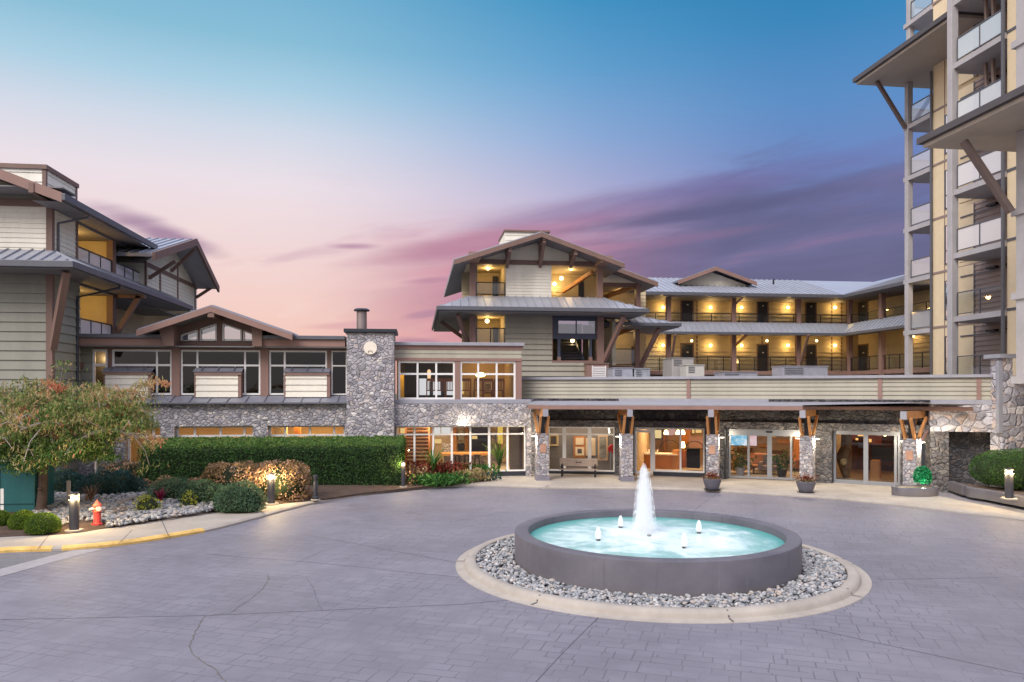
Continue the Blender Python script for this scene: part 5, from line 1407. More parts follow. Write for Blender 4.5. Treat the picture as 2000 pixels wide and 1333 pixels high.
# fittings of the lobby: timber posts, added glowing panels, shelves, openings
M_NICHE = emit('added_glow_panel', (1, .62, .22), .9); M_GLOWPAN2 = emit('rose_glow_panel', (1, .55, .45), .55)  # M_NICHE is no niche: material of the added glowing panels
for sg, dep_, u0, u1, v0, v1, m_, nm in ((SG[1], 7.2, 1243, 1250, 838, 915, M_WOODD, 'timber_post'), (SG[1], 7.2, 1296, 1302, 838, 915, M_WOOD, 'timber_post'), (SG[1], 7.2, 1303, 1312, 836, 851, M_GLOWPAN2, 'added_glow_panel'), (SG[1], 7.1, 1313, 1319, 836, 850, M_GLOWPAN2, 'added_glow_panel'),
        (SG[1], 6.9, 1352, 1356, 836, 846, M_NICHE, 'added_glow_panel'), (SG[1], 6.9, 1359, 1370, 836, 845, M_NICHE, 'added_glow_panel'), (SG[1], 6.0, 1346, 1376, 852, 874, mat('mauve_panel', (.40, .25, .24), .6), 'wall_panel'), (SG[1], 6.8, 1252, 1270, 858, 872, M_CREAM, 'wall_panel'), (SG[1], 6.7, 1252, 1270, 874, 878, M_WOODD, 'shelf'), (SG[1], 5.0, 1240, 1247, 868, 900, M_NICHE, 'added_glow_panel'),
        (SG[2], 6.9, 1519, 1544, 858, 866, M_WOOD, 'shelf'), (SG[2], 6.9, 1482, 1500, 870, 874, M_WOOD, 'shelf'), (SG[2], 6.5, 1552, 1557, 846, 860, M_NICHE, 'added_glow_panel'), (SG[2], 6.9, 1505, 1530, 880, 893, M_WOODD, 'sideboard'), (SG[2], 6.9, 1440, 1470, 876, 888, M_WOODD, 'sideboard'), (SG[2], 5.2, 1466, 1482, 886, 899, M_TERR_, 'sofa_back'),
        (SG[3], 6.8, 1630, 1640, 845, 870, mat('rust_panel', (.50, .12, .04), .5), 'wall_panel'), (SG[3], 6.8, 1664, 1672, 843, 860, MATS['rust_panel'], 'wall_panel'), (SG[3], 6.8, 1695, 1722, 846, 868, MATS['rust_panel'], 'wall_panel'), (SG[3], 6.6, 1676, 1690, 866, 876, mat('steel_blue_panel', (.12, .16, .28), .3), 'wall_panel'), (SG[3], 6.0, 1702, 1745, 872, 900, mat('navy_counter', (.03, .035, .06), .3), 'counter'), (SG[3], 5.0, 1640, 1650, 846, 852, M_NICHE, 'added_glow_panel')):
    MB().wpx(IN(sg, dep_), u0, u1, v0, v1, .1, -.1).build(nm, m_, EN)
for sg, us in ((SG[1], (1246, 1262, 1346, 1368)), (SG[2], (1478, 1512, 1530, 1556)), (SG[3], (1637, 1668, 1684, 1712, 1733))):
    for u in us: MB().ball(inside(sg, u, 3.6, 2.62), .06, 5).build('downlight', M_GLOBE, EN, True)
# bench in front of the vestibule window
BN = Seg(SG[0].a + SG[0].n * .9, SG[0].b + SG[0].n * .9, 1130)
bp0, bp1 = BN.P(1094), BN.P(1167)
bn = thing('wooden_bench', 'grey brown slatted bench with black metal legs in front of the vestibule window', 'bench', (((bp0 + bp1) / 2).x, ((bp0 + bp1) / 2).y, .06))
M_SLAT = mat('bench_slat', (.33, .255, .21), .6, var=.12, streak=True)
s0, s1_ = BN.S(1093.5), BN.S(1167)
MB().wall(BN, s0, s1_, .80, .92, .02, -.03).wall(BN, s0, s1_, .66, .795, .025, -.025).wall(BN, s0, s1_, .56, .655, .03, -.02).build('backrest', M_SLAT, bn, bevel=.008)
MB().wall(BN, s0, s1_, .43, .47, .50, .38).wall(BN, s0, s1_, .43, .47, .37, .25).wall(BN, s0, s1_, .43, .47, .24, .1).build('seat', M_SLAT, bn, bevel=.008)
for e in (1099, 1163):
    c = BN.S(e)
    MB().wall(BN, c - .03, c + .03, .06, .43, .46, .38).wall(BN, c - .03, c + .03, .06, .9, -.031, -.09).wall(BN, c - .025, c + .025, .39, .43, .38, -.03).build('leg', M_BLACKM, bn)
    MB().wall(BN, c - .03, c + .03, .6, .66, .45, .0).wall(BN, c - .03, c + .03, .47, .6, .45, .39).build('armrest', M_BLACKM, bn)
c = (s0 + s1_) / 2
MB().wall(BN, c - .13, c - .02, .715, .76, .034, .02).wall(BN, c + .02, c + .13, .715, .76, .034, .02).build('badge', M_BLACKM, bn)

# ------------------------------------------------------------------ canopy on stone pillars
FC = Vector((3.28 * CY + 17.57 * SY, -3.28 * SY + 17.57 * CY))          # fountain centre
CN = thing('entrance_canopy', 'flat wooden entrance canopy with orange struts on five stone pillars', 'canopy', (gp[2].x, gp[2].y - 3, 0))
cols = [G(1061, 944, 0), G(1225.5, 945.5, 0), G(1391, 948.5, 0), G(1574, 954, 0), G(1776, 966, 0)]
zc0, zc1 = 3.20, 3.36
front = []
for p in cols:
    r = (p.xy - FC).normalized(); front.append(p.xy - r * .62)
lft = front[0] + (SG[0].a - front[0]) * .45 + Vector((-1.15, 0))
rgt = front[4] + (front[4] - front[3]).normalized() * 1.1
rgt2 = G(1851, 803 if False else 940, 0).xy
ztip = zc0
def dpt(u, v, z): t = (CAM_H - z) * FPX / (v - HOR); rx, ry = ray(u); return Vector((rx * t, ry * t))
ptl = dpt(1031, 797.5, zc0 + .02); pr = dpt(1762, 796, zc0); prr = dpt(1850, 802.5, zc0)
poly = [ptl, front[0] + Vector((.1, 0)), front[1], front[2], front[3], pr, prr]
backp = [SG[3].b + SG[3].n * .2 + Vector((.6, 0))] + [s.a + s.n * .33 for s in reversed(SG)] 
bks = [SG[0].a + SG[0].n * .34, SG[0].a + SG[0].d * .6 + SG[0].n * .34, SG[1].a + SG[1].n * .34, SG[2].a + SG[2].n * .34, SG[3].a + SG[3].n * .34, SG[3].b + SG[3].n * .33, SG[3].b + SG[3].d * 1.5 + SG[3].n * .36]
def strip_roof(z0_, zb_, th):
    vs, fs = [], []
    for p, q_ in zip(poly, bks): vs += [(p.x, p.y, z0_), (q_.x, q_.y, zb_), (q_.x, q_.y, zb_ + th), (p.x, p.y, z0_ + th)]
    for i in range(len(poly) - 1):
        for j in range(4): fs.append((i * 4 + j, i * 4 + 4 + j, i * 4 + 4 + (j + 1) % 4, i * 4 + (j + 1) % 4))
    e = (len(poly) - 1) * 4
    return MB().add(vs, fs + [(0, 1, 2, 3), (e + 3, e + 2, e + 1, e)])
bks0 = list(bks)
def strip_roof2(a, b_, c_):
    for i in range(len(bks)): bks[i] = bks0[i] + (bks0[i] - Vector((poly[i].x, poly[i].y))).normalized() * .55
    return strip_roof(a, b_, c_)
strip_roof(zc0, zc0, zc1 - zc0).build('canopy_roof', M_TRIMP, CN)
strip_roof2(zc1 + .004, zc1 + .12, .045).build('canopy_flashing', M_CAP, CN)
M_PLQ = mat('wood_plaque', (.45, .25, .17), .6, var=.15)
for i, p in enumerate(cols):
    r = (p.xy - FC).normalized(); tgt = Vector((-r.y, r.x))
    if i == 0: r = Vector((0.0, 1.0)); tgt = Vector((-1, 0))
    if i == 1: r = Vector((.10, .995)); tgt = Vector((-.995, .10))
    c = p.xy + r * .28
    def cb_(w, z0_, z1_): return [Vector((c.x, c.y, z0_)) + Vector((r.x, r.y, 0)) * a * w / 2 + Vector((tgt.x, tgt.y, 0)) * e * w / 2 for a, e in ((-1, 1), (-1, -1), (1, -1), (1, 1))] + [Vector((c.x, c.y, z1_)) + Vector((r.x, r.y, 0)) * a * w / 2 + Vector((tgt.x, tgt.y, 0)) * e * w / 2 for a, e in ((-1, 1), (-1, -1), (1, -1), (1, 1))]
    z_base = .30 if i < 2 else .04
    zt_ = 2.08
    pl = MB().hexa(cb_(.52, z_base, zt_)).build('stone_pillar', M_STONEP, CN, bevel=.03)
    if i < 2: MB().hexa(cb_(.58, -.02, z_base - .003)).build('pillar_base', mat('pillar_base_grey%d' % i, (.20, .19, .23), .7), pl, bevel=.01)
    MB().hexa(cb_(.5, zt_ + .003, zt_ + .06)).build('pillar_cap', M_CAP, pl)
    if i in (0, 2, 4):
        q0 = Vector((c.x, c.y, 1.5)) - Vector((r.x, r.y, 0)) * .27
        MB().bar(q0 - Vector((0, 0, .18)), q0 + Vector((0, 0, .18)), .26, .05, (r.x, r.y, 0)).build('plaque', M_PLQ, pl)
    MB().hexa(cb_(.20, zt_ + .063, 2.9)).build('steel_post', M_BLACKM, CN)
    fo = Vector((c.x, c.y, 0)) - Vector((r.x, r.y, 0)) * .86; bo = Vector((c.x, c.y, 0)) + Vector((r.x, r.y, 0)) * 1.6
    up = Vector((0, 0, 3.05))
    MB().bar(fo + up, bo + up, .20, .28).build('beam', M_WOOD, CN)
    MB().bar(fo + up - Vector((r.x, r.y, 0)) * .05, fo + up - Vector((r.x, r.y, 0)) * .003, .23, .31).build('beam_end', M_CAP, CN)
    for e in (-1, 1):
        sd_ = Vector((tgt.x, tgt.y, 0)) * e
        MB().bar(Vector((c.x, c.y, zt_ + .06)) - Vector((r.x, r.y, 0)) * .20 + sd_ * .17, fo + Vector((r.x, r.y, 0)) * .22 + Vector((0, 0, 2.92)) + sd_ * .17, .09, .15).build('strut', M_WOOD, CN)
        MB().bar(Vector((c.x, c.y, zt_ + .06)) + Vector((r.x, r.y, 0)) * .20 + sd_ * .17, bo - Vector((r.x, r.y, 0)) * .5 + Vector((0, 0, 2.92)) + sd_ * .17, .09, .13).build('strut', M_WOOD, CN)
    # small up-and-down lights on the flanks
    for e in ((1, -1) if i not in (2, 3) else (-1, 1)):
        q0 = Vector((c.x, c.y, 2.0)) + Vector((tgt.x, tgt.y, 0)) * e * .38
        if (i in (0, 1) and e == 1) or (i in (2, 3, 4) and e == -1) or i == 4 or i == 3:
            MB().bar(q0, Vector((c.x, c.y, 2.0)) + Vector((tgt.x, tgt.y, 0)) * e * .262, .05, .04).lathe([(.001, 0.02), (.10, .02), (.11, .05), (.001, .07)], tuple(q0), 10).build('wall_light', M_CAP, pl)
            MB().lathe([(.001, 0.0), (.085, .0), (.085, .018), (.001, .018)], tuple(q0), 10).build('light_lens', M_GLOBEW, pl)
            lamp(q0 - Vector((0, 0, .08)), 75 if i < 4 else 110, (1, .86, .62), .05, CN)
# beam along the canopy's right end
e0_ = Vector((pr.x, pr.y, 3.03)); e1_ = Vector((prr.x, prr.y, 3.03)); dd = (e1_ - e0_).normalized()
MB().bar(e0_ + dd * -.1 + Vector((.15, .15, 0)), e1_ - dd * .25 + Vector((.15, .15, 0)), .2, .28).build('end_beam', M_WOOD, CN)
c = cols[4]
MB().bar((c.x + .5, c.y - .1, 2.1), tuple(e0_.lerp(e1_, .75) + Vector((.15, .15, -.1))), .1, .15).build('strut', M_TRIMP, CN)
for (u, v, lab, w_, h_, m_, vb) in ():
    pass
# roof plant standing behind the parapet
M_UNIT = mat('galvanised_unit', (.44, .45, .52), .35, .4, var=.1); M_UNITP = mat('beige_unit', (.36, .345, .33), .6, var=.05)
def unit(lab, u0, u1, v0, Y, m, d=1.2):
    sg = YS(Y, (u0 + u1) / 2); x0, x1 = sg.P(u0).x, sg.P(u1).x; zt = sg.Z(v0); z0_ = zp1 - .5
    t = thing('rooftop_unit', lab, 'ventilation unit', ((x0 + x1) / 2, Y + d / 2, z0_), 'ventilation units on the entrance roof')
    MB().box(x0, x1, Y, Y + d, z0_, zt).build('housing', m, t, bevel=.02)
    g = MB()
    for i in range(4): g.box(x0 + .1, x0 + (x1 - x0) * .45, Y - .02, Y + .03, zt - .12 - i * .09, zt - .08 - i * .09)
    g.build('grille', M_GUT, t)
    MB().box(x0 - .03, x1 + .03, Y - .04, Y + d + .03, zt + .002, zt + .04).build('lid', m, t)
unit('low shiny metal unit on the entrance roof, left of the galvanised box', 1197, 1236, 720, 38.0, M_UNIT)
unit('low galvanised metal box on the entrance roof, beside the shiny unit', 1239, 1270, 721, 38.0, mat('dull_galvanised', (.36, .38, .42), .5, .3, var=.25, nscale=5))
unit('tall beige housing on the entrance roof in front of the lower gallery', 1312.5, 1355, 700.5, 40.0, M_UNITP, 1.6)
unit('short beige housing at the right foot of the tall beige housing', 1341, 1376, 714, 38.6, mat('pale_beige_unit', (.52, .5, .46), .6, var=.05), 1.0)
unit('flat pale grey duct on the entrance roof between the beige housings and the wide unit', 1412, 1480, 728, 38.0, M_CAP)
unit('wide light metal unit on the entrance roof, right of the flat duct', 1529, 1617, 716.5, 37.0, M_UNIT)
# ------------------------------------------------------------------ ground and paving
def pavemat():
    m, kk, out = newmat('stamped_paving')
    co = kk.n('ShaderNodeTexCoord').outputs['Object']
    mp = kk.n('ShaderNodeMapping'); mp.inputs['Rotation'].default_value = (0, 0, R(24)); kk.l(co, mp.inputs[0])
    w = kk.n('ShaderNodeVectorMath', operation='MULTIPLY_ADD'); kk.l(kk.noise(mp.outputs[0], 3.0, 2, .5, out=1), w.inputs[0]); w.inputs[1].default_value = (.03, .03, 0); kk.l(mp.outputs[0], w.inputs[2])
    br = kk.n('ShaderNodeTexBrick', offset=.37, offset_frequency=2, squash=1.5, squash_frequency=3)
    br.inputs['Scale'].default_value = 1.0; br.inputs['Mortar Size'].default_value = .013; br.inputs['Mortar Smooth'].default_value = .6
    br.inputs['Brick Width'].default_value = .40; br.inputs['Row Height'].default_value = .235
    br.inputs['Color1'].default_value = (.93, .93, .93, 1); br.inputs['Color2'].default_value = (1.05, 1.05, 1.05, 1); br.inputs['Mortar'].default_value = (1, 1, 1, 1)
    kk.l(w.outputs[0], br.inputs['Vector'])
    br2 = kk.n('ShaderNodeTexBrick', offset=.5, offset_frequency=2, squash=.6, squash_frequency=2)
    br2.inputs['Scale'].default_value = 1.0; br2.inputs['Mortar Size'].default_value = .013; br2.inputs['Mortar Smooth'].default_value = .6
    br2.inputs['Brick Width'].default_value = .47; br2.inputs['Row Height'].default_value = .47
    kk.l(w.outputs[0], br2.inputs['Vector'])
    sel = kk.m('GREATER_THAN', kk.noise(mp.outputs[0], .9, 1, .4), .5)
    jf = kk.n('ShaderNodeMix', data_type='FLOAT'); kk.l(sel, jf.inputs[0]); kk.l(br.outputs['Fac'], jf.inputs[2]); kk.l(br2.outputs['Fac'], jf.inputs[3])
    big = kk.noise(co, .22, 5, .6); mid_ = kk.noise(co, 1.3, 5, .65); fine = kk.noise(co, 38, 3, .7)
    worn = kk.smooth(kk.noise(co, .55, 4, .6), .40, .66)             # where the stamped joints are worn away
    f = kk.m('ADD', kk.m('MULTIPLY', big, .6), kk.m('MULTIPLY', mid_, .4))
    c = kk.ramp(f, [(.30, (.122, .117, .141)), (.5, (.178, .171, .203)), (.70, (.236, .228, .264))])
    c = kk.mix(1.0, c, br.outputs['Color'], 'MULTIPLY')
    j = kk.m('MULTIPLY', jf.outputs[0], kk.m('SUBTRACT', 1.0, kk.m('MULTIPLY', worn, .75)))
    j = kk.m('MULTIPLY', j, kk.smooth(mid_, .25, .55))
    c = kk.mix(kk.m('MULTIPLY', j, .60), c, (.055, .05, .062, 1))
    c = kk.mix(kk.m('MULTIPLY', kk.smooth(fine, .3, .75), .22), c, (.265, .254, .295, 1))
    st = kk.smooth(kk.noise(co, .8, 6, .7, dist=1.5), .60, .72)
    c = kk.mix(kk.m('MULTIPLY', st, .3), c, (.14, .13, .16, 1))
    # tyre polish round the fountain and a few drip stains
    sp = kk.n('ShaderNodeSeparateXYZ'); kk.l(co, sp.inputs[0])
    rx_ = kk.m('SUBTRACT', sp.outputs[0], FC.x); ry_ = kk.m('SUBTRACT', sp.outputs[1], FC.y)
    rd_ = kk.m('ADD', kk.m('SQRT', kk.m('ADD', kk.m('MULTIPLY', rx_, rx_), kk.m('MULTIPLY', ry_, ry_))), kk.m('MULTIPLY', kk.m('SUBTRACT', big, .5), 2.2))
    ty = kk.m('ADD', kk.smooth(kk.m('ABSOLUTE', kk.m('SUBTRACT', rd_, 7.2)), .55, .1), kk.smooth(kk.m('ABSOLUTE', kk.m('SUBTRACT', rd_, 9.1)), .6, .1))
    c = kk.mix(kk.m('MULTIPLY', kk.m('MULTIPLY', ty, kk.smooth(mid_, .3, .7)), .20), c, (.15, .142, .16, 1))
    vo = kk.n('ShaderNodeTexVoronoi'); vo.inputs['Scale'].default_value = .33; kk.l(w.outputs[0], vo.inputs['Vector'])
    c = kk.mix(kk.m('MULTIPLY', kk.smooth(kk.m('ADD', vo.outputs['Distance'], kk.m('MULTIPLY', kk.m('SUBTRACT', fine, .5), .06)), .085, .03), .45), c, (.10, .095, .11, 1))
    b = kk.n('ShaderNodeBsdfPrincipled'); kk.l(c, b.inputs['Base Color'])
    kk.l(kk.m('ADD', .55, kk.m('MULTIPLY', mid_, .2)), b.inputs['Roughness']); b.inputs['Specular IOR Level'].default_value = .35
    bp = kk.n('ShaderNodeBump'); bp.inputs['Strength'].default_value = .5; bp.inputs['Distance'].default_value = .015
    h = kk.m('SUBTRACT', kk.m('MULTIPLY', kk.noise(co, 14, 4, .6), .7), kk.m('MULTIPLY', j, 1.0))
    kk.l(h, bp.inputs['Height']); kk.l(bp.outputs[0], b.inputs['Normal'])
    kk.l(b.outputs[0], out.inputs[0])
    return m
kind(MB().poly((-700, -700, -.06), (700, -700, -.06), (700, 900, -.06), (-700, 900, -.06)).build('ground', mat('earth', (.13, .12, .09), .9, var=.2, nscale=.05)), 'structure')
dv = MB(); 
def grid(mb, x0, x1, y0, y1, z, st):
    xs = np.arange(x0, x1 + st, st); ys = np.arange(y0, y1 + st, st)
    mb.poly((x0, y0, z), (x1, y0, z), (x1, y1, z), (x0, y1, z))
grid(dv, -40, 45, -14, 40, 0, 5)
kind(dv.build('driveway', pavemat(), loc=(0, 0, 0)), 'structure')
# the sidewalk: kerb line of the left beds, along the front, to the right planter
kerb_px = [(-260, 1118), (-120, 1098), (0, 1081), (120, 1076.5), (230, 1067), (325, 1053), (415, 1037), (500, 1015), (565, 997), (620, 984), (690, 972), (760, 963), (830, 955.5), (900, 951.5), (980, 952), (1060, 955), (1150, 956), (1260, 957), (1340, 959), (1420, 963), (1500, 968), (1600, 974.5), (1680, 981.5), (1760, 990), (1850, 1000), (1940, 1011), (2010, 1021), (2100, 1036), (2300, 1075)]
inner_px = [(-260, 1075), (-120, 1062), (0, 1050), (130, 1043.5), (205, 1033), (300, 1019), (400, 1003), (450, 997), (530, 987), (620, 977), (700, 965), (790, 955), (840, 950), (900, 945.5), (960, 940)]
ZW = .11
kerb = [G(u, v, 0.0).xy for u, v in kerb_px]
innr = [G(u, v, ZW).xy for u, v in inner_px]
def smooth_line(pts, n=6):
    out = []; m = len(pts)
    for i in range(m - 1):
        p0, p1, p2, p3 = pts[max(i - 1, 0)], pts[i], pts[i + 1], pts[min(i + 2, m - 1)]
        for j in range(n):
            t = j / n
            out.append(.5 * ((2 * p1) + (p2 - p0) * t + (2 * p0 - 5 * p1 + 4 * p2 - p3) * t * t + (3 * p1 - p0 - 3 * p2 + p3) * t ** 3))
    out.append(pts[-1]); return out
kl = smooth_line(kerb); il_ = smooth_line(innr)
M_WALK = mat('sidewalk_concrete', (.36, .322, .28), .85, var=.15, nscale=.9, bump=.12, bscale=70)
# slab: from the kerb line to well behind the fronts
b = MB()
def offs(line, d):
    n = len(line); o = []
    for i in range(n):
        t = (line[min(i + 1, n - 1)] - line[max(i - 1, 0)]).normalized(); o.append(line[i] + Vector((-t.y, t.x)) * d)
    return o
k1 = offs(kl, .07); k2 = offs(kl, .16)
n = len(kl)
vs = []
for a, c, d in zip(kl, k1, k2): vs += [(a.x, a.y, -.02), (a.x, a.y, .055), (c.x, c.y, ZW - .012), (d.x, d.y, ZW)]
fs = []
for i in range(n - 1):
    for j in range(3): fs.append((i * 4 + j, i * 4 + 4 + j, i * 4 + 5 + j, i * 4 + 1 + j))
b.add(vs, fs)
far = [(p.x + (p.x) * .6, 45) for p in k2]
for i in range(n - 1):
    a, c = k2[i], k2[i + 1]
    b.poly((a.x, a.y, ZW), (c.x, c.y, ZW), (c.x, 46, ZW), (a.x, 46, ZW)) if c.x > a.x else None
kind(b.build('sidewalk', M_WALK, loc=(0, 0, 0)), 'structure')
# yellow painted kerb face on the left
M_YEL = mat('yellow_kerb_paint', (.62, .40, .12), .7, var=.25, nscale=3)
i0 = min(range(n), key=lambda i: (kl[i] - G(-260, 1118).xy).length); i1 = min(range(n), key=lambda i: (kl[i] - G(415, 1037).xy).length)
b = MB(); ko = offs(kl, -.006); k1o = offs(kl, .066); k3 = offs(kl, .30)
for i in range(i0, i1):
    if i % 18 == 17: continue
    b.poly((ko[i].x, ko[i].y, 0), (ko[i + 1].x, ko[i + 1].y, 0), (ko[i + 1].x, ko[i + 1].y, .058), (ko[i].x, ko[i].y, .058))
    b.poly((ko[i].x, ko[i].y, .058), (ko[i + 1].x, ko[i + 1].y, .058), (k1o[i + 1].x, k1o[i + 1].y, ZW - .006), (k1o[i].x, k1o[i].y, ZW - .006))
    b.poly((k1o[i].x, k1o[i].y, ZW - .006), (k1o[i + 1].x, k1o[i + 1].y, ZW - .006), (k2[i + 1].x, k2[i + 1].y, ZW + .004), (k2[i].x, k2[i].y, ZW + .004))
kind(b.build('yellow_kerb_marking', M_YEL), 'structure')
# joints, cracks
M_JOINT = mat('joint_dark', (.10, .093, .11), .9, var=.2)
def strip(pts, w, z, name, m=M_JOINT, jit=0.0):
    b = MB(); L = []
    n = len(pts)
    for i, p in enumerate(pts):
        t = (pts[min(i + 1, n - 1)] - pts[max(i - 1, 0)]).normalized(); nn2 = Vector((-t.y, t.x)); ww = w * (1 + jit * random.uniform(-.7, .9))
        L.append((p + nn2 * ww / 2, p - nn2 * ww / 2))
    for (a, c), (d, e) in zip(L[:-1], L[1:]): b.poly((a.x, a.y, z), (c.x, c.y, z), (e.x, e.y, z), (d.x, d.y, z))
    return kind(b.build(name, m), 'structure')
def dense(pts, st=.08, jit=0.0):
    out = []
    for a, c in zip(pts[:-1], pts[1:]):
        k_ = max(1, int((c - a).length / st)); d = (c - a).normalized(); nn2 = Vector((-d.y, d.x))
        for i in range(k_): out.append(a.lerp(c, i / k_) + nn2 * random.uniform(-jit, jit))
    out.append(pts[-1]); return out
for pl in ([(-60, 1212), (400, 1203), (900, 1181), (1000, 1172)], [(1172, 1203), (1100, 1275), (1035, 1345)], [(1585, 1228), (1720, 1258), (2020, 1322)], [(895, 1128), (620, 1100), (400, 1082)], [(1405, 962), (1370, 985), (1352, 1002)],
           [(1712, 1133), (1860, 1130), (2010, 1127)], [(895, 1100), (760, 1075), (640, 1052), (560, 1040)], [(880, 1020), (990, 1000)], [(1590, 1040), (1760, 1046), (2000, 1062)]):
    strip(dense([G(u, v).xy for u, v in pl], .5), .015, .004, 'expansion_joint')
crack = [(450, 1345), (425, 1312), (402, 1296), (392, 1290), (374, 1275), (371, 1262), (377, 1245), (388, 1223), (400, 1204), (425, 1200), (450, 1198), (465, 1187), (490, 1170), (512, 1152), (525, 1133), (524, 1122)]
strip(dense([G(u, v).xy for u, v in crack], .06, .016), .011, .005, 'paving_crack', mat('crack_dirt', (.13, .115, .085), .95, var=.3), .7)
strip(dense([G(u, v).xy for u, v in ((630, 1195), (622, 1180), (612, 1150), (600, 1132))], .06, .012), .006, .005, 'paving_crack', M_JOINT, .7)
strip(dense([G(u, v).xy for u, v in ((575, 1102), (600, 1090), (632, 1075))], .06, .012), .008, .005, 'paving_crack', M_JOINT, .7)
for (ua, va, ub, vb) in ((228, 1066, 258, 1036), (331, 1051, 316, 1017), (70, 1078, 95, 1046), (520, 1009, 500, 990), (650, 978, 632, 974), (770, 961, 755, 957)):
    a, c = G(ua, va, ZW).xy, G(ub, vb, ZW).xy
    strip([a.lerp(c, .1), c], .018, ZW + .004, 'sidewalk_joint')
strip([G(1072, 948, ZW).xy, G(1052, 956, ZW).xy], .03, ZW + .004, 'sidewalk_joint')
# asphalt corner at the left with a concrete band
a_, c_ = G(180, 1072).xy, G(-40, 1130).xy
strip([a_, c_, G(-300, 1200).xy], .62, .006, 'concrete_band', mat('band_concrete', (.30, .285, .30), .85, var=.12))
kind(MB().poly(*[(p.x, p.y, .003) for p in (G(150, 1076).xy, G(-50, 1128).xy, G(-320, 1200).xy, G(-320, 1120).xy, G(-100, 1094).xy, G(0, 1082).xy)]).build('asphalt', mat('asphalt_dark', (.15, .15, .165), .85, var=.15, nscale=6, bump=.3, bscale=120)), 'structure')
# planting beds: dark soil under the stones
M_SOIL = mat('soil', (.075, .048, .036), .95, var=.3, nscale=4, bump=.6, bscale=30)
b = MB()
ii = il_
for i in range(len(ii) - 1):
    a, c = ii[i], ii[i + 1]
    if c.x > a.x:
        b.poly((a.x, a.y, ZW - .05), (c.x, c.y, ZW - .05), (c.x, c.y, ZW + .012), (a.x, a.y, ZW + .012))
        b.poly((a.x, a.y, ZW + .012), (c.x, c.y, ZW + .012), (c.x, min(c.y + 1.2, 34.6), ZW + .09), (a.x, min(a.y + 1.2, 34.6), ZW + .09))
        if a.y + 1.2 < 34.4: b.poly((a.x, a.y + 1.2, ZW + .09), (c.x, c.y + 1.2, ZW + .09), (c.x, 34.5, ZW + .2), (a.x, 34.5, ZW + .2))
kind(b.build('planting_bed', M_SOIL), 'structure')

# ------------------------------------------------------------------ fountain
fx, fy = FC.x, FC.y
FT = thing('fountain', 'round grey fountain basin with turquoise water and white jets in the middle of the drive', 'fountain', (fx, fy, 0))
def rimmat():
    m, kk, out = newmat('fountain_grey')
    co = kk.n('ShaderNodeTexCoord').outputs['Object']
    mp = kk.n('ShaderNodeMapping'); mp.inputs['Scale'].default_value = (1, 1, .06); kk.l(co, mp.inputs[0])
    f = kk.noise(co, 1.1, 6, .6); s1_ = kk.noise(mp.outputs[0], 7.0, 4, .6); fine = kk.noise(co, 45, 4, .65)
    c = kk.ramp(f, [(.3, (.094, .088, .108)), (.7, (.142, .134, .158))])
    sp = kk.n('ShaderNodeSeparateXYZ'); kk.l(co, sp.inputs[0])
    c = kk.mix(kk.m('MULTIPLY', kk.smooth(s1_, .66, .76), .35), c, (.30, .29, .31, 1))
    c = kk.mix(kk.m('MULTIPLY', kk.smooth(s1_, .40, .30), .40), c, (.065, .06, .072, 1))
    dirt = kk.smooth(kk.m('ADD', sp.outputs[2], kk.m('MULTIPLY', f, .12)), .30, .14)
    c = kk.mix(kk.m('MULTIPLY', dirt, .5), c, (.15, .135, .125, 1))
    c = kk.mix(kk.m('MULTIPLY', kk.smooth(fine, .62, .75), .4), c, (.20, .19, .215, 1))
    b = kk.n('ShaderNodeBsdfPrincipled'); kk.l(c, b.inputs['Base Color']); b.inputs['Specular IOR Level'].default_value = .35
    kk.l(kk.m('ADD', .42, kk.m('MULTIPLY', f, .25)), b.inputs['Roughness'])
    bp = kk.n('ShaderNodeBump'); bp.inputs['Strength'].default_value = .25; bp.inputs['Distance'].default_value = .01
    kk.l(fine, bp.inputs['Height']); kk.l(bp.outputs[0], b.inputs['Normal']); kk.l(b.outputs[0], out.inputs[0]); return m
M_RIM = rimmat()
zr = .76; ro, ri = 3.22, 2.90; zw = .585
MB().lathe([(ro, -.02), (ro, zr - .035), (ro - .01, zr - .01), (ro - .035, zr), (ri + .03, zr), (ri + .008, zr - .01), (ri, zr - .035), (ri, .05)], (fx, fy, 0), 128).build('basin_wall', M_RIM, FT, True)
MB().lathe([(.001, .2), (ri + .01, .2)], (fx, fy, 0), 96).build('basin_floor', mat('turquoise_paint', (.05, .42, .40), .6, var=.1), FT)
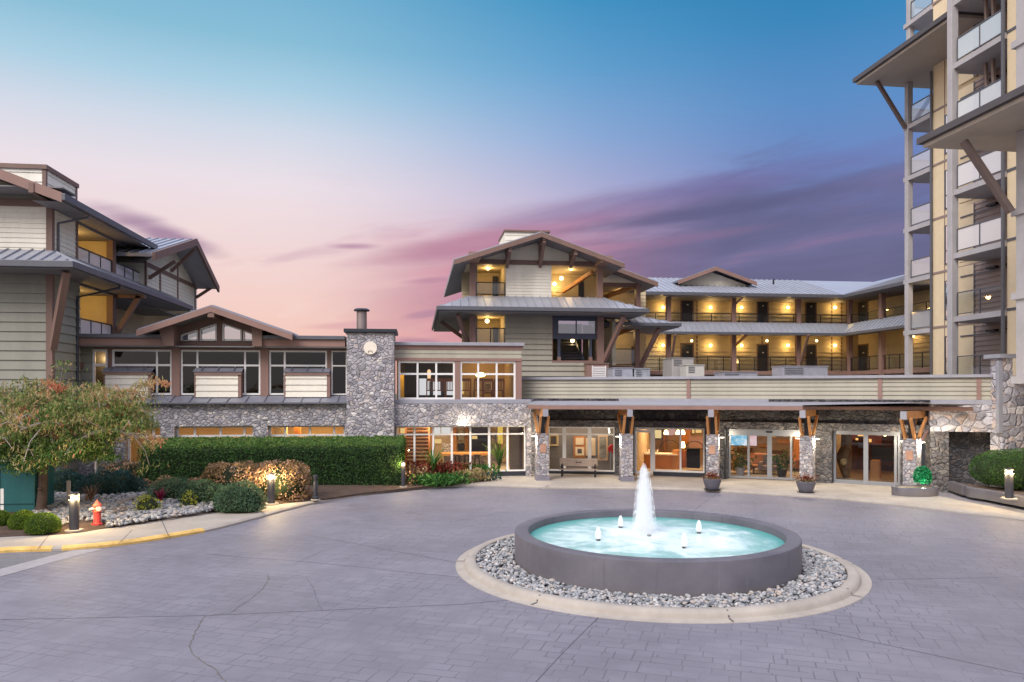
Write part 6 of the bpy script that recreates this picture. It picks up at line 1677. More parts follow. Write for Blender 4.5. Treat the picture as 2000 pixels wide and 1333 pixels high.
def watermat():
    m, kk, out = newmat('fountain_water')
    co = kk.n('ShaderNodeTexCoord').outputs['Object']
    sp = kk.n('ShaderNodeSeparateXYZ'); kk.l(co, sp.inputs[0])
    r = kk.m('SQRT', kk.m('ADD', kk.m('MULTIPLY', sp.outputs[0], sp.outputs[0]), kk.m('MULTIPLY', sp.outputs[1], sp.outputs[1])))
    n1_ = kk.noise(co, .95, 6, .62, dist=1.2); n2_ = kk.noise(co, 3.5, 5, .6, dist=.8)
    foam = kk.m('ADD', kk.m('MULTIPLY', n1_, .75), kk.m('MULTIPLY', n2_, .25))
    foam = kk.m('ADD', foam, kk.m('MULTIPLY', kk.smooth(r, 2.6, .6), .20))
    foam = kk.smooth(foam, .45, .72)
    foam = kk.m('MULTIPLY', foam, kk.smooth(r, 2.90, 2.35))
    c = kk.mix(foam, kk.mix(kk.smooth(r, 2.1, 2.9), (.25, .46, .45, 1), (.09, .33, .31, 1)), (.64, .78, .79, 1))
    b = kk.n('ShaderNodeBsdfPrincipled'); kk.l(c, b.inputs['Base Color']); b.inputs['Roughness'].default_value = .30; b.inputs['Specular IOR Level'].default_value = .12
    # light of underwater lamps put into the surface as a faint glow
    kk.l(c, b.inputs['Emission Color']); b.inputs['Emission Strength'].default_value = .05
    bp = kk.n('ShaderNodeBump'); bp.inputs['Strength'].default_value = .25; bp.inputs['Distance'].default_value = .03
    kk.l(n2_, bp.inputs['Height']); kk.l(bp.outputs[0], b.inputs['Normal']); kk.l(b.outputs[0], out.inputs[0])
    return m
MB().lathe([(.001, zw), (1.0, zw), (2.0, zw), (ri - .002, zw)], (fx, fy, 0), 96).build('water', watermat(), FT, True)
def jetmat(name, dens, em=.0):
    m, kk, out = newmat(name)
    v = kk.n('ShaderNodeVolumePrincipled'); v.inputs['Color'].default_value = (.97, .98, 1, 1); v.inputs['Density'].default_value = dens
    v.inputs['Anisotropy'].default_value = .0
    if em: v.inputs['Emission Strength'].default_value = em; v.inputs['Emission Color'].default_value = (.9, .95, 1, 1)  # own glow put into the spray to whiten it
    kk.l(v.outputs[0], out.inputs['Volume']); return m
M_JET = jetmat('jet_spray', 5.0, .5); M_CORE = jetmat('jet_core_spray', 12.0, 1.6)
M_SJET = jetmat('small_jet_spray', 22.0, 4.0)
M_NOZ = mat('bronze_nozzle', (.08, .06, .05), .4, .5)
M_FOAM = mat('white_foam', (.86, .89, .90), .6, var=.04, bump=.4, bscale=20)
jp = G(1258, 1043, zw); jx, jy = jp.x, jp.y
jt = CAM_H + (HOR - 904) / FPX * (jx * SY + jy * CY)
H_ = jt - zw
prof = [(.245, .0), (.225, .12), (.20, .30), (.172, .5), (.142, .68), (.108, .82), (.072, .92), (.038, .98), (.010, 1.0)]
jo = MB().lathe([(.001, zw + .004)] + [(r_, zw + .004 + t * H_) for r_, t in prof], (jx, jy, 0), 28).build('central_jet', M_JET, FT, True)
MB().lathe([(.001, zw + .003)] + [(r_ * 1.28 + .015, zw + .003 + t * H_ * .97) for r_, t in prof[:-1]] + [(.001, zw + H_ * .98)], (jx, jy, 0), 28).build('jet_mist', jetmat('jet_mist', 1.3, .04), jo, True)
MB().lathe([(.001, zw + .002), (.62, zw + .002), (.52, zw + .02), (.38, zw + .05), (.25, zw + .09), (.001, zw + .16)], (jx, jy, 0), 28).build('splash', jetmat('splash_spray', 3.0, .05), jo, True)
sd9 = MB()
for _ in range(260):
    a_ = random.uniform(0, 2 * PI); t_ = random.random() ** 1.3; k9 = np.interp(t_, [t for r_, t in prof], [r_ for r_, t in prof]) * random.uniform(.7, 1.28) + .005
    p9 = Vector((jx + k9 * math.cos(a_), jy + k9 * math.sin(a_), zw + .02 + t_ * H_ * .97)); l9 = random.uniform(.02, .09)
    sd9.tube([p9, p9 + Vector((math.cos(a_) * .012, math.sin(a_) * .012, -l9))], [.004, .006], 4)
sd9.build('droplets', M_FOAM, jo)
MB().lathe([(.001, zw + .006)] + [(r_ * .52, zw + .006 + t * H_ * .93) for r_, t in prof], (jx, jy, 0), 20).build('jet_core', M_CORE, jo, True)
MB().lathe([(.001, zw - .05), (.05, zw - .05), (.05, zw + .03), (.001, zw + .035)], (jx + .03, jy - .30, 0), 12).build('nozzle', M_NOZ, FT, True)
for u, v0, v1 in ((1168.5, 1030, 1056), (1212, 1008, 1031), (1365, 1017, 1042), (1336.5, 1041, 1071)):
    p = G(u, v1, zw); h = (v1 - v0) / FPX * (p.x * SY + p.y * CY)
    s_ = MB().lathe([(.001, 0.0), (.05, .0), (.068, .25 * h), (.066, .5 * h), (.045, .8 * h), (.02, .96 * h), (.001, h)], (p.x, p.y, zw + .02), 14).build('small_jet', M_SJET, FT, True)
    sj = MB()
    for _ in range(26):
        a_ = random.uniform(0, 2 * PI); t_ = random.random(); k9 = .075 * (1 - t_ * .7) * random.uniform(.8, 1.5); l9 = random.uniform(.015, .04)
        p9 = Vector((p.x + k9 * math.cos(a_), p.y + k9 * math.sin(a_), zw + .03 + t_ * h * .95)); sj.tube([p9, p9 - Vector((0, 0, l9))], [.003, .006], 4)
    sj.build('droplets', M_FOAM, s_)
    MB().lathe([(.001, -.06), (.055, -.06), (.05, .035), (.001, .04)], (p.x, p.y, zw + .0), 10).build('nozzle', M_NOZ, s_, True)
# kerb ring and apron
MB().lathe([(4.12, .0), (4.12, .135), (4.145, .155), (4.26, .155), (4.33, .135), (4.365, .09), (4.385, .03), (4.40, .022), (4.575, .012), (4.585, -.02)], (fx, fy, 0), 160).build('kerb_ring', M_WALK, None, True, loc=(fx, fy, 0))
kr = bpy.data.objects['kerb_ring']; tag(kr, 'pale round concrete kerb ring enclosing the river stones of the fountain', 'kerb')
b = MB()
for a_deg in (-90.5, -137, -48, -10, 172, 60, 120):
    a = R(a_deg); c, s = math.cos(a), math.sin(a)
    for r0, r1, z in ((4.135, 4.30, .160), (4.36, 4.575, .032)):
        t = Vector((-s, c)) * .014
        b.poly((fx + c * r0 + t.x, fy + s * r0 + t.y, z), (fx + c * r1 + t.x, fy + s * r1 + t.y, z - (.012 if r0 < 4.2 else 0)), (fx + c * r1 - t.x, fy + s * r1 - t.y, z - (.012 if r0 < 4.2 else 0)), (fx + c * r0 - t.x, fy + s * r0 - t.y, z))
    b.bar((fx + c * 4.30, fy + s * 4.30, .15), (fx + c * 4.382, fy + s * 4.382, .045), .028, .02)
b.build('kerb_joint', M_JOINT, kr)
kind(MB().lathe([(3.1, .06), (4.13, .06)], (fx, fy, 0), 96).build('gravel_base', mat('gravel_base_dark', (.11, .11, .115), .95, var=.3, nscale=8)), 'structure')

# ------------------------------------------------------------------ stones: one mesh of many pebbles
def ico():
    import bmesh
    bm = bmesh.new(); bmesh.ops.create_icosphere(bm, subdivisions=2, radius=1.0)
    v = np.array([p.co[:] for p in bm.verts]); f = np.array([[q.index for q in p.verts] for p in bm.faces]); bm.free(); return v, f
IV, IF = ico()
def raw_mesh(name, V, F, attr, m, smooth=True, loc=(0, 0, 0), parent=None):
    """mesh from arrays; F is (n, k); attr is per vertex"""
    me = bpy.data.meshes.new(name)
    V = V - np.array(loc); k_ = F.shape[1]
    me.vertices.add(len(V)); me.vertices.foreach_set('co', V.astype(np.float32).ravel())
    me.loops.add(F.size); me.loops.foreach_set('vertex_index', F.astype(np.int32).ravel())
    me.polygons.add(len(F)); me.polygons.foreach_set('loop_start', np.arange(0, F.size, k_, dtype=np.int32)); me.polygons.foreach_set('loop_total', np.full(len(F), k_, dtype=np.int32))
    me.polygons.foreach_set('use_smooth', np.full(len(F), smooth))
    a = me.attributes.new('shade', 'FLOAT', 'POINT'); a.data.foreach_set('value', attr.astype(np.float32))
    me.update(calc_edges=True); me.validate()
    me.materials.append(m)
    o = bpy.data.objects.new(name, me); COL.objects.link(o)
    if parent is not None: o.parent = parent
    else: o.location = loc
    ORG[o.name] = tuple(loc)
    return o
def stones(name, P_, S_, m, loc):
    n = len(P_); nv = len(IV)
    ang = rng.uniform(0, 2 * PI, n); sc = np.stack([S_ * rng.uniform(.75, 1.35, n), S_ * rng.uniform(.7, 1.1, n), S_ * rng.uniform(.45, .8, n)], 1)
    base = IV[None] * (1 + rng.normal(0, .09, (n, nv, 1)))
    sq = np.sign(base) * np.abs(base) ** rng.uniform(.8, 1.15, (n, 1, 1))
    v = sq * sc[:, None]
    tilt = rng.normal(0, .3, (n, 2))
    ct, st = np.cos(tilt[:, :1]), np.sin(tilt[:, :1])
    y, z = v[:, :, 1].copy(), v[:, :, 2].copy(); v[:, :, 1] = y * ct - z * st; v[:, :, 2] = y * st + z * ct
    c, s = np.cos(ang)[:, None], np.sin(ang)[:, None]
    x, y = v[:, :, 0].copy(), v[:, :, 1].copy(); v[:, :, 0] = x * c - y * s; v[:, :, 1] = x * s + y * c
    v += P_[:, None]
    F = (IF[None] + (np.arange(n) * nv)[:, None, None]).reshape(-1, 3)
    return raw_mesh(name, v.reshape(-1, 3), F, np.repeat(rng.random(n), nv), m, True, loc)
def pebmat(name, k_=1.0):
    m, kk, out = newmat(name)
    at = kk.n('ShaderNodeAttribute', attribute_name='shade'); co = kk.n('ShaderNodeTexCoord').outputs['Object']
    g = lambda *c: tuple(min(.9, x * k_) for x in c)
    c = kk.ramp(at.outputs['Fac'], [(0, g(.16, .17, .19)), (.22, g(.27, .28, .30)), (.45, g(.38, .385, .40)), (.62, g(.46, .45, .45)), (.76, g(.50, .42, .36)), (.86, g(.36, .39, .42)), (1, g(.66, .63, .60))])
    c = kk.mix(.7, c, kk.ramp(kk.noise(co, 26, 5, .65), [(.3, (.6, .6, .6)), (.7, (1.3, 1.3, 1.3))]), 'MULTIPLY')
    b = kk.n('ShaderNodeBsdfPrincipled'); kk.l(c, b.inputs['Base Color']); b.inputs['Roughness'].default_value = .7; b.inputs['Specular IOR Level'].default_value = .25
    kk.l(b.outputs[0], out.inputs[0]); return m
n = 5200
rr = np.sqrt(rng.uniform(3.26 ** 2, 4.09 ** 2, n)); th_ = rng.uniform(0, 2 * PI, n)
S_ = rng.uniform(.024, .048, n) * np.where(rng.random(n) < .06, 1.5, 1.0)
Pp = np.stack([fx + rr * np.cos(th_), fy + rr * np.sin(th_), .085 + rng.uniform(0, .05, n)], 1)
o = stones('river_stones', Pp, S_, pebmat('pebble', .84), (fx, fy, .1)); kind(tag(o, 'grey and tan rounded river stones between fountain wall and kerb ring'), 'stuff')
# pale cobbles of the left bed
poly_px = [(118, 1003), (150, 970), (250, 960), (330, 962), (395, 985), (432, 997), (400, 1003), (300, 1019), (220, 1031), (160, 1030)]
def in_poly(x, y, P2):
    c = np.zeros(len(x), bool); j = len(P2) - 1
    for i in range(len(P2)):
        xi, yi = P2[i]; xj, yj = P2[j]
        c ^= ((yi > y) != (yj > y)) & (x < (xj - xi) * (y - yi) / (yj - yi + 1e-12) + xi); j = i
    return c
pb = [G(u, v, .16).xy for u, v in ((40, 1000), (80, 985), (130, 948), (200, 936), (262, 925), (268, 905), (290, 905), (300, 930), (330, 950), (395, 978), (442, 994), (404, 1002), (300, 1018), (212, 1031.5), (203, 1023), (150, 1020), (120, 1030))]
xs_ = [p[0] for p in pb]; ys_ = [p[1] for p in pb]
n = 17000
X_ = rng.uniform(min(xs_), max(xs_), n); Y_ = rng.uniform(min(ys_), max(ys_), n)
k_ = in_poly(X_, Y_, pb); X_, Y_ = X_[k_], Y_[k_]
n = len(X_)
Pp = np.stack([X_, Y_, .20 + rng.uniform(-.02, .05, n) + .06 * np.clip((Y_ - min(ys_)) / 6, 0, 1)], 1)
o = stones('cobble_stones', Pp, rng.uniform(.04, .088, n), pebmat('pale_cobble', .76), (float(X_.mean()), float(Y_.mean()), .15)); kind(tag(o, 'pale grey cobbles covering the planting bed behind the hydrant'), 'stuff')
print('cobbles', n)
# ------------------------------------------------------------------ leaves
def leaves(name, P_, size, m, shade, parent=None, loc=(0, 0, 0), asp=.45, droop=0.0, nrm=None, spread=1.0, jit=.35):
    """one small folded leaf per point: base, two sides, tip"""
    n = len(P_)
    d = rng.normal(0, 1, (n, 3)) * spread
    if nrm is not None: d += nrm * .8
    d[:, 2] -= droop
    d /= np.linalg.norm(d, axis=1, keepdims=True) + 1e-9
    r = rng.normal(0, 1, (n, 3))
    if nrm is not None: r = np.cross(d, nrm + rng.normal(0, jit, (n, 3)))
    sd_ = r - d * (r * d).sum(1, keepdims=True); sd_ /= np.linalg.norm(sd_, axis=1, keepdims=True) + 1e-9
    up = np.cross(sd_, d)
    L = (size * rng.uniform(.65, 1.35, n))[:, None] if np.isscalar(size) else (size * rng.uniform(.75, 1.25, n))[:, None]
    a = P_ - d * L * .5; t = P_ + d * L * .5 - up * L * .12
    l_ = P_ + sd_ * L * asp * .5 + up * L * .06; r_ = P_ - sd_ * L * asp * .5 + up * L * .06
    V = np.stack([a, r_, t, l_], 1).reshape(-1, 3)
    F = np.arange(4 * n).reshape(n, 4)
    return raw_mesh(name, V, F, np.repeat(shade, 4), m, False, loc, parent)
def clump_noise(P_, s=1.2, k_=5):
    """smooth clumpy value 0..1 over space"""
    out = np.zeros(len(P_))
    for i in range(k_):
        w = rng.normal(0, 1, 3) * s * (1 + .7 * i); out += np.sin(P_ @ w + rng.uniform(0, 6.3)) / (1 + .5 * i)
    out = (out - out.min()) / (np.ptp(out) + 1e-9); return out
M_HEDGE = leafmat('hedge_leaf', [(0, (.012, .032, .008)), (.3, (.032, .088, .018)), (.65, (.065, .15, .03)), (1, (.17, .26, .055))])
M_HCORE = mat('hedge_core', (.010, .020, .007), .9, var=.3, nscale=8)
M_BARB = leafmat('barberry_leaf', [(0, (.10, .07, .02)), (.3, (.20, .135, .055)), (.6, (.34, .21, .135)), (.85, (.46, .29, .235)), (1, (.50, .38, .21))])
M_GREY = leafmat('grey_green_leaf', [(0, (.03, .065, .035)), (.4, (.075, .15, .08)), (.75, (.14, .24, .12)), (1, (.25, .34, .19))])
M_BLUE = leafmat('blue_green_leaf', [(0, (.006, .025, .024)), (.4, (.015, .058, .056)), (.75, (.03, .10, .09)), (1, (.06, .15, .13))])
M_LIME = leafmat('lime_leaf', [(0, (.03, .07, .01)), (.4, (.09, .17, .015)), (.75, (.19, .27, .02)), (1, (.34, .38, .04))])
M_YELL = leafmat('yellow_leaf', [(0, (.10, .14, .02)), (.4, (.26, .30, .035)), (1, (.52, .48, .08))])
M_TREE = leafmat('autumn_leaf', [(0, (.028, .075, .016)), (.18, (.075, .165, .034)), (.38, (.20, .27, .07)), (.54, (.36, .33, .14)), (.72, (.50, .35, .18)), (.87, (.62, .28, .15)), (1, (.64, .17, .13))], trans=.35)
M_RED = leafmat('red_leaf', [(0, (.05, .012, .01)), (.5, (.20, .035, .02)), (.8, (.33, .08, .04)), (1, (.26, .16, .05))])
M_FERN = leafmat('bright_green_leaf', [(0, (.015, .06, .012)), (.5, (.04, .14, .025)), (1, (.12, .26, .05))])
M_STRAW = leafmat('straw_leaf', [(0, (.16, .12, .05)), (.6, (.36, .28, .13)), (1, (.50, .40, .22))])
M_EMER = leafmat('emerald_leaf', [(0, (.0, .07, .02)), (.5, (.005, .22, .075)), (.85, (.03, .42, .16)), (1, (.20, .62, .33))])
M_BARK = mat('bark', (.085, .06, .05), .9, var=.3, nscale=7, bump=.8, bscale=18)
M_BARKG = mat('grey_branch', (.30, .26, .24), .85, var=.2, nscale=5)
def ell_pts(c, r, n, inner=.72, zmin=0.0):
    v = rng.normal(0, 1, (int(n * 1.9), 3)); v /= np.linalg.norm(v, axis=1, keepdims=True)
    v = v[v[:, 2] > -.55][:n]
    rad = rng.uniform(inner, 1.04, (len(v), 1)) ** .6
    P_ = np.array(c) + v * np.array(r) * rad
    k_ = P_[:, 2] > zmin
    return P_[k_], v[k_]
def shrub(name, lab, cat, u0, u1, vt, vb, m, n, size, asp=.5, lump=.12, droop=0.0, core=None, inner=.7, sq=1.0, group=None, zb=.15, dk=.75, spread=.8):
    """mound of leaves standing on the bed; extents read off as a width, a top and a foot"""
    pf = G((u0 + u1) / 2, vb, zb); t0 = pf.x * SY + pf.y * CY
    rw = (u1 - u0) / 2 / FPX * t0 * 1.02; rd = rw * dk
    d = pf.xy.normalized(); c = pf.xy + d * rd * .8
    tc = c.x * SY + c.y * CY; zt = CAM_H + (HOR - vt) / FPX * (tc - rd * .25)
    rz = max(.12, (zt - zb))
    t = thing(name, lab, cat, (c.x, c.y, zb), group)
    cc = np.array((c.x, c.y, zb + rz * .30)); rr_ = np.array((rw, rd, rz * .70))
    P_, nv = ell_pts(cc, rr_, n, inner, -9)
    if sq != 1.0:
        w_ = (P_ - cc) / rr_; P_ = cc + np.sign(w_) * np.abs(w_) ** sq * rr_
    k_ = P_[:, 2] > zb + .02; P_, nv = P_[k_], nv[k_]
    g_ = clump_noise(P_, 3.2 / max(rw, .3))
    P_ = P_ + nv * (g_ - .5)[:, None] * lump * rw
    dep = np.linalg.norm((P_ - cc) / rr_, axis=1)
    sh = np.clip(.15 + .55 * g_ + rng.normal(0, .17, len(P_)), 0, 1)
    leaves('foliage', P_, size, m, sh, t, (c.x, c.y, zb), asp, droop, nv, spread)
    MB().lathe([(max(.001, math.sin(PI * i / 10)) * rw * .80, -math.cos(PI * i / 10) * rz * .54) for i in range(11)], (c.x, c.y, zb + rz * .30), 20, 1, rd / rw).build('branches', core or M_HCORE, t, True)
    return t
# ------------------------------------------------------------------ clipped hedge
def hedge(name, lab, x0, x1, y0, y1, z0_, ztf, ztb, n, rnd=.18, size=.07):
    t = thing(name, lab, 'hedge', ((x0 + x1) / 2, (y0 + y1) / 2, z0_))
    def top(y): 
        k_ = np.clip((y - y0) / (y1 - y0), 0, 1); return ztf + (ztb - ztf) * np.sin(k_ * PI / 2)
    A = [(x1 - x0) * (ztf - z0_), (x1 - x0) * (y1 - y0) * .9, (y1 - y0) * (ztf - z0_)]
    A = np.array(A) / sum(A); Ps, Ns = [], []
    nn = (n * A).astype(int)
    x = rng.uniform(x0, x1, nn[0]); z = z0_ + (ztf - z0_) * rng.uniform(0, 1, nn[0]); Ps.append(np.stack([x, np.full(nn[0], y0), z], 1)); Ns.append(np.tile((0, -1, 0.0), (nn[0], 1)))
    x = rng.uniform(x0, x1, nn[1]); y = rng.uniform(y0, y1, nn[1]); Ps.append(np.stack([x, y, top(y)], 1)); Ns.append(np.tile((0, -.25, 1.0), (nn[1], 1)))
    y = rng.uniform(y0, y1, nn[2]); z = z0_ + (top(y) - z0_) * rng.uniform(0, 1, nn[2]); Ps.append(np.stack([np.full(nn[2], x1), y, z], 1)); Ns.append(np.tile((1, 0, 0.0), (nn[2], 1)))
    P_ = np.concatenate(Ps); nv = np.concatenate(Ns)
    # round the top front edge and corners
    e = np.clip((P_[:, 2] - (top(P_[:, 1]) - rnd)) / rnd, 0, 1) * np.clip(1 - (P_[:, 1] - y0) / rnd, 0, 1)
    P_[:, 1] += e * rnd * .35; P_[:, 2] -= e * rnd * .22
    ex_ = np.clip((P_[:, 0] - (x1 - rnd)) / rnd, 0, 1) * np.clip(1 - (P_[:, 1] - y0) / rnd, 0, 1)
    P_[:, 0] -= ex_ * rnd * .35; P_[:, 1] += ex_ * rnd * .2
    g_ = clump_noise(P_, 2.2, 6)
    P_ += nv * ((g_ - .5)[:, None] * .16 + rng.uniform(-.08, .04, (len(P_), 1)) + (rng.random((len(P_), 1)) < .03) * rng.uniform(0, .10, (len(P_), 1)))
    sh = np.clip(.12 + .42 * g_ + rng.normal(0, .16, len(P_)) + .34 * (nv[:, 2] > .5) - .08 * (nv[:, 2] < .5), 0, 1)  # top leaves lightened, side leaves darkened: shading put into the colour
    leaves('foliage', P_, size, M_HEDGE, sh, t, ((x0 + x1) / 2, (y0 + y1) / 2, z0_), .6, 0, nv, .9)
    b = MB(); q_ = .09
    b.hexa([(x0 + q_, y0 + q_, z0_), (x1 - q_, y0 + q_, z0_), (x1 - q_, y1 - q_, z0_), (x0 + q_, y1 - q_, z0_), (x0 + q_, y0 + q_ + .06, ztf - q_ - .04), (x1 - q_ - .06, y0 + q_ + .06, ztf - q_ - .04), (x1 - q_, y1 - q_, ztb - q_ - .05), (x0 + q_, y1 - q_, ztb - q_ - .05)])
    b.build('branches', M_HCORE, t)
    return t
hf = G(785, 952, ZW)
HY = hf.y
HS = YS(HY, 540)
hedge('clipped_hedge', 'long clipped dark green hedge in front of the restaurant stone wall', HS.P(268).x, HS.P(787).x, HY, 33.6, .2, HS.Z(874), 1.98, 34000)
# ------------------------------------------------------------------ shrubs of the left bed
shrub('barberry_bush', 'wide rusty brown barberry bush behind the lit bollard in front of the hedge', 'bush', 394, 520, 902, 980, M_BARB, 5200, .085, .6, .22, sq=.62)
shrub('barberry_bush', 'yellow lit rusty barberry bush at the right of the glowing bollard, before the hedge', 'bush', 494, 606, 902, 979, M_BARB, 5200, .085, .6, .22, sq=.62)
shrub('juniper_shrub', 'grey green mounded shrub at the right end of the cobbles, left of the lit bollard', 'shrub', 418, 520, 944, 1002, M_GREY, 4200, .075, .35, .25)
shrub('juniper_shrub', 'grey green low shrub between the cobbles and the big mounded shrub', 'shrub', 350, 446, 939, 990, M_GREY, 3000, .075, .35, .3)
shrub('juniper_shrub', 'grey green spreading shrub behind the magenta spiky plant', 'shrub', 288, 396, 936, 982, M_GREY, 3200, .075, .35, .3)
shrub('blue_shrub', 'broad blue green evergreen shrub behind the hydrant', 'shrub', 152, 280, 920, 974, M_BLUE, 5200, .085, .35, .3)
shrub('blue_shrub', 'low blue green shrub right of the tree trunk, behind the grey marker post', 'shrub', 84, 172, 921, 970, M_BLUE, 3400, .085, .35, .3)
shrub('rusty_shrub', 'small rusty leaved shrub in front of the left end of the hedge', 'shrub', 302, 352, 930, 962, M_BARB, 1300, .08, .6, .35)
shrub('rusty_shrub', 'tiny rusty leaved shrub left of the wide barberry bush', 'shrub', 362, 397, 933, 958, M_BARB, 900, .08, .6, .35)
shrub('mixed_shrub', 'olive and brown leaved shrub under the right side of the autumn tree', 'shrub', 190, 292, 900, 950, M_BARB, 2200, .09, .6, .5)
for i, (u0, u1, vt, vb, lab) in enumerate(((52, 115, 1003, 1044, 'round clipped lime green ball shrub nearest the lit bollard'), (20, 71, 998, 1036, 'round clipped lime green ball shrub, middle of the three by the utility box'), (-32, 21, 998, 1032, 'round clipped lime green ball shrub at the left edge of the picture'))):
    shrub('ball_shrub', lab, 'shrub', u0, u1, vt, vb, M_LIME, 5200, .05, .3, .05, inner=.86, group='clipped ball shrubs by the kerb', dk=.95)
# spiky cordylines, yellow tufts
def tuft(name, lab, cat, u, vb, h, n, m, w=.03, lean=.9, zb=.2, stops=None):
    p = G(u, vb, zb); t = thing(name, lab, cat, tuple(p))
    V = []; F = []; A = []
    for i in range(n):
        a = rng.uniform(0, 2 * PI); ln = h * rng.uniform(.7, 1.15); o_ = rng.uniform(.25, 1.0) * lean
        d = np.array((math.cos(a), math.sin(a), 0)); s = np.array((-math.sin(a), math.cos(a), 0)) * w
        pts = [np.array(p) + d * ln * o_ * q_ * q_ * .8 + d * .02 + np.array((0, 0, ln * (q_ - .38 * o_ * q_ * q_))) for q_ in (0, .35, .7, 1)]
        o0 = len(V); V += [pts[0] - s * .6, pts[0] + s * .6, pts[1] + s, pts[1] - s, pts[2] + s * .8, pts[2] - s * .8, pts[3] + s * .1, pts[3] - s * .1]
        F += [(o0, o0 + 1, o0 + 2, o0 + 3), (o0 + 3, o0 + 2, o0 + 4, o0 + 5), (o0 + 5, o0 + 4, o0 + 6, o0 + 7)]; A += [rng.random()] * 8
    raw_mesh('foliage', np.array(V), np.array(F), np.array(A), m, False, tuple(p), t)
    return t
M_MAG = leafmat('magenta_blade', [(0, (.06, .01, .02)), (.5, (.26, .015, .06)), (1, (.42, .05, .12))])
M_BRZ = leafmat('bronze_blade', [(0, (.09, .04, .03)), (.6, (.26, .15, .10)), (1, (.42, .28, .18))])
shrub('juniper_shrub', 'low grey green shrub at the back of the cobbles, right of the magenta plant', 'shrub', 384, 436, 934, 972, M_GREY, 1500, .075, .35, .3)
shrub('rusty_shrub', 'small rusty shrub between the hydrant and the blue green shrub', 'shrub', 268, 300, 938, 962, M_BARB, 700, .08, .6, .35)
tuft('spiky_plant', 'bronze spiky plant just behind the hydrant and the bollard', 'plant', 178, 983, .75, 40, M_BRZ, .018)
tuft('spiky_plant', 'magenta red spiky plant on the cobbles behind the yellow tuft', 'plant', 314, 982, .55, 46, M_MAG, .018)
tuft('spiky_plant', 'dark stake like young spiky plant left of the bronze one', 'plant', 169, 986, .42, 9, M_BRZ, .014, .3)
shrub('yellow_shrub', 'small yellow green shrub on the cobbles right of the hydrant', 'shrub', 264, 312, 968, 1004, M_YELL, 520, .09, .5, .6, inner=.4)
shrub('yellow_shrub', 'small upright yellow green shrub in front of the grey green mounds', 'shrub', 354, 386, 958, 997, M_YELL, 460, .08, .5, .6, inner=.4)
# driftwood
M_DRIFT = mat('driftwood', (.30, .24, .19), .85, var=.3, nscale=6, streak=True)
for lab, a, c, r_ in (('short driftwood log lying on the cobbles behind the hydrant', (230, 987, .27), (266, 970, .34), .07), ('long thin driftwood branch on the cobbles right of the hydrant', (206, 1000, .27), (262, 988, .27), .05), ('dark driftwood branch on the cobbles behind the bollard and hydrant', (155, 990, .27), (235, 986, .27), .05), ('pale driftwood branch lying nearest the hydrant on the cobbles', (212, 1004, .27), (268, 992, .27), .045)):
    p, q_ = G(a[0], a[1], a[2]), G(c[0], c[1], c[2])
    tag(MB().tube([p, p.lerp(q_, .3) + Vector((0, .02, .03)), p.lerp(q_, .7) + Vector((0, -.03, .01)), q_], [r_ * .8, r_, r_ * .9, r_ * .6], 8).build('driftwood_log', M_DRIFT, None, True), lab, 'log')
# ------------------------------------------------------------------ red border by the lounge
def border(name, lab, cat, pts, m, n, size, hz, asp=.4, spread=.5, droop=-.5):
    c = sum((G(u, v, .15) for u, v in pts), Vector()) / len(pts); t = thing(name, lab, cat, tuple(c)); P_ = []
    for u, v in pts:
        p = G(u, v, .15); k_ = n // len(pts)
        q_ = rng.normal(0, 1, (k_, 3)) * (.30, .22, .0) + np.array(p); q_[:, 2] = .15 + hz * rng.uniform(.05, 1, k_) * (1 - .25 * np.abs(rng.normal(0, 1, k_)).clip(0, 2) / 2); P_.append(q_)
    P_ = np.concatenate(P_); g_ = clump_noise(P_, 2.5)
    leaves('foliage', P_, size, m, np.clip(.2 + .5 * g_ + rng.normal(0, .2, len(P_)), 0, 1), t, tuple(c), asp, droop, None, spread)
    return t
border('red_perennial', 'clump of dark red leaved plants in front of the left lounge glazing', 'plant', [(812, 938), (828, 936), (845, 934)], M_RED, 560, .22, .78)
border('red_perennial', 'clump of dark red leaved plants before the middle of the lounge glazing', 'plant', [(862, 934), (878, 934), (893, 933)], M_RED, 480, .22, .70)
border('rusty_shrub', 'loose olive and rust shrub beside the bollard at the hedge end', 'shrub', [(798, 946), (808, 944), (804, 938)], M_BARB, 520, .16, .7)
border('lily_clump', 'bright green strap leaved clump at the front of the lounge bed', 'plant', [(826, 946), (842, 947), (858, 947), (874, 946), (893, 944)], M_FERN, 900, .30, .42, .22, .7)
border('fern_clump', 'light green leafy clump under the lounge glazing right of the red plants', 'plant', [(902, 928), (912, 928)], M_FERN, 220, .22, .5)
border('fern_clump', 'pale green leafy clump under the lounge glazing at the right end of the bed', 'plant', [(938, 929), (950, 930)], M_FERN, 240, .22, .5)
border('straw_grass', 'straw coloured dry clump at the right front of the lounge bed', 'plant', [(908, 941), (922, 940), (934, 938)], M_STRAW, 520, .16, .50)
border('dark_tuft', 'small dark green tuft at the right tip of the lounge bed', 'plant', [(950, 937)], M_BLUE, 170, .16, .32)
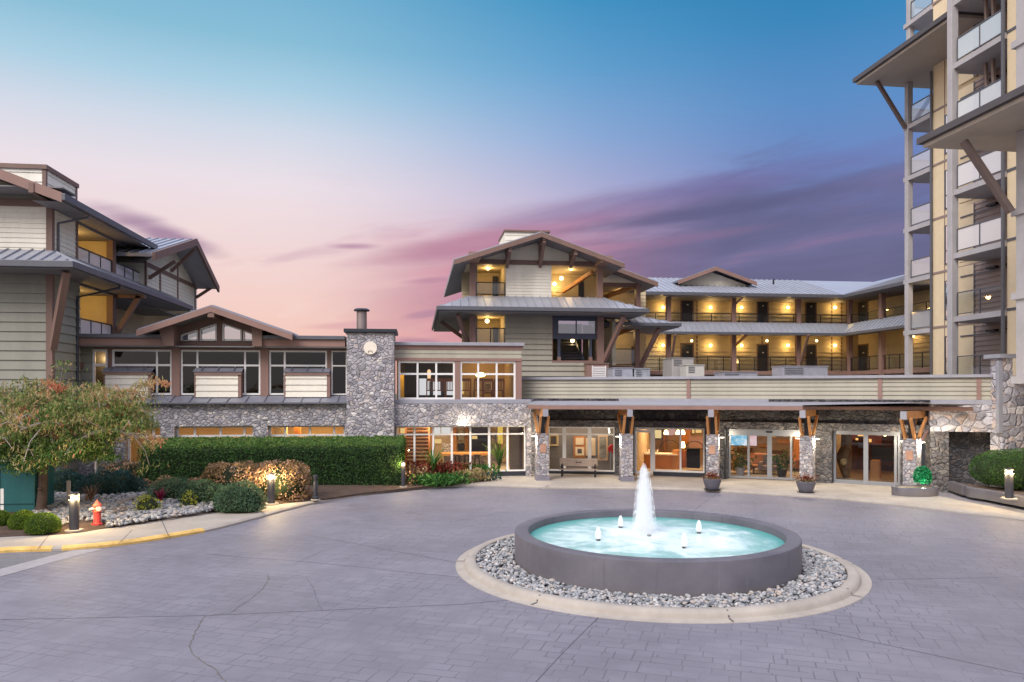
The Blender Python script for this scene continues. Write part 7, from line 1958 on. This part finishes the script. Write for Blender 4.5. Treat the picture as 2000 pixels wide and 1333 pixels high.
# palm plants inside the lounge
tuft('potted_palm', 'feathery green palm inside the lounge behind the red plants', 'plant', 846, 921, 1.3, 34, M_FERN, .03, 1.1, .5)
tuft('potted_palm', 'broad green palm inside the right panes of the lounge glazing', 'plant', 975, 917, 1.5, 40, M_FERN, .035, .9, .2)
for lab, sg, u, dpt_, h in (('dark leafy plant in pale pot behind the left sliding door', SG[2], 1441, 1.3, 1.0), ('dark spiky plant in black pot behind the right sliding door', SG[2], 1526, 1.0, .9)):
    p = inside(sg, u, dpt_, .06); t = thing('potted_plant', lab, 'plant', tuple(p))
    MB().lathe([(.001, 0), (.16, 0), (.22, .42), (.20, .42), (.001, .38)], tuple(p), 16).build('pot', M_CAP if u < 1500 else M_BLACKM, t, True)
    P_ = np.array(p) + rng.normal(0, 1, (220, 3)) * (.24, .2, .22) + (0, 0, .75)
    leaves('foliage', P_, .2, M_HEDGE, rng.random(220) * .8, t, tuple(p), .3, .2)

# ------------------------------------------------------------------ the autumn tree
tp = G(80, 1000, .2)
TR = thing('autumn_tree', 'broad weeping autumn tree with green and red leaves beside the teal cabinet', 'tree', tuple(tp))
tt_ = tp.x * SY + tp.y * CY
def tpix(u, v, dep): rx, ry = ray(u); t = tt_ + dep; return Vector((rx * t, ry * t, CAM_H + (HOR - v) / FPX * t))
fork = tpix(84, 905, .1)
MB().tube([tp - Vector((0, 0, .1)), tp + Vector((.02, 0, .25)), tp.lerp(fork, .55) + Vector((.03, 0, 0)), fork, fork + Vector((.02, .1, .5))], [.20, .145, .13, .14, .11], 12).ball(tpix(78, 955, -.16), .07, 6).build('trunk', M_BARK, TR, True)
br_ = MB(); tips = []
limbs = [((84, 905, .1), (120, 850, -.4), (190, 800, -.6), (245, 770, -.3)), ((84, 905, .1), (60, 850, -.5), (20, 815, -.8), (-40, 800, -.6)), ((84, 890, .1), (130, 830, .6), (160, 780, .9), (110, 745, .7)),
         ((84, 890, .1), (95, 845, -.9), (90, 825, -1.6), (40, 840, -2.0)), ((84, 900, .1), (150, 860, -1.0), (210, 840, -1.2), (270, 855, -.8)), ((84, 890, .1), (40, 810, .6), (0, 770, .9), (-60, 760, 1.1)),
         ((84, 890, .1), (160, 840, 1.0), (230, 810, 1.2), (300, 770, .9)), ((84, 890, .1), (80, 800, .2), (70, 765, .0), (60, 748, -.2)), ((84, 895, .1), (20, 860, -1.2), (-30, 850, -1.6), (-80, 860, -1.4))]
for L in limbs:
    pts = smooth_line([tpix(*q_) for q_ in L], 5)
    br_.tube(pts, [.085 * (1 - .8 * i / (len(pts) - 1)) + .012 for i in range(len(pts))], 7)
    for i in range(4, len(pts), 2):
        for _ in range(2):
            p = pts[i]; d = Vector((random.uniform(-1, 1), random.uniform(-1, 1), random.uniform(-.3, .5))).normalized()
            q1 = p + d * random.uniform(.35, .8); q2 = q1 + d * .3 + Vector((0, 0, -random.uniform(.15, .5)))
            br_.tube([p, q1, q2], [.025, .016, .008], 5); tips += [q1, q2, p]
br_.build('limbs', M_BARKG, TR, True)
# clumps of drooping leaves: an umbrella with a ragged hem
P_, SH = [], []
def clump(c, n, r, sh0, sd_=.13):
    q_ = rng.normal(0, 1, (n, 3)) * (r, r, r * .55) + np.array(c); P_.append(q_); SH.append(np.clip(sh0 + rng.normal(0, sd_, n), 0, 1))
for t_ in tips: clump(t_, 22, .20, random.choice((.25, .35, .5, .62, .7)))
for i in range(600):
    a = random.uniform(0, 2 * PI); rad = math.sqrt(random.random())
    u = 118 + 178 * rad * math.cos(a); dep = .1 + 2.0 * rad * math.sin(a)
    vtop = 752 + 30 * rad ** 3 + 8 * math.sin(u / 21.) + (18 if u > 235 else 0)
    vbot = 905 + 14 * math.sin(u / 33.) - (35 if u > 200 else 0) * (u - 200) / 100
    k_ = random.random() ** .8
    v = vtop + (vbot - vtop) * k_
    if u > 215 and 845 < v: continue
    top_ = 1 - k_
    clump(tpix(u, v, dep), 34, .16, .14 + .36 * top_ * random.uniform(.4, 1.4) + random.uniform(-.06, .14))
for (u, v, sh) in ((205, 796, .93), (220, 794, .97), (232, 792, .95), (243, 794, .97), (215, 803, .9), (196, 800, .85), (240, 806, .95), (92, 748, .84), (100, 752, .86), (113, 757, .93), (118, 762, .9), (300, 855, .88), (312, 862, .82), (290, 866, .6), (280, 850, .66), (303, 875, .62),
                   (295, 750, .70), (310, 747, .76), (322, 749, .80), (282, 748, .64), (272, 757, .6), (262, 768, .7), (252, 762, .72), (228, 762, .76), (240, 770, .7), (30, 805, .75), (40, 800, .85), (10, 826, .85)):
    clump(tpix(u, v, -.9 if u < 200 else -.4), 26, .085, sh, .05)
P_ = np.concatenate(P_); SH = np.concatenate(SH)
leaves('crown', P_, .155, M_TREE, SH, TR, tuple(tp), .28, 1.0, None, .7)
# slim second tree behind, in front of the restaurant window
sp_ = G(188, 948, .2)
ST = thing('slim_tree', 'slim pale stemmed young tree behind the blue green shrub, under the autumn tree', 'tree', tuple(sp_))
MB().tube([sp_, sp_ + Vector((0, 0, .9)), sp_ + Vector((-.1, 0, 1.7)), sp_ + Vector((-.05, 0, 2.5))], [.07, .06, .05, .03], 8).tube([sp_ + Vector((0, 0, .9)), sp_ + Vector((.3, .1, 1.7)), sp_ + Vector((.55, .1, 2.3))], [.045, .035, .02], 7).build('trunk', M_BARKG, ST, True)
q_ = np.array(sp_) + rng.normal(0, 1, (900, 3)) * (.75, .6, .35) + (.1, 0, 2.4)
leaves('crown', q_, .16, M_TREE, np.clip(rng.normal(.4, .2, 900), 0, 1), ST, tuple(sp_), .4, .6)

# ------------------------------------------------------------------ right hand planters
pk = [G(u, v, .11).xy for u, v in ((1886, 968), (1893, 971), (1925, 976), (1960, 983), (2010, 993), (2080, 1010), (2200, 1040))]
pk = smooth_line(pk, 4)
pin = [p + Vector((2.6, 5.5)) for p in pk]
PL = thing('kerbed_planter', 'dark grey kerbed planting bed at the right edge under the big rounded hedge', 'planter', (pk[5].x + 1, pk[5].y + 1, .1))
b = MB(); zt_ = .46; n = len(pk); ko_ = offs(pk, .20)
vs = []
for a, c in zip(pk, ko_): vs += [(a.x, a.y, .1), (a.x, a.y, zt_ - .02), (a.x + (c.x - a.x) * .1, a.y + (c.y - a.y) * .1, zt_), (c.x, c.y, zt_), (c.x, c.y, .1)]
fs = []
for i in range(n - 1):
    for j in range(4): fs.append((i * 5 + j, i * 5 + 5 + j, i * 5 + 6 + j, i * 5 + 1 + j))
fs.append((4, 3, 2, 1, 0)); b.add(vs, fs)
e0 = pk[0]; e1 = pk[0] + Vector((.55, 1.5)); b.bar((e0.x + .06, e0.y + .1, .28), (e1.x, e1.y, .28), .2, .36)
b.build('planter_kerb', M_RIM, PL)
MB().prism([(p.x, p.y, .36) for p in ko_] + [(ko_[-1].x + 3, ko_[-1].y + 5, .36), (e1.x + .1, e1.y, .36)], (0, 0, .04)).build('planter_soil', mat('bark_mulch', (.14, .10, .085), .95, var=.4, nscale=12, bump=.8, bscale=30), PL)
# big rounded hedge
hp = G(1950, 972, .4); tH = hp.x * SY + hp.y * CY
def big_hedge():
    c = G(2030, 975, .4).xy + Vector((1.1, 2.4)); rw = 2.4; c.x = YS(c.y).P(1909).x + rw; tc = c.x * SY + c.y * CY
    zt = CAM_H + (HOR - 880) / FPX * (tc - .3)
    t = thing('rounded_hedge', 'big rounded dark green hedge behind the lit bollard at the right edge', 'hedge', (c.x, c.y, .4))
    n = 15000
    v = rng.normal(0, 1, (n, 3)); v /= np.linalg.norm(v, axis=1, keepdims=True)
    sv = np.sign(v) * np.abs(v) ** .75; sv /= np.maximum(1, 0) + 0
    rz = (zt - .42) / 2
    P_ = np.array((c.x, c.y, .42 + rz)) + sv * (rw / 1.02, 1.25, rz)
    g_ = clump_noise(P_, 2.4, 6); P_ += v * (g_ - .5)[:, None] * .09 + v * rng.uniform(-.06, .03, (n, 1))
    sh = np.clip(.12 + .4 * g_ + rng.normal(0, .15, n) + .25 * (v[:, 2] > .6), 0, 1)  # upward leaves lightened: light from above put into the colour
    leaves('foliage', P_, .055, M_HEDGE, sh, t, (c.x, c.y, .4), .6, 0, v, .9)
    b = MB(); b.ball((0, 0, 0), 1.0, 12)
    b.v = [(c.x + math.copysign(abs(x) ** .75, x) * rw * .90, c.y + math.copysign(abs(y) ** .75, y) * 1.12, .42 + rz + math.copysign(abs(z) ** .75, z) * rz * .92) for x, y, z in b.v]
    b.build('branches', M_HCORE, t, True)
big_hedge()
# oval planter with emerald ball
ov = G(1786, 968, .11)
rw = (1832 - 1741) / 2 / FPX * (ov.x * SY + ov.y * CY)
OP = thing('oval_planter', 'low dark grey round planter ring at the foot of the last stone pillar', 'planter', (ov.x + .15, ov.y + .0, .11))
MB().lathe([(rw, -.02), (rw, .30), (rw - .02, .32), (rw - .10, .32), (rw - .12, .30), (rw - .12, 0)], (ov.x + .1, ov.y + .12, .11), 64, 1, .62).build('planter_ring', M_RIM, OP, True)
MB().lathe([(.001, .27), (rw - .11, .27)], (ov.x + .1, ov.y + .12, .11), 48, 1, .62).build('planter_soil', M_STRAW if False else mat('straw_mulch', (.24, .20, .14), .95, var=.4, nscale=14, bump=.6, bscale=30), OP)
eb = G(1802, 952, .4)
EB = thing('emerald_ball_plant', 'bright emerald green ball plant lit beside the last stone pillar', 'plant', (eb.x, eb.y, .4))
re_ = 16 / FPX * (eb.x * SY + eb.y * CY)
P_, nv = ell_pts((eb.x, eb.y, .4 + re_ * 1.25), (re_, re_, re_ * 1.32), 2600, .6, .42)
leaves('foliage', P_, .085, M_EMER, np.clip(rng.normal(.5, .28, len(P_)), 0, 1), EB, (eb.x, eb.y, .4), .4, .1, nv, .9)
MB().ball((eb.x, eb.y, .4 + re_ * 1.15), re_ * .62, 8).build('branches', mat('emerald_core', (.0, .05, .02), .9), EB, True)
lamp((eb.x - .28, eb.y - .42, .5), 14, (.85, 1, .85), .05, OP, name='added_plant_light')  # lamp added to brighten the ball plant, no fitting stands there
# bowl planters
def bowl(lab, u, vb, wpx):
    p = G(u, vb, .11); t0 = p.x * SY + p.y * CY; r = wpx / 2 / FPX * t0; h = r * 1.18
    t = thing('bowl_planter', lab, 'planter', tuple(p), 'bowl planters in front of the pillars')
    MB().lathe([(.001, 0), (r * .62, 0), (r * .66, .05 * h), (r * .80, .35 * h), (r * .94, .75 * h), (r, .96 * h), (r, h), (r * .93, h), (r * .90, .9 * h), (.001, .88 * h)], tuple(p), 36).build('bowl', mat('bowl_charcoal', (.115, .11, .135), .6, var=.12, bump=.3, bscale=50), t, True)
    MB().lathe([(.001, 0.0), (r * .85, .0), (r * .9, .03), (.001, .03)], (p.x, p.y, p.z + .0), 28).build('saucer', M_PIPE, t, True)
    q_ = np.array(p) + rng.normal(0, 1, (260, 3)) * (r * .38, r * .34, .07) + (0, 0, h + .10)
    leaves('flowers', q_, .075, M_RED, rng.random(260), t, tuple(p), .6, -.2)
    q_ = np.array(p) + rng.normal(0, 1, (160, 3)) * (r * .45, r * .4, .03) + (0, 0, h + .03)
    leaves('leaves', q_, .07, M_STRAW, rng.random(160) * .6, t, tuple(p), .6, 0)
bowl('charcoal bowl planter with red flowers in front of the middle stone pillar', 1391, 956, 36)
bowl('charcoal bowl planter with purple red flowers, right of the sliding doors', 1574, 962, 37)

# ------------------------------------------------------------------ bollards, hydrant, utility box, marker
M_BOLL = mat('bollard_grey', (.05, .05, .062), .5, .2, var=.08)
def bollard(lab, u, vb, vt, wpx, lit, zb=.13, pw=30, grp='bollard lights'):
    p = G(u, vb, zb); t0 = p.x * SY + p.y * CY; h = (vb - vt) / FPX * t0; r = wpx / 2 / FPX * t0
    t = thing('bollard_light', lab, 'bollard', tuple(p), grp)
    MB().lathe([(.001, 0), (r * 1.9, 0), (r * 1.9, .035), (.001, .04)], tuple(p), 20).build('footing', M_WALK, t)
    if lit:
        MB().lathe([(.001, .03), (r, .03), (r, h * .82), (r * .8, h * .83), (.001, h * .835)], tuple(p), 22).build('post', M_BOLL, t, True)
        MB().lathe([(r * .62, h * .84), (r * .66, h * .88), (r * .62, h * .925), (.001, h * .93)], tuple(p), 20).build('lens', M_GLOBEW, t, True)
        MB().lathe([(.001, h * .925), (r * 1.06, h * .925), (r * 1.04, h * .985), (r * .8, h), (.001, h)], tuple(p), 20).build('cap', M_BOLL, t, True)
        for k_ in range(3):
            a = k_ * 2.1 + .4; MB().bar(p + Vector((r * .9 * math.cos(a), r * .9 * math.sin(a), h * .76)), p + Vector((r * .9 * math.cos(a), r * .9 * math.sin(a), h * .97)), .012, .012).build('guard', M_BOLL, t)
        for a in (0, PI / 2, PI, -PI / 2):
            lamp(p + Vector((math.cos(a) * (r + .05), math.sin(a) * (r + .05), h * .87)), pw / 4, (1, .72, .32), .05, t)
    else:
        MB().lathe([(.001, .03), (r * 1.5, .03), (r * 1.5, .10), (r, .14), (r, h * .70), (r * .92, h * .72), (r * .92, h * .86), (r * 1.06, h * .88), (r * 1.06, h * .96), (r * .7, h), (.001, h)], tuple(p), 22).build('post', M_PIPE, t, True)
    return t
bollard('lit grey bollard light beside the red hydrant', 145, 1037, 963, 18, True, pw=180)
bollard('lit grey bollard light in front of the rusty barberry bush', 529.5, 985, 924, 15, True, pw=260)
bollard('unlit dark bollard at the right end of the barberry bush', 616, 977, 928, 9.5, False)
bollard('slim lit bollard light at the right end of the long hedge', 787.5, 952, 901, 8, True, pw=60)
bollard('lit dark bollard light in front of the big rounded hedge at the right edge', 1971, 975, 915, 15, True, zb=.4, pw=200)
# hydrant
hp_ = G(190, 1026, .15); t0 = hp_.x * SY + hp_.y * CY; hh = (1026 - 977) / FPX * t0
HD = thing('fire_hydrant', 'red fire hydrant with pale nozzle cap on dark soil beside the lit bollard', 'fire hydrant', tuple(hp_))
M_HRED = mat('hydrant_red', (.50, .05, .045), .45, var=.12, nscale=5); M_HLIT = mat('hydrant_lit_red', (.55, .09, .06), .45, var=.12, nscale=5); M_HWH = mat('hydrant_cap_white', (.72, .66, .60), .4)  # bonnet red is a paler copy: light on the top put into the colour
r = .098
MB().lathe([(.001, 0), (r * 1.5, 0), (r * 1.5, .05), (r * 1.15, .06), (r, .09), (r, hh * .52), (.001, hh * .525)], tuple(hp_), 20).build('barrel', M_HRED, HD, True)
bn_ = MB().lathe([(r * 1.25, hh * .53), (r * 1.25, hh * .57), (r * 1.05, hh * .58), (r * 1.05, hh * .74), (r * 1.25, hh * .75), (r * 1.25, hh * .79), (r * 1.0, hh * .83), (r * .62, hh * .92), (r * .25, hh * .94), (r * .25, hh), (.001, hh)], tuple(hp_), 20).build('bonnet', M_HLIT, HD, True)
d = (-hp_.xy).normalized(); d = Vector((d.x * .9 - d.y * .3, d.y * .9 + d.x * .3)).normalized(); zc = hh * .66
q0 = hp_ + Vector((0, 0, zc)); dv_ = Vector((d.x, d.y, 0)); sv_ = Vector((-d.y, d.x, 0))
MB().tube([q0 + dv_ * r * .9, q0 + dv_ * (r + .06)], .068, 16).tube([q0 + dv_ * (r + .072), q0 + dv_ * (r + .1)], .05, 6).build('front_cap', M_HWH, HD)
for e in (-1, 1): MB().tube([q0 + sv_ * e * r * .9, q0 + sv_ * e * (r + .07)], .045, 12).tube([q0 + sv_ * e * (r + .082), q0 + sv_ * e * (r + .11)], .03, 6).build('side_cap', M_HWH, HD)
# marker post
mp_ = G(134, 990, .2); t0 = mp_.x * SY + mp_.y * CY
tag(MB().box(mp_.x - .055, mp_.x + .055, mp_.y - .03, mp_.y + .03, .1, .2 + 51 / FPX * t0).build('marker_post', mat('grey_post', (.42, .38, .37), .8, var=.1), loc=(mp_.x, mp_.y, .1), bevel=.006), 'flat grey wooden marker post behind the lit bollard by the hydrant', 'post')
# utility box
ub = G(68, 1004, .15); t0 = ub.x * SY + ub.y * CY; hu = 97 / FPX * t0
UB = thing('utility_box', 'dark teal metal utility cabinet at the left edge under the autumn tree', 'utility box', (ub.x - .9, ub.y + .6, .12))
M_TEAL = mat('teal_metal', (.022, .115, .125), .5, .2, var=.14, nscale=2, streak=True)
MB().box(ub.x - 2.0, ub.x, ub.y, ub.y + 1.3, .2, .15 + hu * .93).build('cabinet', M_TEAL, UB, bevel=.03)
MB().prism([(ub.x + .05, ub.y - .08, .15 + hu * .93), (ub.x + .05, ub.y + 1.38, .15 + hu * .93), (ub.x + .05, ub.y + 1.38, .15 + hu * .97), (ub.x + .05, ub.y + .5, .15 + hu), (ub.x + .05, ub.y - .08, .15 + hu * .96)], (-2.1, 0, 0)).build('lid', M_TEAL, UB)
MB().box(ub.x - 1.04, ub.x - 1.0, ub.y - .012, ub.y - .001, .25, .15 + hu * .9).box(ub.x - 1.95, ub.x - .05, ub.y - .02, ub.y - .001, .45, .48).build('door_seam', mat('teal_dark', (.008, .05, .055), .5), UB)
MB().box(ub.x - 2.1, ub.x + .1, ub.y - .12, ub.y + 1.4, .05, .198).build('plinth', M_CONC, UB)
wp_ = G(3, 1002, .2)
tag(MB().box(wp_.x - .1, wp_.x + .07, wp_.y - .015, wp_.y + .015, .15, .95).build('white_marker', M_WHITE, loc=(wp_.x, wp_.y, .15), bevel=.005), 'thin white marker board in front of the teal utility cabinet', 'marker')
